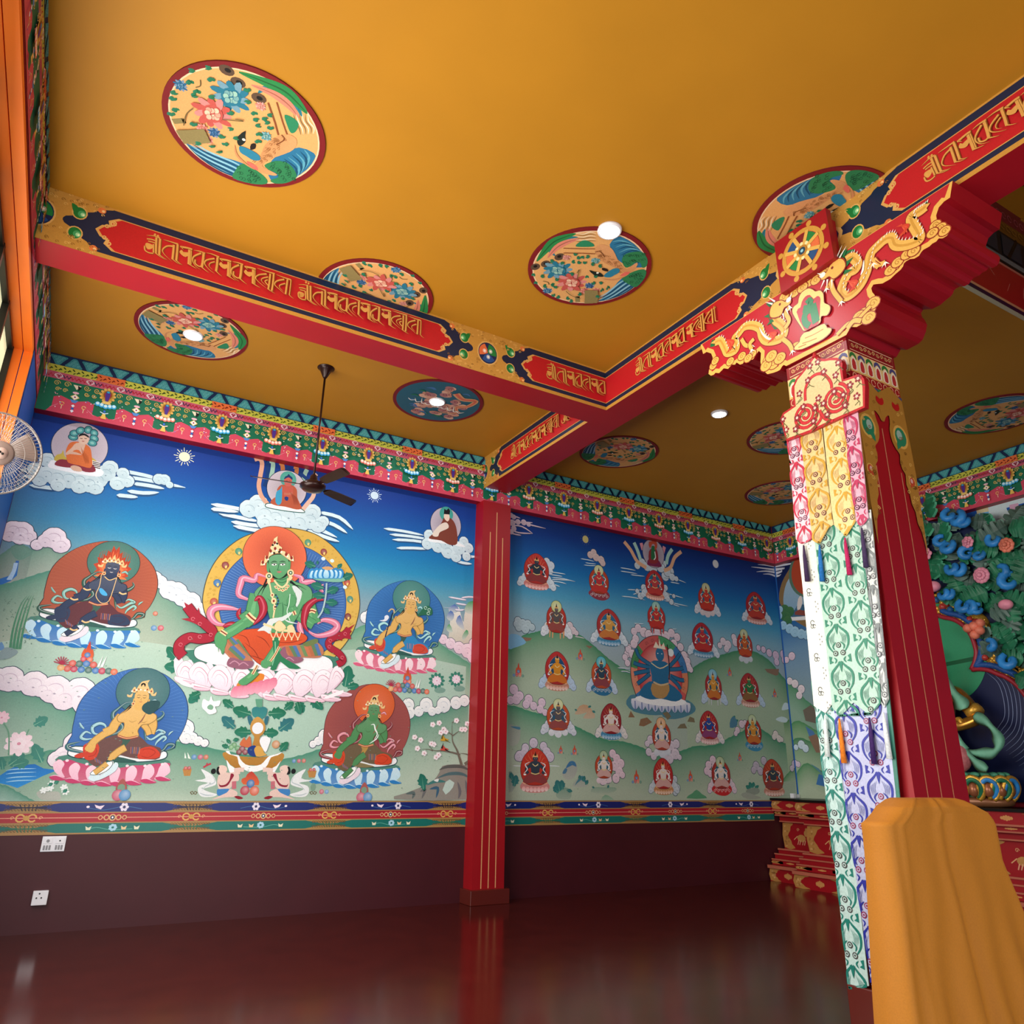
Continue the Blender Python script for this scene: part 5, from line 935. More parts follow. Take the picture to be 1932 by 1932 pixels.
cs(K4, '1510,320,52 1590,340,60 1560,410,50 1680,430,56 1650,490,50 1590,560,24 1540,460,30', c='ecdfe8', sh='c0acc0'); cs(K4, '930,850,46 880,920,40 970,830,30 860,960,30', c='e2cedc', sh='b8a4b8'); cs(K4, '1330,970,46 1370,1020,44 1310,1000,36 1400,1030,30', c='ecdfe0', sh='c0b0b4'); cs(K4, '1610,1110,60 1670,1150,50 1570,1120,36', c='d4e4f2', sh='a8c0d8'); cs(K4, '1550,1320,48 1590,1310,36 1520,1370,36', c='dccce0', sh='b0a0b4')
cs(K4, '1190,1280,48 1100,1340,52 1150,1400,48 1070,1390,40', c='c8bcd0', sh='94889c'); cs(K4, '590,1270,48 540,1330,46 520,1400,44 560,1430,40 610,1350,44', c='e4ccdc', sh='b8a0b4')
cs(K3, '300,1170,58 200,1230,50 130,1330,60 190,1290,54 420,1210,50 460,1280,54 500,1340,58 110,1340,46', c='d4cadc', sh='a498ac'); streaks(a, K3, '50,1446 120,1450 180,1455|480,1446 560,1450 620,1456', 14, 'd4dce4', None)
cs(K3, '1260,1300,52 1310,1360,56 1360,1420,56 1340,1520,60 1300,1600,56 1380,1560,40 1280,1450,60 1200,1600,60 1140,1630,50', c='e8d0de', sh='bca4b8')
cs(K4, '100,1100,54 160,1080,50 60,1160,50 150,1200,60 80,1250,60 20,1200,60 200,1240,30', c='dcd2e0', sh='a89cb0'); cs(K3, '1720,1130,54 1700,1280,50 1760,1330,50 1680,1180,40', c='dcd2e0', sh='a89cb0'); cs(K4, '140,1500,40 170,1600,44 150,1650,36', c='c8d4de', sh='98a8b8')
# sun, moon
u, v = q1([(1104.5,1017.5)])[0]; a.p(ell(u, v, .062, .066, 20), 'c4b87a')
for i in range(14): t = i*.449; a.st([(u+.075*math.cos(t), v+.075*math.sin(t)),(u+.11*math.cos(t), v+.11*math.sin(t))], .005, '5a6a7a', 0)
u, v = q1([(1350,1064)])[0]; a.ol(ell(u, v, .074, .078, 22), .01, '8a9ab0'); a.p(ell(u, v, .07, .075, 22), 'cfd2d8')
# top lama with ribbons
for L, c in (('1400,400 1480,500 1560,640 1670,715','d8a888'),('1520,410 1560,500 1600,620','a4ccc4'),('1605,415 1630,500','d890a0'),('1890,460 1870,540','d890a0')): a.st(K1(L), .07, c, 4)
for L, c in (('180,40 130,120 110,220','a4ccc4'),('290,70 210,140 160,260 80,300','d8a888')): a.st(K2(L), .07, c, 4)
c_ = K1([(1755,545)])[0]; a.ol(ell(*c_, .25, .265, 32), .01, '3a3a50'); a.rad(ell(*c_, .246, .262, 32), '8a7f90', 'aea4b4')
T3 = lambda L, c, sm=2: a.p(K1(L), c, sm)
T3('1680,660 1700,610 1800,610 1850,680 1840,710 1700,690', '7a2a50'); T3('1700,640 1700,520 1740,480 1790,490 1810,560 1810,650 1750,670', '8a3038'); T3('1725,600 1730,470 1745,450 1775,470 1775,590 1750,620', '2a6a44'); T3('1700,400 1790,400 1800,470 1770,500 1770,440 1740,430 1725,470 1705,470', 'b8503c'); a.st(K1('1770,520 1780,590 1760,620'), .02, 'dfe4e0', 3)
# central blue figure on its pond
a.p(K3('1425,700 1450,620 1520,580 1700,640 1932,700 1932,800 1860,830 1700,830 1520,790'), '4f8296', 2); a.p(K4('0,560 150,560 300,570 380,640 380,700 300,750 150,790 0,760'), '4f8296', 2)
for L in ('1450,860 1480,780 1530,860','1580,960 1600,880 1680,860 1740,920 1640,970'): a.p(K3(L), '8a6a50', 1)
for L in ('170,900 210,850 260,840 290,900','290,820 320,760 370,780 380,830','1500,790 1600,830'.replace('1500,790 1600,830','0,720 60,700 100,760 60,800')): a.p(K4(L), '7a7058', 1)
t_ = q1([(1243.5,1200)])[0]; b_ = q1([(1246,1349)])[0]; hh = t_[1]-b_[1]; wl = q1([(1190,1275)])[0][0]; wr = q1([(1297,1275)])[0][0]; cu = (wl+wr)/2; ww = (wr-wl)/2
g = lambda L: [(cu+x*ww, b_[1]+y*hh) for x, y in (S(L) if isinstance(L, str) else L)]
au = smooth(g('0,1 .5,.93 .88,.74 1,.5 .9,.28 .6,.12 -.6,.12 -.9,.28 -1,.5 -.88,.74 -.5,.93'), 4); n_ = len(au); ce = g('0,.5')[0]
a.ol(au, .02, '3a2a3a')
for i, c in enumerate(('4a9a6a','3f78b0','d08060','c85a5a','3f78b0','d88a70','4a8a5a','c05a58')):
    j0, j1 = i*n_//8, (i+1)*n_//8; a.p([au[k % n_] for k in range(j0, j1+1)]+[ce], c)
    for k in range(3): p = au[(j0+2+k*2) % n_]; a.st(spir(p[0]+(ce[0]-p[0])*.14, p[1]+(ce[1]-p[1])*.12, .04, 1.2, n=8), .009, mixc(c, '101018', .5), 0)
i2 = [(ce[0]+(x-ce[0])*.78, ce[1]+(y-ce[1])*.8-.01) for x, y in au]; a.ol(i2, .01, '6a2030'); a.rad(i2, 'e0a8a0', 'b83a40', (ce[0], ce[1]+.3))
for i in range(9): x = -.9+.225*i; a.p(g([(x-.12,.17),(x-.1,.08),(x,.03+.02*abs(x)),(x+.1,.08),(x+.12,.17)]), 'e4e4ee', 2, 'a8b4d4'); a.st(g([(x,.05),(x,.15)]), .02, '5a70a8', 0)
a.p(g('-.85,.2 0,.26 .85,.2 .7,.14 0,.11 -.7,.14'), 'eef0f4', 3); BL = '2a6a94'
for L in ('-.35,.62 -.7,.7 -.8,.8','-.35,.58 -.75,.6 -.9,.62','-.35,.54 -.75,.5 -.9,.48','-.35,.5 -.6,.42 -.8,.36','.35,.62 .6,.72 .75,.8','.35,.58 .7,.6 .85,.62','.35,.5 .7,.46 .85,.46','.35,.48 .6,.4 .7,.34'): a.st(g(L), .075, '163c5a', 4); a.st(g(L), .055, BL, 4)
a.p(g('-.75,.24 -.4,.4 .3,.4 .75,.26 .5,.18 0,.2 -.4,.18'), BL, 3); a.p(g('-.3,.38 .3,.38 .2,.24 -.05,.2 -.3,.24'), 'b08a58', 2); a.p(g('-.35,.64 0,.68 .35,.64 .28,.48 .25,.38 -.25,.38 -.3,.48'), BL, 2); a.p(ell(*g('.02,.76')[0], .095, .12, 14), BL)
a.st(g('-.3,.64 .0,.58 .3,.64'), .018, 'd8c8a0', 3); a.st(g('-.25,.4 0,.37 .28,.4'), .03, 'c8b088', 3); a.p(g('-.2,.84 -.1,.92 0,.86 .02,.97 .08,.86 .18,.92 .24,.83'), 'e8dcc8'); a.p(ell(*g('.42,.8')[0], .07, .07, 10), 'e0e8ec'); a.st(g('.3,.9 .34,.6 .3,.45'), .02, '301c28', 3)
for sx in (-.05, .09): a.p(ell(*g([(sx,.77)])[0], .014, .009, 6), 'eef0f0')
# the ring of twenty six small figures
for args in ((1012,1044,1113,23,'2c3a48','c23a34',None,None,'lotus','e89088','d8e4ee'),(1130,1066,1131,18,'c43a40','b8452c','2f7a8a','c8cc98','swirl','8a3a4a',None),(1235,1076,1133,17,'c0444a','b03038','2a6a88',None,'lotus','e09a88','ccd8e4'),
  (1049.5,1133,1206,18,'5a5658','b83a30','8a4a40','c4cc8c','beast','d8a070','dfe4ea'),(1148,1149,1219,22,'d8a050','b03a3c','2f6f98',None,'lotus','4f9cc8','d8e4ee'),(1238,1135,1197,16,'c43a3a','b83838','2f7a8a','8ac0b8','beast','c04848',None),
  (1051,1229,1304,22,'d8902c','b83434','24507a',None,'lotus','d89a84','b8d0ea'),(1134.5,1238,1311,18,'2f4a5e','c85a34','a03830','3fb0c0','swirl','2f6f98','c0d4ea'),(1053,1318,1390,21,'5a565c','c85a34','2a5f80','c8d09c','cloud','e4e4ec','d8dce8'),(1152.5,1327,1396,19,'e8dcd8','9a2c34',None,None,'lotus','4f9cc8','e6e0dc'),
  (1248,1353,1428,17,'e6dad8','b84a34','2a5f80','dca878','cloud','d8dce8',None),(1009.6,1411,1496,27,'34404e','c83c2c',None,None,'lotus','e89a98',None),(1139,1416,1479,16,'e8e0dc','c0502f','2a6a80','a4bc94','cloud','ecd6de',None),(1251,1430,1500,18,'e6d8d4','b83030',None,None,'lotus','d89a68','ccd6de'),
  (1333,1100,1163,15,'c83c34','b83832','2a6a88','b8bc8c','cloud','e0d0d4','d8dce8'),(1426,1117,1178,18,'c0443c','a82c34','2f5f88',None,'lotus','d89088','d0dcea'),(1325,1175,1241,19,'b8343c','a82c38','2f6fa0',None,'lotus','5a9cc4','d4e0ec'),(1405,1187,1250,14,'c8602c','b04038','2a6a88','b8c494','cloud','d0d4dc',None),
  (1346,1262,1332,15,'d8963c','a83438','24607c','6fb4cc','beast','c4c8cc','bcd2ea'),(1414,1270,1335,17,'2f7a48','a82c34',None,None,'lotus','d8a090','bcd2ea'),(1337.5,1341,1405,17,'2a4a9a','b02c34',None,None,'lotus','e0b0b0','e4dcdc'),(1421,1348,1416,15,'d8923c','a83430','24607c','b8c89c','swirl','3f88b0',None),
  (1360,1427,1500,17,'e6dcda','a83a34','24607c','a8bc94','swirl','c02c30','e4ccd8'),(1458.6,1432,1503,19,'3a4452','b8402c',None,None,'lotus','e09c8c',None)):
    mini(a, *args)
# small offerings and rocks between them
for x, y, s in ((978,1272,.42),(1095,1241,.36),(1058,1418,.25),(1084,1420,.3),(1201,1473,.42),(1377,1272,.34),(1462,1312,.34),(1303,1470,.36),(1396,1432,.3),(1458,1250,.01)):
    if s < .1: continue
    u, v = q1([(x, y)])[0]; s *= .6; flamejewel(a, u, v-.02, s)
    for i, c in enumerate(('2f72b4','b83a44','d8785a','3a7a68')): a.rad(ell(u+(i-1.5)*.13*s*1.6, v-.02, .085*s, .085*s, 10), mixc(c, 'ffffff', .3), c)
for L, c in (('660,1590 650,1520 690,1470 730,1400 790,1390 830,1450 820,1540 780,1600 720,1620','9aa09c'),('770,1700 820,1620 880,1570 940,1640 950,1700','98a49c'),('570,1800 590,1740 640,1710 720,1720 760,1780 740,1850 610,1850','7a9a88'),('1000,1770 1030,1710 1150,1710 1290,1710 1300,1750 1200,1780','8aa894'),('0,950 60,960 130,970 140,1080 100,1190 0,1190','94a096'),('0,1520 60,1560 80,1700 0,1770','7a9088'),('800,820 860,720 950,710 1030,800 1040,870 900,870 950,800 880,820','c09a78'),('1120,1860 1170,1800 1240,1830 1270,1865','7aa88c')): a.p(K3(L), c, 2, mixc(c, 'c8ccc0', .4))
for L, c in (('690,1480 740,1395 800,1400 820,1460 770,1440','3f74a0'),('650,1540 680,1480 710,1490 690,1540','4f7a9a'),('800,1690 850,1600 900,1570 960,1680 880,1620','4a7f94'),('20,970 130,975 130,1010 60,990','4a7f9a')): a.p(K3(L), c, 2)
leafp(a, K3, '600,1780 540,1700|620,1760 580,1620|650,1740 640,1620|700,1740 770,1760|930,1680 960,1620|900,1640 920,1570|860,1620 860,1560|1040,1720 1010,1700|1200,1720 1210,1680|60,1700 90,1560|40,1620 20,1530|830,780 800,760|960,740 1000,720|1010,780 1050,800', '2f6f72')
leafp(a, K4, '1040,1620 980,1570|1050,1600 1020,1530|1060,1600 1070,1530|1080,1610 1130,1570|830,830 890,800|820,800 850,750', '2f7a70')
for L, c in (('980,1650 1010,1610 1120,1600 1140,1650 1080,1680','8f9a90'),('790,890 800,790 840,760 880,830 860,880','4f7f9a'),('280,1720 350,1660 400,1620 460,1670 520,1720','5a9a74'),('920,1680 980,1650 1100,1690 1160,1720 1000,1730','a0a89e')): a.p(K4(L), c, 2)
for i in range(90):
    u, v = random.uniform(5.7,11.4), random.uniform(1.35,2.6); a.p(ell(u, v, .014, .004, 5), '7a9480')
# cloud banks in the corner under the frieze
for t in ('350,1240 600,1255 830,1320','500,1295 620,1300 830,1330','460,1365 640,1385 830,1410','540,1440 680,1430 830,1450','640,1475 740,1475 840,1510','560,1330 700,1340 830,1360'): a.st(smooth(Q(PM, 1360, 900, 8.05)(t), 4, False), .05, 'd4d8e4', 0, 3)
mr = a.build('mural_painting', M['paint'], None, (8.7, 9.99, 3.4)); tag(mr, 'mural of many small seated figures around a blue one, right of the pilaster', 'mural')

# ------------------------------------------------------------------ mural on the altar wall
PE = Pl((11.857,0,0), (0,-1,0), Z_)
a = Art(PE, .06, .0002, .001); a.cl = (-9.965, -.9, Z1+.001, 5.7); E1 = Q(PE, 0, 0, 1)
stE = stops(PE, 1500, [(1075,'0a1e50'),(1130,'123c80'),(1180,'2a6aa8'),(1225,'6f96b8'),(1270,'7f9cb4'),(1330,'8aa4a8'),(1500,'a8b8a8')])
stF = stops(PE, 1850, [(930,'1c5cb4'),(1050,'1a4c9c'),(1250,'14306a'),(1500,'1a2c50')])
a.grid([-9.98]+frange(-9.3, -7.6, 3)+[-7.2,-6.5,-4,-1], frange(Z1, 5.68, 26), lambda u, v: stE(u, v) if u < -7.5 else (mixc(stE(u, v), stF(u, v), .6) if u < -7.1 else stF(u, v)))
hE = dict(umin=-9.98, umax=-7.5)
hill(a, E1('1480,1285 1500,1296 1520,1320 1550,1340 1580,1350'), '4a8a66', '8aa898', .5, **hE); hill(a, E1('1484,1372 1505,1360 1530,1372 1560,1390 1590,1400'), '4a8a5a', 'a8bca0', .5, **hE); hill(a, E1('1486,1402 1510,1392 1550,1410 1590,1430'), '3f8058', 'a0b89c', .4, **hE); hill(a, E1('1500,1462 1520,1440 1545,1452 1590,1470'), '4a8c5e', 'b0c0a8', .4, **hE)
for t in ('1463,1062 1490,1058 1515,1052','1463,1068 1490,1064 1505,1060','1463,1075 1480,1072 1478,1072','1463,1082 1475,1078 1473,1075','1463,1087 1470,1086 1474,1083'): a.st(E1(t), .06, 'd4d8e4', 3, 1)
a.p(E1('1470,1130 1475,1100 1492,1070 1505,1058 1560,1058 1560,1190 1490,1165 1478,1150'), '8a6f4a', 3); a.p(E1('1478,1130 1484,1100 1500,1080 1520,1080 1560,1150 1540,1160 1495,1166 1482,1150'), 'a8c4d8', 3, '7aa4c4'); a.p(ell(*E1('1522,1082')[0], .42, .46, 30), '5a7a68'); a.p(ell(*E1('1524,1081')[0], .38, .43, 30), 'b84a2e')
a.p(E1('1494,1166 1500,1150 1512,1140 1560,1150 1560,1166'), '3f6a8a', 2); a.p(E1('1504,1148 1506,1130 1512,1124 1514,1138 1508,1152'), 'e8e0dc', 2); a.p(E1('1500,1160 1508,1150 1516,1152 1560,1148 1560,1162'), '8a4a40', 2); a.st(E1('1490,1168 1520,1166 1560,1162'), .07, 'eef0f2', 2)
for x, y in ((1480,1150),(1490,1154),(1484,1164),(1476,1160),(1486,1172)): a.p(ell(*E1([(x,y)])[0], .11, .1, 12), '4a7a4e', 0, '2f6a48')
cloud(a, E1, '1472,1150,8 1470,1162,9 1478,1180,10 1490,1186,11 1500,1192,12 1512,1196,11 1522,1198,10 1530,1190,12 1545,1188,14', c='a8d0ea', sh='6fa4c8'); cloud(a, E1, '1484,1245,7 1494,1238,9 1478,1250,6', c='e6cede', sh='b8a0b8'); cloud(a, E1, '1490,1285,8 1500,1290,9 1512,1300,9 1508,1312,8', c='ecdfe8', sh='c0acc0'); cloud(a, E1, '1512,1405,9 1520,1412,8 1502,1410,6', c='d4e4f2', sh='a8c0d8'); cloud(a, E1, '1500,1440,7 1506,1442,6', c='dccce0', sh='b0a0b4')
for L, c in (('1515,1340 1530,1330 1545,1345 1540,1365 1520,1360','6e655c'),('1520,1370 1535,1380 1545,1400 1528,1392','4f7ab0'),('1525,1390 1540,1385 1560,1420 1540,1420','8a6e5c'),('1528,1440 1545,1450 1560,1470','5a8a9a'),('1545,1460 1570,1470 1580,1490 1540,1480','3f74b0')): a.p(E1(L), c, 1)
# cloud bands to the right of the pillar
for t in ('1843,967 1880,958 1960,935','1845,974 1880,968 1900,962','1858,978 1890,972 1950,955','1845,984 1880,974 1960,955','1856,980 1900,978 1960,960','1884,983 1910,980 1960,968'): a.st(E1(t), .09, 'cfe0e4', 4)
for t, c in (('1843,967 1865,961','d8c8a0'),('1905,958 1922,954','d8a8c4'),('1846,974 1866,970','6fb4e0'),('1850,983 1868,978','8ac8e4')): a.st(E1(t), .085, c, 0)
me_ = a.build('mural_painting', M['paint'], None, (11.85, 6, 3.4)); tag(me_, 'mural with blue sky and clouds on the altar wall behind the carved foliage', 'mural')

# ------------------------------------------------------------------ ceiling medallions
PC = Pl((3.777, 5.094, 0), X_, (0,-1,0)); PCH = Pl((3.777,5.094,H), X_, (0,-1,0)); zM = Q(PCH, 990, 420, 4.368); RM = .615
def bird():
    a = Art(PC, .03, .00018, .0125)
    a.rad(ell(0, 0, RM, RM, 56), '6a1418', '7a1a1e'); a.p(ell(0, 0, RM*.925, RM*.925, 56), 'e8c8a0'); a.p(ell(0, 0, RM*.905, RM*.905, 56), 'dca264')
    q = zM; Tn = lambda L, c, sm=3, c2=None: a.p(q(L), c, sm, c2)
    cl = lambda pts: [(p if math.hypot(*p) < RM*.9 else (p[0]*RM*.9/math.hypot(*p), p[1]*RM*.9/math.hypot(*p))) for p in pts]
    # wings
    a.p(cl(smooth(q('700,170 800,90 900,110 1010,240 1015,330 960,360 860,350 760,290'), 3)), '2a6f94'); a.p(cl(smooth(q('600,650 700,560 800,450 900,420 1000,380 1010,420 900,560 760,640 660,680'), 3)), '2a6f94')
    for i in range(7): a.st(cl(smooth(q([(720+14*i,150+22*i),(800+18*i,140+16*i),(900+16*i,190+12*i),(960+6*i,270+6*i)]), 4, False)), .022, ('5a9fb4','154a6a')[i % 2], 0, 2)
    for i in range(8): a.st(cl(smooth(q([(600+8*i,610+9*i),(680+16*i,570+4*i),(780+18*i,490+6*i),(850+20*i,450+4*i)]), 4, False)), .02, ('8abccc','154a6a')[i % 2], 0, 2)
    Tn('800,300 830,250 900,230 970,235 1010,290 1005,345 970,362 950,320 910,320 880,345 830,360', '2c7a4c', 3); Tn('800,450 880,400 960,375 1000,390 985,450 920,520 860,500', '2c7a4c', 3)
    for i in range(40): x, y = random.choice(((random.uniform(820,990), random.uniform(245,335)),(random.uniform(830,970), random.uniform(395,490)))); a.st(ell(*q([(x,y)])[0], .018, .014, 6), .005, '174a30', 0)
    Tn('580,200 620,170 680,180 730,220 780,320 830,370 880,345 920,320 930,335 900,380 870,400 830,410 790,380 720,350 640,310 590,250', 'd89a66', 3, 'c88a58')
    for i in range(50): x = random.uniform(600,800); y = 190+(x-600)*.75+random.uniform(0,70); a.st(ell(*q([(x,y)])[0], .012, .01, 6), .004, '9a6438', 0)
    a.st(q('580,230 620,225 660,270'), .01, '7a4420', 4); Tn('690,390 740,365 780,370 775,400 740,420 700,440 650,430', '2a7a96', 3); Tn('530,380 570,390 620,400 650,430 620,435 570,420', '1a2420', 2); a.p(ell(*q('600,402')[0], .014, .014, 8), 'e8e4d0'); Tn('640,360 680,370 685,392 640,380', '241c18', 2); Tn('780,430 830,395 870,400 830,425', 'd8685a', 2)
    a.st(cl(q('640,450 720,460 800,440 860,410')), .02, 'c8885a', 4, 2)
    # tail and legs
    for L, c, w_ in (('440,110 330,120 250,160 215,220 250,265','2a7a8a',.07),('420,80 330,110 240,150 170,220 100,310','2a8044',.1),('450,125 350,150 260,200 190,280','d8806a',.075)): a.st(cl(smooth(q(L), 5, False)), w_, c, 0, 2); a.st(cl(smooth(q(L), 5, False)), w_*.15, mixc(c, '101010', .5), 0, 2)
    for i in range(6): a.st(cl(smooth(q([(420,75+14*i),(480,85+12*i),(540,70+14*i),(590,82+12*i)]), 4, False)), .012, ('e8d8b8','8a6a44')[i % 2], 0, 2)
    Tn('420,185 450,150 500,135 560,160 570,185 500,190', '2a8058', 3); a.st(q('580,205 480,205 320,200'), .012, '8a4a28', 0); a.st(q('580,245 480,240 320,238'), .012, '8a4a28', 0)
    for x, y in ((88,355),(172,330),(285,270)): a.p(ell(*q([(x,y)])[0], .045, .055, 12), '5a4434'); a.p(ell(*q([(x,y-4)])[0], .02, .024, 8), '1a1614')
    # peonies, bamboo, leaves
    for cx, cy, c, c2, r in ((270,380,'2a7a94','a8ccb4',.14),(385,480,'cc5a50','f0d4b4',.145),(583,302,'5a9aa0','c8d4b8',.045),(188,552,'2a6a94','8ab4c8',.05),(345,275,'d8887a','e8b8a0',.04),(535,510,'2a5a8a','5a8ab4',.05),(490,548,'d8786a','e8a898',.045),(590,548,'d8786a','e8a898',.04)):
        p = q([(cx,cy)])[0]
        for k in range(11): t = k*.571; L_ = ell(p[0]+r*.66*math.cos(t), p[1]+r*.56*math.sin(t), r*.4*(1+.2*(k % 3)), r*.22, 9, rot=t+.2); a.p(L_, mixc(c, ('000000','ffffff')[k % 2], .14))
        a.p(ell(p[0], p[1], r*.62, r*.52, 14), mixc(c, '000000', .12))
        for k in range(8): t = k*.785+.3; L_ = ell(p[0]+r*.34*math.cos(t)*(.6+.4*(k % 2)), p[1]+r*.27*math.sin(t), r*.2, r*.16, 8); a.p(L_, mixc(c2, c, .2+.2*(k % 3))); a.ol(L_, .004, mixc(c, '201010', .3))
    for x in (430, 510, 545, 580): a.st(cl(q([(x,665),(x+4,600),(x+2,540 if x > 450 else 610)])), .05, '8a7a4c', 0)
    for t in '80,410 130,430 95,475 150,515 245,600 215,500 255,465 260,530 290,610 340,620 240,305 300,310 385,315 435,325 495,330 410,260 480,262 535,270 430,285 545,325 605,345 510,425 585,445 580,495 645,485 635,530 680,512 400,640 470,575 610,580 405,405'.split():
        x, y = map(float, t.split(',')); an = random.uniform(0, 6.3)
        for d in (0, .8): leafp(a, q, f'{x:.0f},{y:.0f} {x+34*math.cos(an+d):.0f},{y+26*math.sin(an+d):.0f}', '1f6a40', '1f6a40')
    for L in ('340,545 380,580 460,610','430,400 450,370 430,450','150,470 190,480 200,500'): a.st(q(L), .008, '6a5a34', 4)
    return a
def dragon():
    a = Art(PC, .03, .00018, .0125); R_ = RM
    a.p(ell(0, 0, RM, RM, 56), '701820'); a.p(ell(0, 0, RM*.925, RM*.925, 56), '26586a')
    rd = random.Random(3)
    for i in range(26):
        t, r = rd.uniform(0, 6.28), rd.uniform(.05, .5)*R_*1.5; x, y = r*math.cos(t), r*math.sin(t)
        if math.hypot(x, y) < RM*.78:
            for k in range(4): a.p(ell(x+rd.uniform(-.05,.05), y+rd.uniform(-.05,.05), .06, .05, 9), ('c8917a','b4806e','cfa088','a06a6a')[k])
            a.st(spir(x, y, .05, 1.4, n=9), .01, '7a3a3a', 0)
    for i in range(16): t = rd.uniform(0, 6.28); x, y = .42*R_*math.cos(t)*1.6, .42*R_*math.sin(t)*1.6; a.st([(x, y),(x+.06, y+.03),(x+.12, y)], .03, ('1f6a4a','3f6a9a')[i % 2], 4, 2)
    a.st([(.1,.35),(.25,.25),(.42,.3),(.4,.1),(.28,0),(.35,-.15),(.2,-.25),(.0,-.3)], .11, 'c4946a', 5, 1); a.st([(.1,.35),(.25,.25),(.42,.3),(.4,.1),(.28,0),(.35,-.15),(.2,-.25)], .05, 'c8604a', 5, 1)
    for i in range(10): a.st([(-.4+.08*i,-.1+.05*(i % 3)),(-.34+.08*i,-.14),(-.28+.08*i,-.08)], .016, 'e4e0d4', 4, 2)
    return a
def medal(name, art): 
    o = art.build(name, M['paint']); o.data.transform(Matrix.Translation((-3.777,-5.094,0)))
    bm = bmesh.new(); bm.from_mesh(o.data); bmesh.ops.create_cone(bm, cap_ends=True, segments=56, radius1=RM, radius2=RM, depth=.012, matrix=Matrix.Translation((0,0,-.006))); cl_ = bm.verts.layers.float_color['Col']
    for v in bm.verts:
        if v[cl_][3] < .5 or v.co.z > -.0125: v[cl_] = (.12,.008,.01,1)
    bm.to_mesh(o.data); bm.free()
    return o
mb = medal('ceiling_medallion', bird()); md = medal('ceiling_medallion', dragon())
first = {mb: True, md: True}
for x, y, rot, src, lab, cut in ((3.777,5.094,0,mb,'round bird and peony panel with the bright lamp set at its rim',None),(.44,5.1,91,mb,'round bird and peony panel on the brightest yellow ceiling near the window',None),(2.1,6.653,164,mb,'round flower panel cut in half by the top edge of the lettered beam',('y',-.004)),
    (5.149,3.4,270,mb,'round crane panel half covered by the red plaque with golden wheel',('x',-.004)),(.527,8.449,148,mb,'round bird panel with a glowing lamp in its middle, nearest the window',None),(3.694,8.488,0,md,'round panel of pink clouds and dragon with a lamp in its middle',None),
    (6.829,8.535,148,mb,'round bird panel without lamp just past the beam that meets the pilaster',None),(8.63,6.75,60,mb,'round panel half hidden behind the patterned flap hung on the pillar',None),(10.35,8.42,100,mb,'round panel above the far corner, half behind the yellow pillar hanging',None),(10.4,4.75,215,mb,'round panel right of the pillar, above the altar wall frieze',None)):
    o = src if first.get(src) else src.copy()
    if not first.get(src): COL.objects.link(o)
    first[src] = False
    if cut:
        me2 = mb.data.copy(); R4 = Matrix.Rotation(math.radians(rot), 4, 'Z'); me2.transform(R4); bm = bmesh.new(); bm.from_mesh(me2)
        bmesh.ops.bisect_plane(bm, geom=bm.verts[:]+bm.edges[:]+bm.faces[:], plane_co=(cut[1],0,0) if cut[0] == 'x' else (0,cut[1],0), plane_no=(1,0,0) if cut[0] == 'x' else (0,1,0), clear_outer=True)
        bm.to_mesh(me2); bm.free(); o.data = me2; rot = 0
    o.location = (x, y, H); o.rotation_euler.z = math.radians(rot)
    tag(o, lab, 'ceiling painting', 'round painted panels on the ceiling')
# ------------------------------------------------------------------ lamps
proto = None
for i, (x, y, lab) in enumerate(((3.604,4.532,'round ceiling lamp at the rim of a bird panel in the near bay'),(.546,8.486,'round ceiling lamp in the bird panel nearest the window'),(3.677,8.485,'round ceiling lamp in the middle of the pink dragon panel'),(7.174,6.722,'round ceiling lamp on bare yellow ceiling left of the pillar'))):
    t = thing('ceiling_lamp', lab, 'lamp', (x, y, H), 'round recessed ceiling lamps')
    LL = bpy.data.lights.new('ceiling_lamp_light', 'AREA'); LL.shape = 'DISK'; LL.size = .17; LL.energy = 26; LL.color = (.95,.97,1); lo_ = bpy.data.objects.new('lamp_light', LL); COL.objects.link(lo_); lo_.parent = t; lo_.location = (0,0,-.045)
    if i == 0:
        rim = MB().lathe((x,y,H-.035), [(.075,.022),(.1,.0),(.112,.012),(.115,.034)], 28).obj('rim', M['white'], t, True); dif = MB().lathe((x,y,H-.033), [(.002,-.004),(.06,-.002),(.094,.004),(.09,.02)], 28).obj('diffuser', M['lamp'], t, True); proto = (rim, dif)
    else:
        for c in proto: d = c.copy(); COL.objects.link(d); d.parent = t
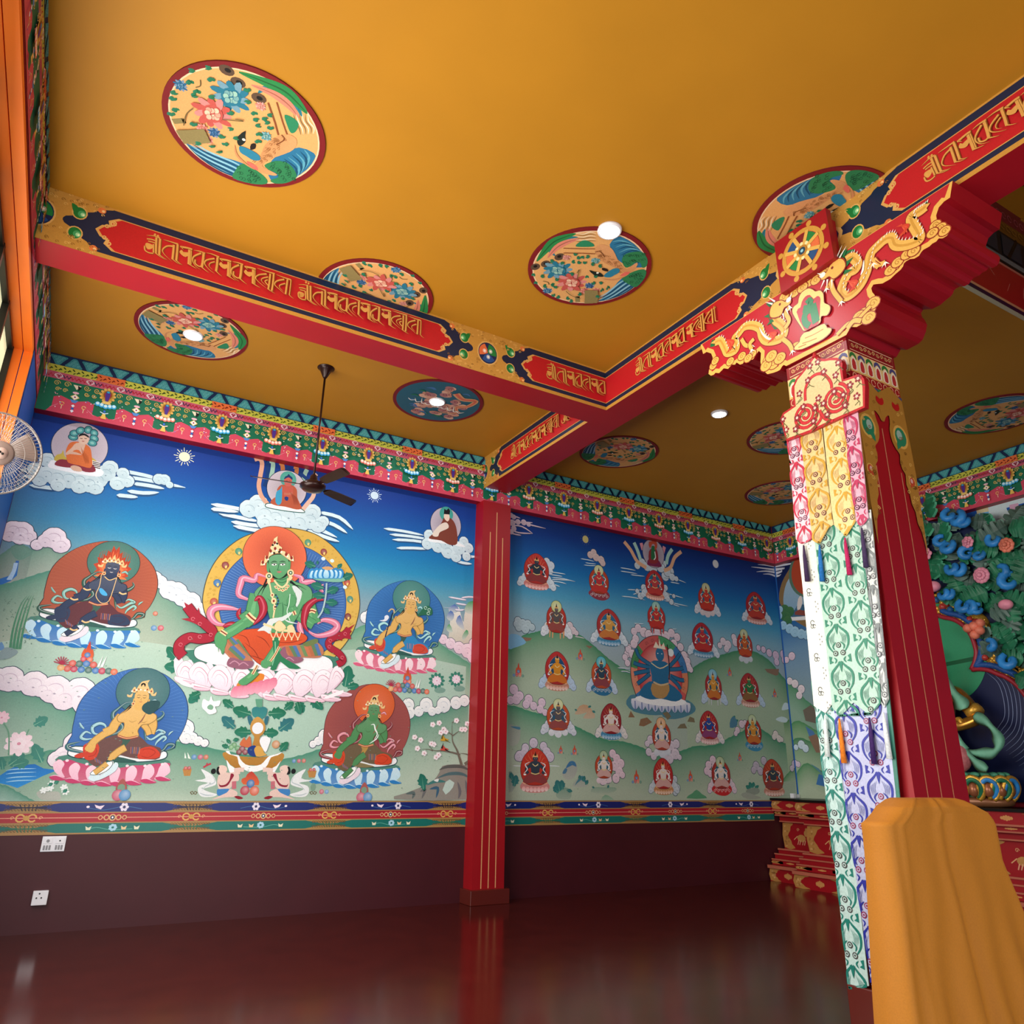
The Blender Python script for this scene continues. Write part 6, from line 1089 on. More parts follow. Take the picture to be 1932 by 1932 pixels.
# ------------------------------------------------------------------ hanging fan
fx, fy = 2.11, 8.43
t = thing('ceiling_fan', 'brown three bladed ceiling fan on a long rod in front of the left mural', 'fan', (fx, fy, H))
MB().lathe((fx,fy,H-.15), [(.018,0),(.03,.02),(.075,.12),(.08,.135),(.105,.142),(.105,.15)], 24).obj('canopy', M['brown'], t, True)
MB().lathe((fx,fy,4.9), [(.013,0),(.013,1.42)], 12).obj('rod', M['brown'], t, True)
MB().lathe((fx,fy,4.76), [(.03,0),(.11,.015),(.15,.05),(.15,.085),(.1,.12),(.05,.14),(.04,.2),(.02,.22)], 28).obj('motor', M['brown'], t, True)
for k, an in enumerate((173, 28, -75)):
    A = math.radians(an); ca, sa = math.cos(A), math.sin(A); b = MB(); V = []
    prof = [(.12,-.018,.018),(.2,-.02,.02),(.23,-.055,.05),(.4,-.065,.058),(.6,-.066,.06),(.68,-.06,.06),(.71,-.03,.05)]
    rows = []
    for r, w0, w1 in prof:
        row = []
        for w_, dz in ((w0,.02),(w1,-.02)):
            for th in (-.004,.004):
                z = 4.835+dz*(min(1,(r-.12)/.15))+th; row.append(b.b.verts.new((fx+r*ca-w_*sa, fy+r*sa+w_*ca, z)))
        rows.append(row)
    for A_, B_ in zip(rows, rows[1:]):
        for i, j in ((0,1),(1,3),(3,2),(2,0)): b.b.faces.new((A_[i], A_[j], B_[j], B_[i]))
    b.b.faces.new(rows[0]); b.b.faces.new(rows[-1][::-1]); b.obj('blade', M['brown'], t)
# ================================================================== pillar, bracket and hangings
def solid(a, pts, n0, n1, col):
    """a slab with real thickness inside a painted mesh; later patches lie on its front"""
    ar = sum(pts[i][0]*pts[(i+1) % len(pts)][1]-pts[(i+1) % len(pts)][0]*pts[i][1] for i in range(len(pts)))
    if ar < 0: pts = pts[::-1]
    b = len(a.v); m = len(pts); a.v += [(u, v, n1) for u, v in pts]+[(u, v, n0) for u, v in pts]; a.c += [lin(col)]*(2*m)
    a.f.append(list(range(b, b+m))); a.f.append(list(range(b+2*m-1, b+m-1, -1)))
    for i in range(m): j = (i+1) % m; a.f.append([b+i, b+m+i, b+m+j, b+j])
    a.base = n1+.0008
PXL, PXR, PYN, PYF, PZT = 5.10, 5.735, 3.322, 3.94, 5.12
t = MB().box((PXL,PYN,.3),(PXR,PYF,PZT)).obj('pillar', M['red']); tag(t, 'square red pillar with gilded collar and three gold lines', 'pillar', kind='structure')
MB().box((PXL-.06,PYN-.06,0),(PXR+.06,PYF+.06,.3),.01).obj('base', M['marble'], t)
PR = Pl((0,PYN,0), X_, Z_); PLf = Pl((PXL,0,0), (0,-1,0), Z_)
def collar(pl, u0, u1, gems=True, zt=PZT):
    a = Art(pl, .03, .0004, .0015); W = u1-u0; R = lambda x0, x1, z0, z1, c: a.p([(x0,z0),(x1,z0),(x1,z1),(x0,z1)], c)
    zt = PZT; R(u0,u1,5.0,zt,'8a1a1e'); a.ol([(u0+.03,5.02),(u1-.03,5.02),(u1-.03,5.105),(u0+.03,5.105)], .008, 'e0b890')
    for i in range(10): x = u0+.07+(W-.14)*i/9; a.st(spir(x, 5.068, .024, 1.3, 1 if i % 2 else -1, n=9), .007, 'e0b070', 0)
    R(u0,u1,4.82,5.0,'e2c184'); n = 6
    for i in range(n):
        x = u0+W*(i+.5)/n; w_ = W/n*.42; c = ('2f7a3a','4a4a7a')[i % 2]
        a.p([(x-w_,4.93),(x-w_*.9,4.97),(x,4.995),(x+w_*.9,4.97),(x+w_,4.93),(x+w_*.6,4.945),(x,4.965),(x-w_*.6,4.945)], c, 2)
        a.p([(x-w_*.75,4.83),(x-w_*.75,4.915),(x,4.955),(x+w_*.75,4.915),(x+w_*.75,4.83)], 'f0e4cc', 2); a.p([(x-w_*.5,4.835),(x-w_*.5,4.905),(x,4.935),(x+w_*.5,4.905),(x+w_*.5,4.835)], 'b83434', 2)
    R(u0,u1,4.72,4.82,'9a1c20'); R(u0,u1,4.805,4.82,'d8a860')
    for i in range(8): a.st(ell(u0+W*(i+.5)/8, 4.765, .026, .03, 12), .008, 'd8a880', 0)
    for i in range(12): x = u0+W*(i+.5)/12; a.p([(x-W/24,4.72),(x+W/24,4.72),(x+W/30,4.69),(x,4.67),(x-W/30,4.69)], ('2f7a4a','3a4a7a')[i % 2], 2)
    G = 'a8762e'; cx = (u0+u1)/2
    for s_ in (-1, 1):
        e = u0 if s_ < 0 else u1; g = lambda k: e+(cx-e)*k
        a.p([(e,4.69),(cx,4.69),(cx,4.42),(g(.86),4.47),(g(.7),4.5),(g(.72),4.42),(g(.78),4.36),(g(.74),4.26),(g(.62),4.2),(g(.5),4.16),(g(.54),4.1),(g(.5),4.03),(g(.4),3.99),(g(.44),3.9),(g(.36),3.84),(g(.34),3.74),(g(.24),3.68),(g(.22),3.58),(g(.12),3.52),(g(.06),3.42),(e,3.38)], G, 2)
        for z, k, r, c in ((4.33,.34,.075,'1f7a56'),(3.94,.16,.035,'b8482a')):
            x = g(k); a.p(ell(x, z, r*1.3, r*1.45, 14), 'd0a050'); a.p(ell(x, z, r, r*1.15, 14), c); a.p(ell(x-s_*r*.2, z+r*.2, r*.5, r*.6, 10), mixc(c, 'ffffff', .3)); a.p([(x+r*.2*s_,z-r*.7),(x-r*s_*.9,z-r*1.7),(x-r*.7*s_,z-r*.3)], c, 2)
        for i in range(26):
            z = random.uniform(3.5,4.66); k = random.uniform(.05,.8)*(.25+.75*max(0,(z-3.4)/1.3)); a.st(spir(g(k), z, random.uniform(.014,.024), 1.2, n=7), .006, random.choice(('7a501a','d8aa58')), 0)
    for i in range(3): x = u0+W*(i+.5)/3; a.p([(x-.05,4.6),(x-.04,4.65),(x,4.63),(x+.04,4.65),(x+.05,4.6),(x,4.57)], 'b01c1c', 2)
    return a
a = collar(PR, PXL, PXR); a.build('gilded_collar', M['gold'] if False else M['gloss'], t)
a = collar(PLf, -PYF, -PYN); a.build('gilded_collar', M['gloss'], t)
a = Art(PR, .03, .0004, .0012)
for (x0, y0), (x1, y1) in (((1664,808.6),(1778,1505)),((1653,878),(1752,1505)),((1700,892),(1795,1505))):
    u, v = PR.px(x0, y0); u2 = PR.px(x1, y1)[0]; a.st([(u, v),((u+u2)/2, .31)], .011, 'c07858', 0)
a.build('gold_lines', M['paint'], t)
# ------------------------------------------------------------------ carved bracket
PB5 = Pl((5.07,0,0), (0,-1,0), Z_); b1 = Q(PB5, 0, 0, 1)
OUT = b1('1322,651 1327,668 1333.5,664 1342,667 1345,674.5 1344,685 1338,698 1337,705.6 1341.7,709 1347,707 1350,703.5 1357,704 1362,699 1365.5,695 1374,696 1381,688 1387,688 1390,684 1396.6,688 1402,686 1404,682 1410,683 1421.5,677.6 1429,666 1432,662 1436,666 1435,683 1438,696 1448,706 1459,703.5 1466,701 1472,698 1476,691 1479,688.5 1483.5,690.6 1487,689 1597,632 1605.4,617 1616.6,617 1629,610 1639,604 1646.4,596 1652.6,580 1655,566 1650,556 1646,551.4 1644,544 1648,537 1654,536 1665,535 1680,526.6 1690,517 1699.5,509 1704,503 1705.7,497 1710,493 1717,489 1725.5,488 1734,483 1739,475 1743,471 1754,465 1759,460 1766.5,456 1771.5,450 1779,449.7 1787,445 1791,438.5 1793,429 1790,424 1784,422 1774,421.7 1768,416 1766.5,406.5 1771.5,391.5 1781.4,380.4 1792.6,373 1797.6,341')
t = thing('carved_bracket', 'wide carved red bracket with golden dragons and clouds on the pillar top', 'bracket', (5.4, 3.62, 5.135))
m = MB().prism(PB5, OUT, -.665, 0); m.obj('body', M['red'], t)
a = Art(PB5, .03, .0004, .0015)
def inset(pts, d):
    n = len(pts); out = []; ar = sum(pts[i][0]*pts[(i+1) % n][1]-pts[(i+1) % n][0]*pts[i][1] for i in range(n)); s_ = 1 if ar > 0 else -1
    for i in range(n):
        (x0, y0), (x1, y1), (x2, y2) = pts[i-1], pts[i], pts[(i+1) % n]; nx, ny = -(y2-y0), x2-x0; L = math.hypot(nx, ny) or 1; out.append((x1+s_*nx/L*d, y1+s_*ny/L*d))
    return out
GO, GD, RD = 'e0ad55', '8a2a1c', 'b4202c'
a.p(OUT, GO); IN_ = inset(OUT, .045); IN_[0] = (IN_[0][0]+.02, OUT[0][1]-.004); IN_[-1] = (IN_[-1][0]-.02, OUT[-1][1]-.004); a.p(IN_, RD)
CL = lambda L, r=.07: [ (a.p(ell(*b1([(x,y)])[0], r+.008, r*.8+.008, 12), GD), a.p(ell(*b1([(x,y)])[0], r, r*.8, 12), GO), a.st(spir(*b1([(x,y)])[0], r*.6, 1.3, n=9), .007, 'b07a30', 0)) for x, y in S(L)]
BS = lambda L, w_, c=GO, tip=0: (a.st(b1(L), w_+.014, GD, 5, tip), a.st(b1(L), w_, c, 5, tip))
CL('1346,690 1350,681 1378,682 1400,672 1420,668 1412,676', .05); CL('1450,680 1460,686 1446,690 1472,676 1456,672', .065)
CL('1640,585 1630,592 1648,572 1622,598 1640,600', .062); CL('1688,502 1680,510 1694,495 1712,480 1725,474', .05); CL('1765,425 1775,430 1783,436 1760,440', .045)
BS('1472,566 1490,553 1505,546 1520,538 1535,529 1552,520 1562,508 1575,500', .07); CL('1480,560 1500,552 1515,543 1540,528 1555,514', .055)
BS('1580,632 1600,612 1618,604 1632,590 1644,578', .03); BS('1600,620 1612,606 1626,606', .04); BS('1490,660 1500,650 1508,648', .03)
# dragons
for body, tail, mane, spine, legs, fl in (
  ('1350,646 1360,643 1367,655 1373,666 1388,661 1390,650 1386,640 1394,630 1405,617 1420,614 1434,620 1438,634 1446,643 1462,643 1477,636 1481,622 1474,612 1464,604 1464,594','1350,645 1342,648','1345,640 1352,650 1340,655|1452,575 1462,570 1470,590|1450,600 1465,612 1475,615 1462,622','1434,618 1440,630 1452,640 1462,638','1400,640 1408,652 1420,652|1424,640 1416,650 1420,660|1482,620 1490,606 1484,590 1492,580|1478,640 1490,650 1496,662','1372,640 1384,660|1452,628 1464,640'),
  ('1748,390 1738,398 1728,404 1720,412 1724,424 1733,440 1736,452 1722,460 1704,464 1690,462 1684,450 1672,452 1658,464 1645,478 1640,496 1636,514 1626,536 1612,552 1597,560 1588,550 1594,530 1604,515 1616,508 1619,496 1608,486 1598,492','1748,390 1756,384','1742,385 1752,378 1746,400|1572,488 1590,478 1612,470 1614,492|1588,510 1606,516 1612,505 1600,525','1632,492 1630,510 1626,520','1650,490 1660,500 1672,496|1576,520 1568,536 1560,545|1570,535 1576,552 1590,570|1660,505 1650,498','1702,424 1714,440|1604,530 1618,546')):
    for L in mane.split('|'): a.p(b1(L), '1f6a3c', 2); 
    BS(body, .085, GO, 0); BS(tail, .04, GO, 1); a.st(b1(body), .02, 'c8923c', 5)
    bp = smooth(b1(body), 5, False)
    for i in range(2, len(bp)-2, 2): a.st([(bp[i][0]+.03, bp[i][1]+.03),(bp[i][0]+.045, bp[i][1]+.05)], .012, 'f0e8dc', 0, 1)
    a.st(b1(spine), .02, 'e8e6e0', 5, 2)
    for L in legs.split('|'): BS(L, .04, GO, 0); e = b1(L)[-1]; [a.st([e, (e[0]+.05*math.cos(k), e[1]+.05*math.sin(k))], .016, 'f0e8dc', 0, 1) for k in (-2.4,-1.6,-.8)]
    for L in fl.split('|'):
        (x0, y0), (x1, y1) = b1(L)
        for k in range(4): a.st([(x0+(x1-x0)*k/3*.6-.02*k, y0),(x0+(x1-x0)*k/3+.02, (y0+y1)/2),(x1-.03*k, y1)], .022, ('d8583c','c8402c')[k % 2], 5, 2)
    h = b1(body)[-1]
for x, y, d in ((1474,582,1),(1574,514,-1)):
    h = b1([(x,y)])[0]; g = lambda L: [(h[0]+d*X*.01, h[1]+Y*.01) for X, Y in S(L)]
    for L in ('-12,8 -16,14 -9,13','-12,2 -20,2 -13,-3','-11,-5 -18,-9 -9,-9'): a.p(g(L), '1f6a3c')
    a.p(smooth(g('-12,6 -6,10 2,8 6,4 11,5 13,0 9,-3 4,-3 0,-8 -8,-7 -13,-2'), 3), GD); a.p(smooth(g('-11,5 -6,9 2,7 6,3 10,4 12,0 9,-2 4,-2 0,-7 -7,-6 -12,-2'), 3), GO); a.p(ell(*g('0,4')[0], .014, .014, 8), '7a2418')
    for L in ('-8,9 -16,16','-5,10 -12,19','6,-4 8,-12','2,-7 3,-15','9,-3 14,-9','11,4 15,8'): a.st(g(L), .018, 'eeeae0', 0, 1)
    a.p(ell(*g('10,3')[0], .03, .026, 8), 'e8e4dc')
# crest with its green syllable
k5 = Q(PB5, 1440, 380, 8.05)
for L, c in (('590,1930 460,1720 470,1620 540,1560 555,1480 600,1390 700,1325 770,1340 820,1370 890,1355 940,1400 950,1480 960,1550 1040,1590 1050,1660 1000,1745 910,1760 890,1860 760,1932 640,1990',GO),):
    pts = smooth(k5(L), 3); a.p([(x, y) for x, y in pts], GD); cx, cy = sum(x for x, _ in pts)/len(pts), sum(y for _, y in pts)/len(pts); a.p([(cx+(x-cx)*.95, cy+(y-cy)*.96) for x, y in pts], 'f0c878')
a.p(k5('530,1690 590,1620 610,1540 660,1460 730,1430 790,1490 840,1450 890,1470 890,1580 865,1860 740,1925 650,1960'), 'b4303c', 2)
for L, w_ in (('630,1650 700,1630 790,1560',.07),('770,1580 800,1700 830,1850',.075),('770,1650 690,1690 650,1770 670,1860 730,1900',.06),('680,1560 720,1520 770,1550',.05),('700,1500 760,1490',.03)): a.st(k5(L), w_, '1f7a48', 5)
zf = Q(PB5, 1470, 580, 8.05)
a.p(zf('400,390 340,470 330,530 260,600 250,660 380,650 560,570 700,500 810,400 830,320 760,310 720,250 600,300 480,370'), GD, 2); a.p(zf('405,400 350,475 340,535 270,605 265,652 380,640 555,560 690,490 800,395 815,330 755,325 715,262 600,312 485,380'), 'f0c878', 2)
for L in ('380,560 500,520 600,480','420,480 560,420 700,340','320,620 440,570'): a.st(zf(L), .01, 'b07a30', 4)
a.build('painted_carving', M['gloss'], t)
# wheel plaque
PP = Pl((5.0,0,0), (0,-1,0), Z_); pq = Q(PP, 1440, 380, 8.05)
qd = pq('165,640 940,95 1075,850 270,1400')
t = thing('wheel_plaque', 'square red plaque with a golden eight spoked wheel above the bracket', 'plaque', (5.05, 3.6, 6.0))
m = MB().prism(PP, qd, -.065, 0); up = [p for p in qd if p[1] > 5.95]; up = [(min(p[0] for p in up)+.02, 5.915),(max(p[0] for p in up)-.02, 5.915),(max(p[0] for p in up)-.02, 6.3),(min(p[0] for p in up)+.02, 6.2)]; m.prism(PP, up, -.146, -.06); m.obj('block', M['red'], t)
a = Art(PP, .03, .0004, .0015); cx, cy = pq('600,755')[0]; R_ = abs(pq('600,410')[0][1]-cy)
for i in range(8): th = i*math.pi/4+.39; a.p(ell(cx+R_*1.12*math.cos(th), cy+R_*1.12*math.sin(th), R_*.13, R_*.13, 10), 'c8923c')
a.p(ell(cx, cy, R_, R_, 40), 'c8923c'); a.p(ell(cx, cy, R_*.8, R_*.8, 40), 'b4202c')
for i, c in enumerate(('7a1a20','1f7a3c','d86a3c','1f4a78')*2):
    th = math.pi/2-i*math.pi/4; a.p([(cx+R_*.2*math.cos(th), cy+R_*.2*math.sin(th))]+[(cx+R_*.78*math.cos(th+d), cy+R_*.78*math.sin(th+d)) for d in (-.39,-.2,0,.2,.39)], c)
for i in range(8):
    th = math.pi/2+math.pi/8-i*math.pi/4; c, s_ = math.cos(th), math.sin(th); a.st([(cx+R_*.15*c, cy+R_*.15*s_),(cx+R_*.5*c, cy+R_*.5*s_),(cx+R_*.85*c, cy+R_*.85*s_)], R_*.16, 'd8a850', 3); th += math.pi/8; a.p(ell(cx+R_*.33*math.cos(th), cy+R_*.33*math.sin(th), R_*.08, R_*.08, 8), 'f0dca0')
a.p(ell(cx, cy, R_*.24, R_*.24, 20), 'b07a2e'); a.p(ell(cx, cy, R_*.16, R_*.16, 16), '1f3f52'); a.p(ell(cx, cy, R_*.07, R_*.07, 10), '8ac4d0')
a.build('wheel', M['gloss'], t)

# ------------------------------------------------------------------ brocade pillar hanging
PD = Pl((5.05,0,0), (0,-1,0), Z_); d1 = Q(PD, 0, 0, 1)
hang = thing('pillar_hanging', 'tiered brocade hanging with pointed streamers on the window side of the pillar', 'hanging', (5.06, 3.63, 2.6))
def damask(a, pts, cols, base, dark, mid, ros, w, h=.285, ph=0):
    us = [p[0] for p in pts]; vs = [p[1] for p in pts]
    def edge(v):                                       # width of the streamer at height v
        xs = []
        for (x0, y0), (x1, y1) in zip(pts, pts[1:]+pts[:1]):
            if (y0-v)*(y1-v) < 0: xs.append(x0+(x1-x0)*(v-y0)/(y1-y0))
        return (min(xs)+.004, max(xs)-.004) if len(xs) >= 2 else None
    def cl(L):
        o = []
        for x, y in L:
            y = min(max(y, min(vs)+.012), max(vs)-.012); e = edge(y)
            if not e or e[1]-e[0] < .01: return None
            o.append((min(max(x, e[0]), e[1]), y))
        xs = [p[0] for p in o]; ys = [p[1] for p in o]
        return o if max(xs)-min(xs) > .004 or max(ys)-min(ys) > .006 else None
    def ST(L, w_, c, tip=2):
        L = cl(smooth(L, 4, False))
        if L: a.st(L, w_, c, 0, tip)
    def PO(L, c):
        L = cl(L)
        if L: a.p(L, c)
    for ci, cx in enumerate(cols):
        v = max(vs)-ph-(h*.5 if ci % 2 else 0)+h
        while v > min(vs)-h:
            for s_ in (-1, 1):
                ST([(cx+s_*.005,v),(cx+s_*.03*w/.17,v-.035),(cx+s_*.46*w,v-.09),(cx+s_*.44*w,v-.17),(cx+s_*.16*w,v-.235)], .02, dark)
                for k in range(4): ST([(cx+s_*(.1+.08*k)*w,v-.06-.01*k),(cx+s_*(.2+.06*k)*w,v-.11),(cx+s_*(.18+.05*k)*w,v-.16)], .005, mid)
                ST([(cx+s_*.1*w,v-.14),(cx+s_*.26*w,v-.17),(cx+s_*.2*w,v-.2)], .012, dark)
                PO([(cx+s_*.5*w,v-.24),(cx+s_*.36*w,v-.25),(cx+s_*.42*w,v-.275),(cx+s_*.3*w,v-.29),(cx+s_*.5*w,v-.3)], dark); ST([(cx+s_*.28*w,v-.255),(cx+s_*.18*w,v-.275),(cx+s_*.26*w,v-.3)], .012, dark)
            PO([(cx-.02,v-.005),(cx+.02,v-.005),(cx+.007,v-.06),(cx,v-.085),(cx-.007,v-.06)], dark)
            for dx, dy in ((0,-.165),(-.17,-.225),(.17,-.225)):
                L = cl(ell(cx+dx*w, v+dy, .021, .021, 9))
                if L and cl([(cx+dx*w-.02, v+dy),(cx+dx*w+.02, v+dy)]): PO(ell(cx+dx*w, v+dy, .022, .022, 9), ros); PO(ell(cx+dx*w, v+dy, .014, .014, 8), base); PO(ell(cx+dx*w, v+dy, .008, .008, 7), ros)
            v -= h
def streamer(L, n, cols, base, dark, mid, ros, w, **k):
    pts = d1(L); a = Art(PD, .02, .00025); solid(a, pts, n-.008, n, base)
    if dark: damask(a, pts, [PD.px(x, 1200)[0] if False else cx for cx in cols], base, dark, mid, ros, w, **k)
    else:
        us = [p[0] for p in pts]; vs = [p[1] for p in pts]
        v = max(vs)-.2
        while mid and v > min(vs)+.12:
            u = (max(us)+min(us))/2; a.st(ell(u-.03, v, .018, .018, 8), .006, '3a3a3a', 0); a.st(ell(u-.035, v-.03, .014, .014, 7), .005, '3a3a3a', 0); a.st(ell(u-.015, v-.03, .014, .014, 7), .005, '3a3a3a', 0)
            for j in range(5): a.p(ell(u+.02+.02*(j % 2), v-.1-.02*j, .006, .008, 5), '8a8a84')
            v -= .26
    return a.build('streamer', M['silk'], hang, (5.06, 3.63, 2.6))
# u = -y on this plane
U = lambda x, y: d1([(x,y)])[0][0]
c1, c2 = U(1548,930), U(1596,905)
streamer('1530,1270 1562,1270 1574.7,1339 1590.8,1480 1621,1690 1640,1860 1602,1866 1582.7,1690 1556,1480', .004, [U(1566,1450)], 'bcd8d4', '11776a', '7fb0a8', '4a4a4a', .19)
streamer('1566,1270 1613,1270 1662,1270 1673,1328 1689,1480 1712,1690 1730,1850 1645,1858 1621,1690 1592,1480', .006, [U(1605,1450), U(1655,1440)], 'b2b6d6', '1c2494', '7a80b4', '8a2a52', .19)
streamer('1664,1280 1675,1280 1688,1400 1696,1480 1704,1560 1722,1690 1735,1780 1722,1790 1712,1690 1690,1490', .005, [], '2f7464', None, None, None, .1)
streamer('1500,960 1540,985 1551,1130 1563.5,1240 1572,1329 1559.7,1345.6 1538,1332 1529.3,1240 1517,1110', .016, [], 'e4e4d6', None, 1, None, .1)
streamer('1536,985 1624,960 1640,1120 1660,1240 1664.7,1327 1644,1350 1613,1325.7 1588,1352 1573,1335 1563.5,1240 1550,1120', .018, [U(1583,1200), U(1632,1180)], 'a6c6b6', '12755a', '6a9a88', '3a3030', .19)
streamer('1622,970 1645,962 1660,1120 1672.5,1240 1679,1319.5 1671,1335.6 1664.7,1327 1654,1200 1640,1100', .016, [U(1652,1130)], 'c4c8c6', '6c7274', '94989a', '5a5a60', .14)
streamer('1489,820 1513,812 1523,895 1536.5,1016 1519.7,1028 1506,1018.6 1499,930', .028, [U(1513,930)], 'e6c6ce', 'bc2644', 'd07a90', '6a2a4a', .15)
streamer('1513,812 1556,795 1572,950 1578,990 1567,998 1551,1027 1537,1018.6 1523,895', .03, [c1], 'dfbf82', 'c4962e', 'cfae7a', '6a2e34', .2)
streamer('1554,795 1596,780 1608,900 1619,985 1600,1013 1577,990 1570,940', .03, [c2], 'e6c88a', 'c8982c', 'd8b87a', '6a2e34', .2, ph=.1)
streamer('1595,785 1622,775 1633,880 1642.6,978.7 1629,994 1619.6,983.7 1608,890', .028, [U(1618,890)], 'dca6b8', 'b42c58', 'c06a8a', '5a2448', .15)
for x0, y0, x1, y1, c in ((1522,1030,1530,1098,'3a2448'),(1552,1030,1558,1098,'1c6ab0'),(1600,1016,1610,1086,'b81c58'),(1632,998,1641,1072,'3f2c52'),(1588,1356,1598,1440,'ea8020'),(1645,1354,1655,1442,'3a1c5c'),(1561,1350,1567,1428,'dfeae6'),(1671,1344,1684,1432,'e6ecf0')):
    p, q_ = d1([(x0,y0),(x1,y1)]); n = .034 if y0 < 1100 else .024
    MB().tube([PD.at(p[0], p[1], n+.004), PD.at(p[0]*.7+q_[0]*.3, p[1]*.7+q_[1]*.3, n+.008), PD.at(*q_, n+.008)], [.006,.014,.02], 8).obj('tassel', mat('tassel thread '+c, c, .8, 0, .2, 60), hang, True)
pf = Pl((4.995,0,0), (0,-1,0), Z_); f1 = Q(pf, 1470, 580, 8.05)
FL = f1('540,700 600,775 700,780 780,765 880,765 940,800 960,850 955,920 975,1095 1190,1018 1250,1030 1290,1090 1305,1200 1300,1520 900,1700 480,1895 110,2030 60,1860 20,1690 60,1600 230,1490 205,1330 205,1200 260,1080 330,1000 430,870 500,770')
a = Art(pf, .02, .0004); solid(a, FL, -.05, 0, 'b41c26'); a.p(inset(FL, .022), 'd2bd8a')
R2 = lambda L, w_=.022, sm=5: (a.st(f1(L), w_*1.3, '8a1218', sm), a.st(f1(L), w_, 'c42a30', sm))
R2('400,1420 400,1250 460,1100 560,1020 660,1010 740,1070 790,1150 800,1230')
for cx, cy, r, d, a0 in ((400,1640,215,-1,.6),(860,1390,230,-1,1.2)):
    c = f1([(cx,cy)])[0]; r_ = r*pf_ if False else abs(f1([(cx,cy-r)])[0][1]-c[1]); a.st(spir(c[0], c[1], r_, 2.6, d, a0, 46), .03, '8a1218', 0); a.st(spir(c[0], c[1], r_, 2.6, d, a0, 46), .022, 'c42a30', 0)
R2('620,1560 640,1680 560,1800 470,1890'); R2('640,1600 700,1690 820,1730')
rd = random.Random(5)
for x, y in ((590,830),(470,890),(680,980),(440,1110),(860,1030),(1200,1080),(310,1310),(600,1380),(840,1280),(980,1330),(680,1460),(370,1510),(550,1530),(280,1680),(1010,1490),(1180,1350),(740,1630),(530,1730),(110,1860),(260,1850),(900,840),(1080,1180),(60,1700)):
    p = f1([(x,y)])[0]; g = [(p[0]+.022*math.cos(k*1.257), p[1]+.022*math.sin(k*1.257)) for k in range(5)]
    for u, v in g: a.p(ell(u, v, .0125, .0125, 7), '8a2430')
    a.p(ell(*p, .013, .013, 8), 'e2c0b0'); a.st([(p[0], p[1]-.03),(p[0]+.02, p[1]-.06),(p[0]+rd.uniform(-.05,.06), p[1]-.085)], .006, '5a5a2a', 4); a.st([(p[0]+.01, p[1]-.05),(p[0]-.025, p[1]-.07)], .006, '5a5a2a', 0)
a.build('flap', M['silk'], hang, (5.06, 3.63, 2.6))
MB().tube([pf.at(*f1('530,690')[0], -.01), pf.at(*f1('545,760')[0], .006)], [.014,.02], 8).obj('loop', mat('red cord', 'b81c24', .6), hang, True)

# ------------------------------------------------------------------ chair back under saffron cloth
PK = Pl((0,2.7,0), X_, Z_); k1 = Q(PK, 0, 0, 1)
lft = k1('1730,1506.5 1720,1510 1703,1523 1695,1536 1684,1549 1675,1557 1683,1612 1691,1690')+[(3.83,.6),(3.8,.03)]
rgt = k1('1825,1506.5 1835,1511 1853,1524 1870,1533 1880,1546 1885,1556 1898,1622 1925,1690')+[(5.14,.6),(5.22,.03)]
def at_v(L, v):
    for (x0, y0), (x1, y1) in zip(L, L[1:]):
        if y1 <= v <= y0: return x0+(x1-x0)*(y0-v)/(y0-y1+1e-9)
    return L[0][0] if v > L[0][1] else L[-1][0]
m = MB(); rows = []; vs_ = sorted({min(lft[0][1], rgt[0][1])}|{v for _, v in lft[1:]}|{v for _, v in rgt[1:]}|{.03+1.5*i/44 for i in range(44)}, reverse=True); NX = 56
for v in vs_:
    a_, b_ = at_v(lft, v), at_v(rgt, v); row = []
    for j in range(NX+1):
        t_ = j/NX; u = a_+(b_-a_)*t_; low = max(0, (1.35-v)/1.35)
        n = .006*math.sin(17*t_+3*v)+(.010+.035*low)*math.sin(31*t_+2.5*math.sin(3*v)+1.2*t_*v)*low+.014*math.exp(-((t_-.42)/.035)**2)-.012*math.exp(-((t_-.5)/.03)**2)+.012*math.exp(-((t_-.11)/.02)**2)+.09*low*low
        e = min(t_, 1-t_)*(b_-a_); n -= .05*max(0, 1-e/.05)**2; top = lft[0][1]-v; n -= .05*max(0, 1-top/.05)**2
        row.append(m.b.verts.new(PK.at(u, v, n)))
    bk = [m.b.verts.new(PK.at(a_+(b_-a_)*j/8, v, -.16-.05*low)) for j in range(9)]
    rows.append((row, bk))
for (A, Ab), (B, Bb) in zip(rows, rows[1:]):
    for j in range(NX): m.b.faces.new((A[j], A[j+1], B[j+1], B[j]))
    for j in range(8): m.b.faces.new((Ab[j+1], Ab[j], Bb[j], Bb[j+1]))
    m.b.faces.new((Ab[0], A[0], B[0], Bb[0])); m.b.faces.new((A[-1], Ab[-1], Bb[-1], B[-1]))
m.b.faces.new(rows[0][0]+rows[0][1][::-1]); m.b.faces.new(rows[-1][1]+rows[-1][0][::-1])
o = m.obj('draped_chair_back', M['cloth'], None, True, (4.5, 2.75, 0)); tag(o, 'tall chair back covered in saffron orange cloth in front of the pillar', 'covered chair')
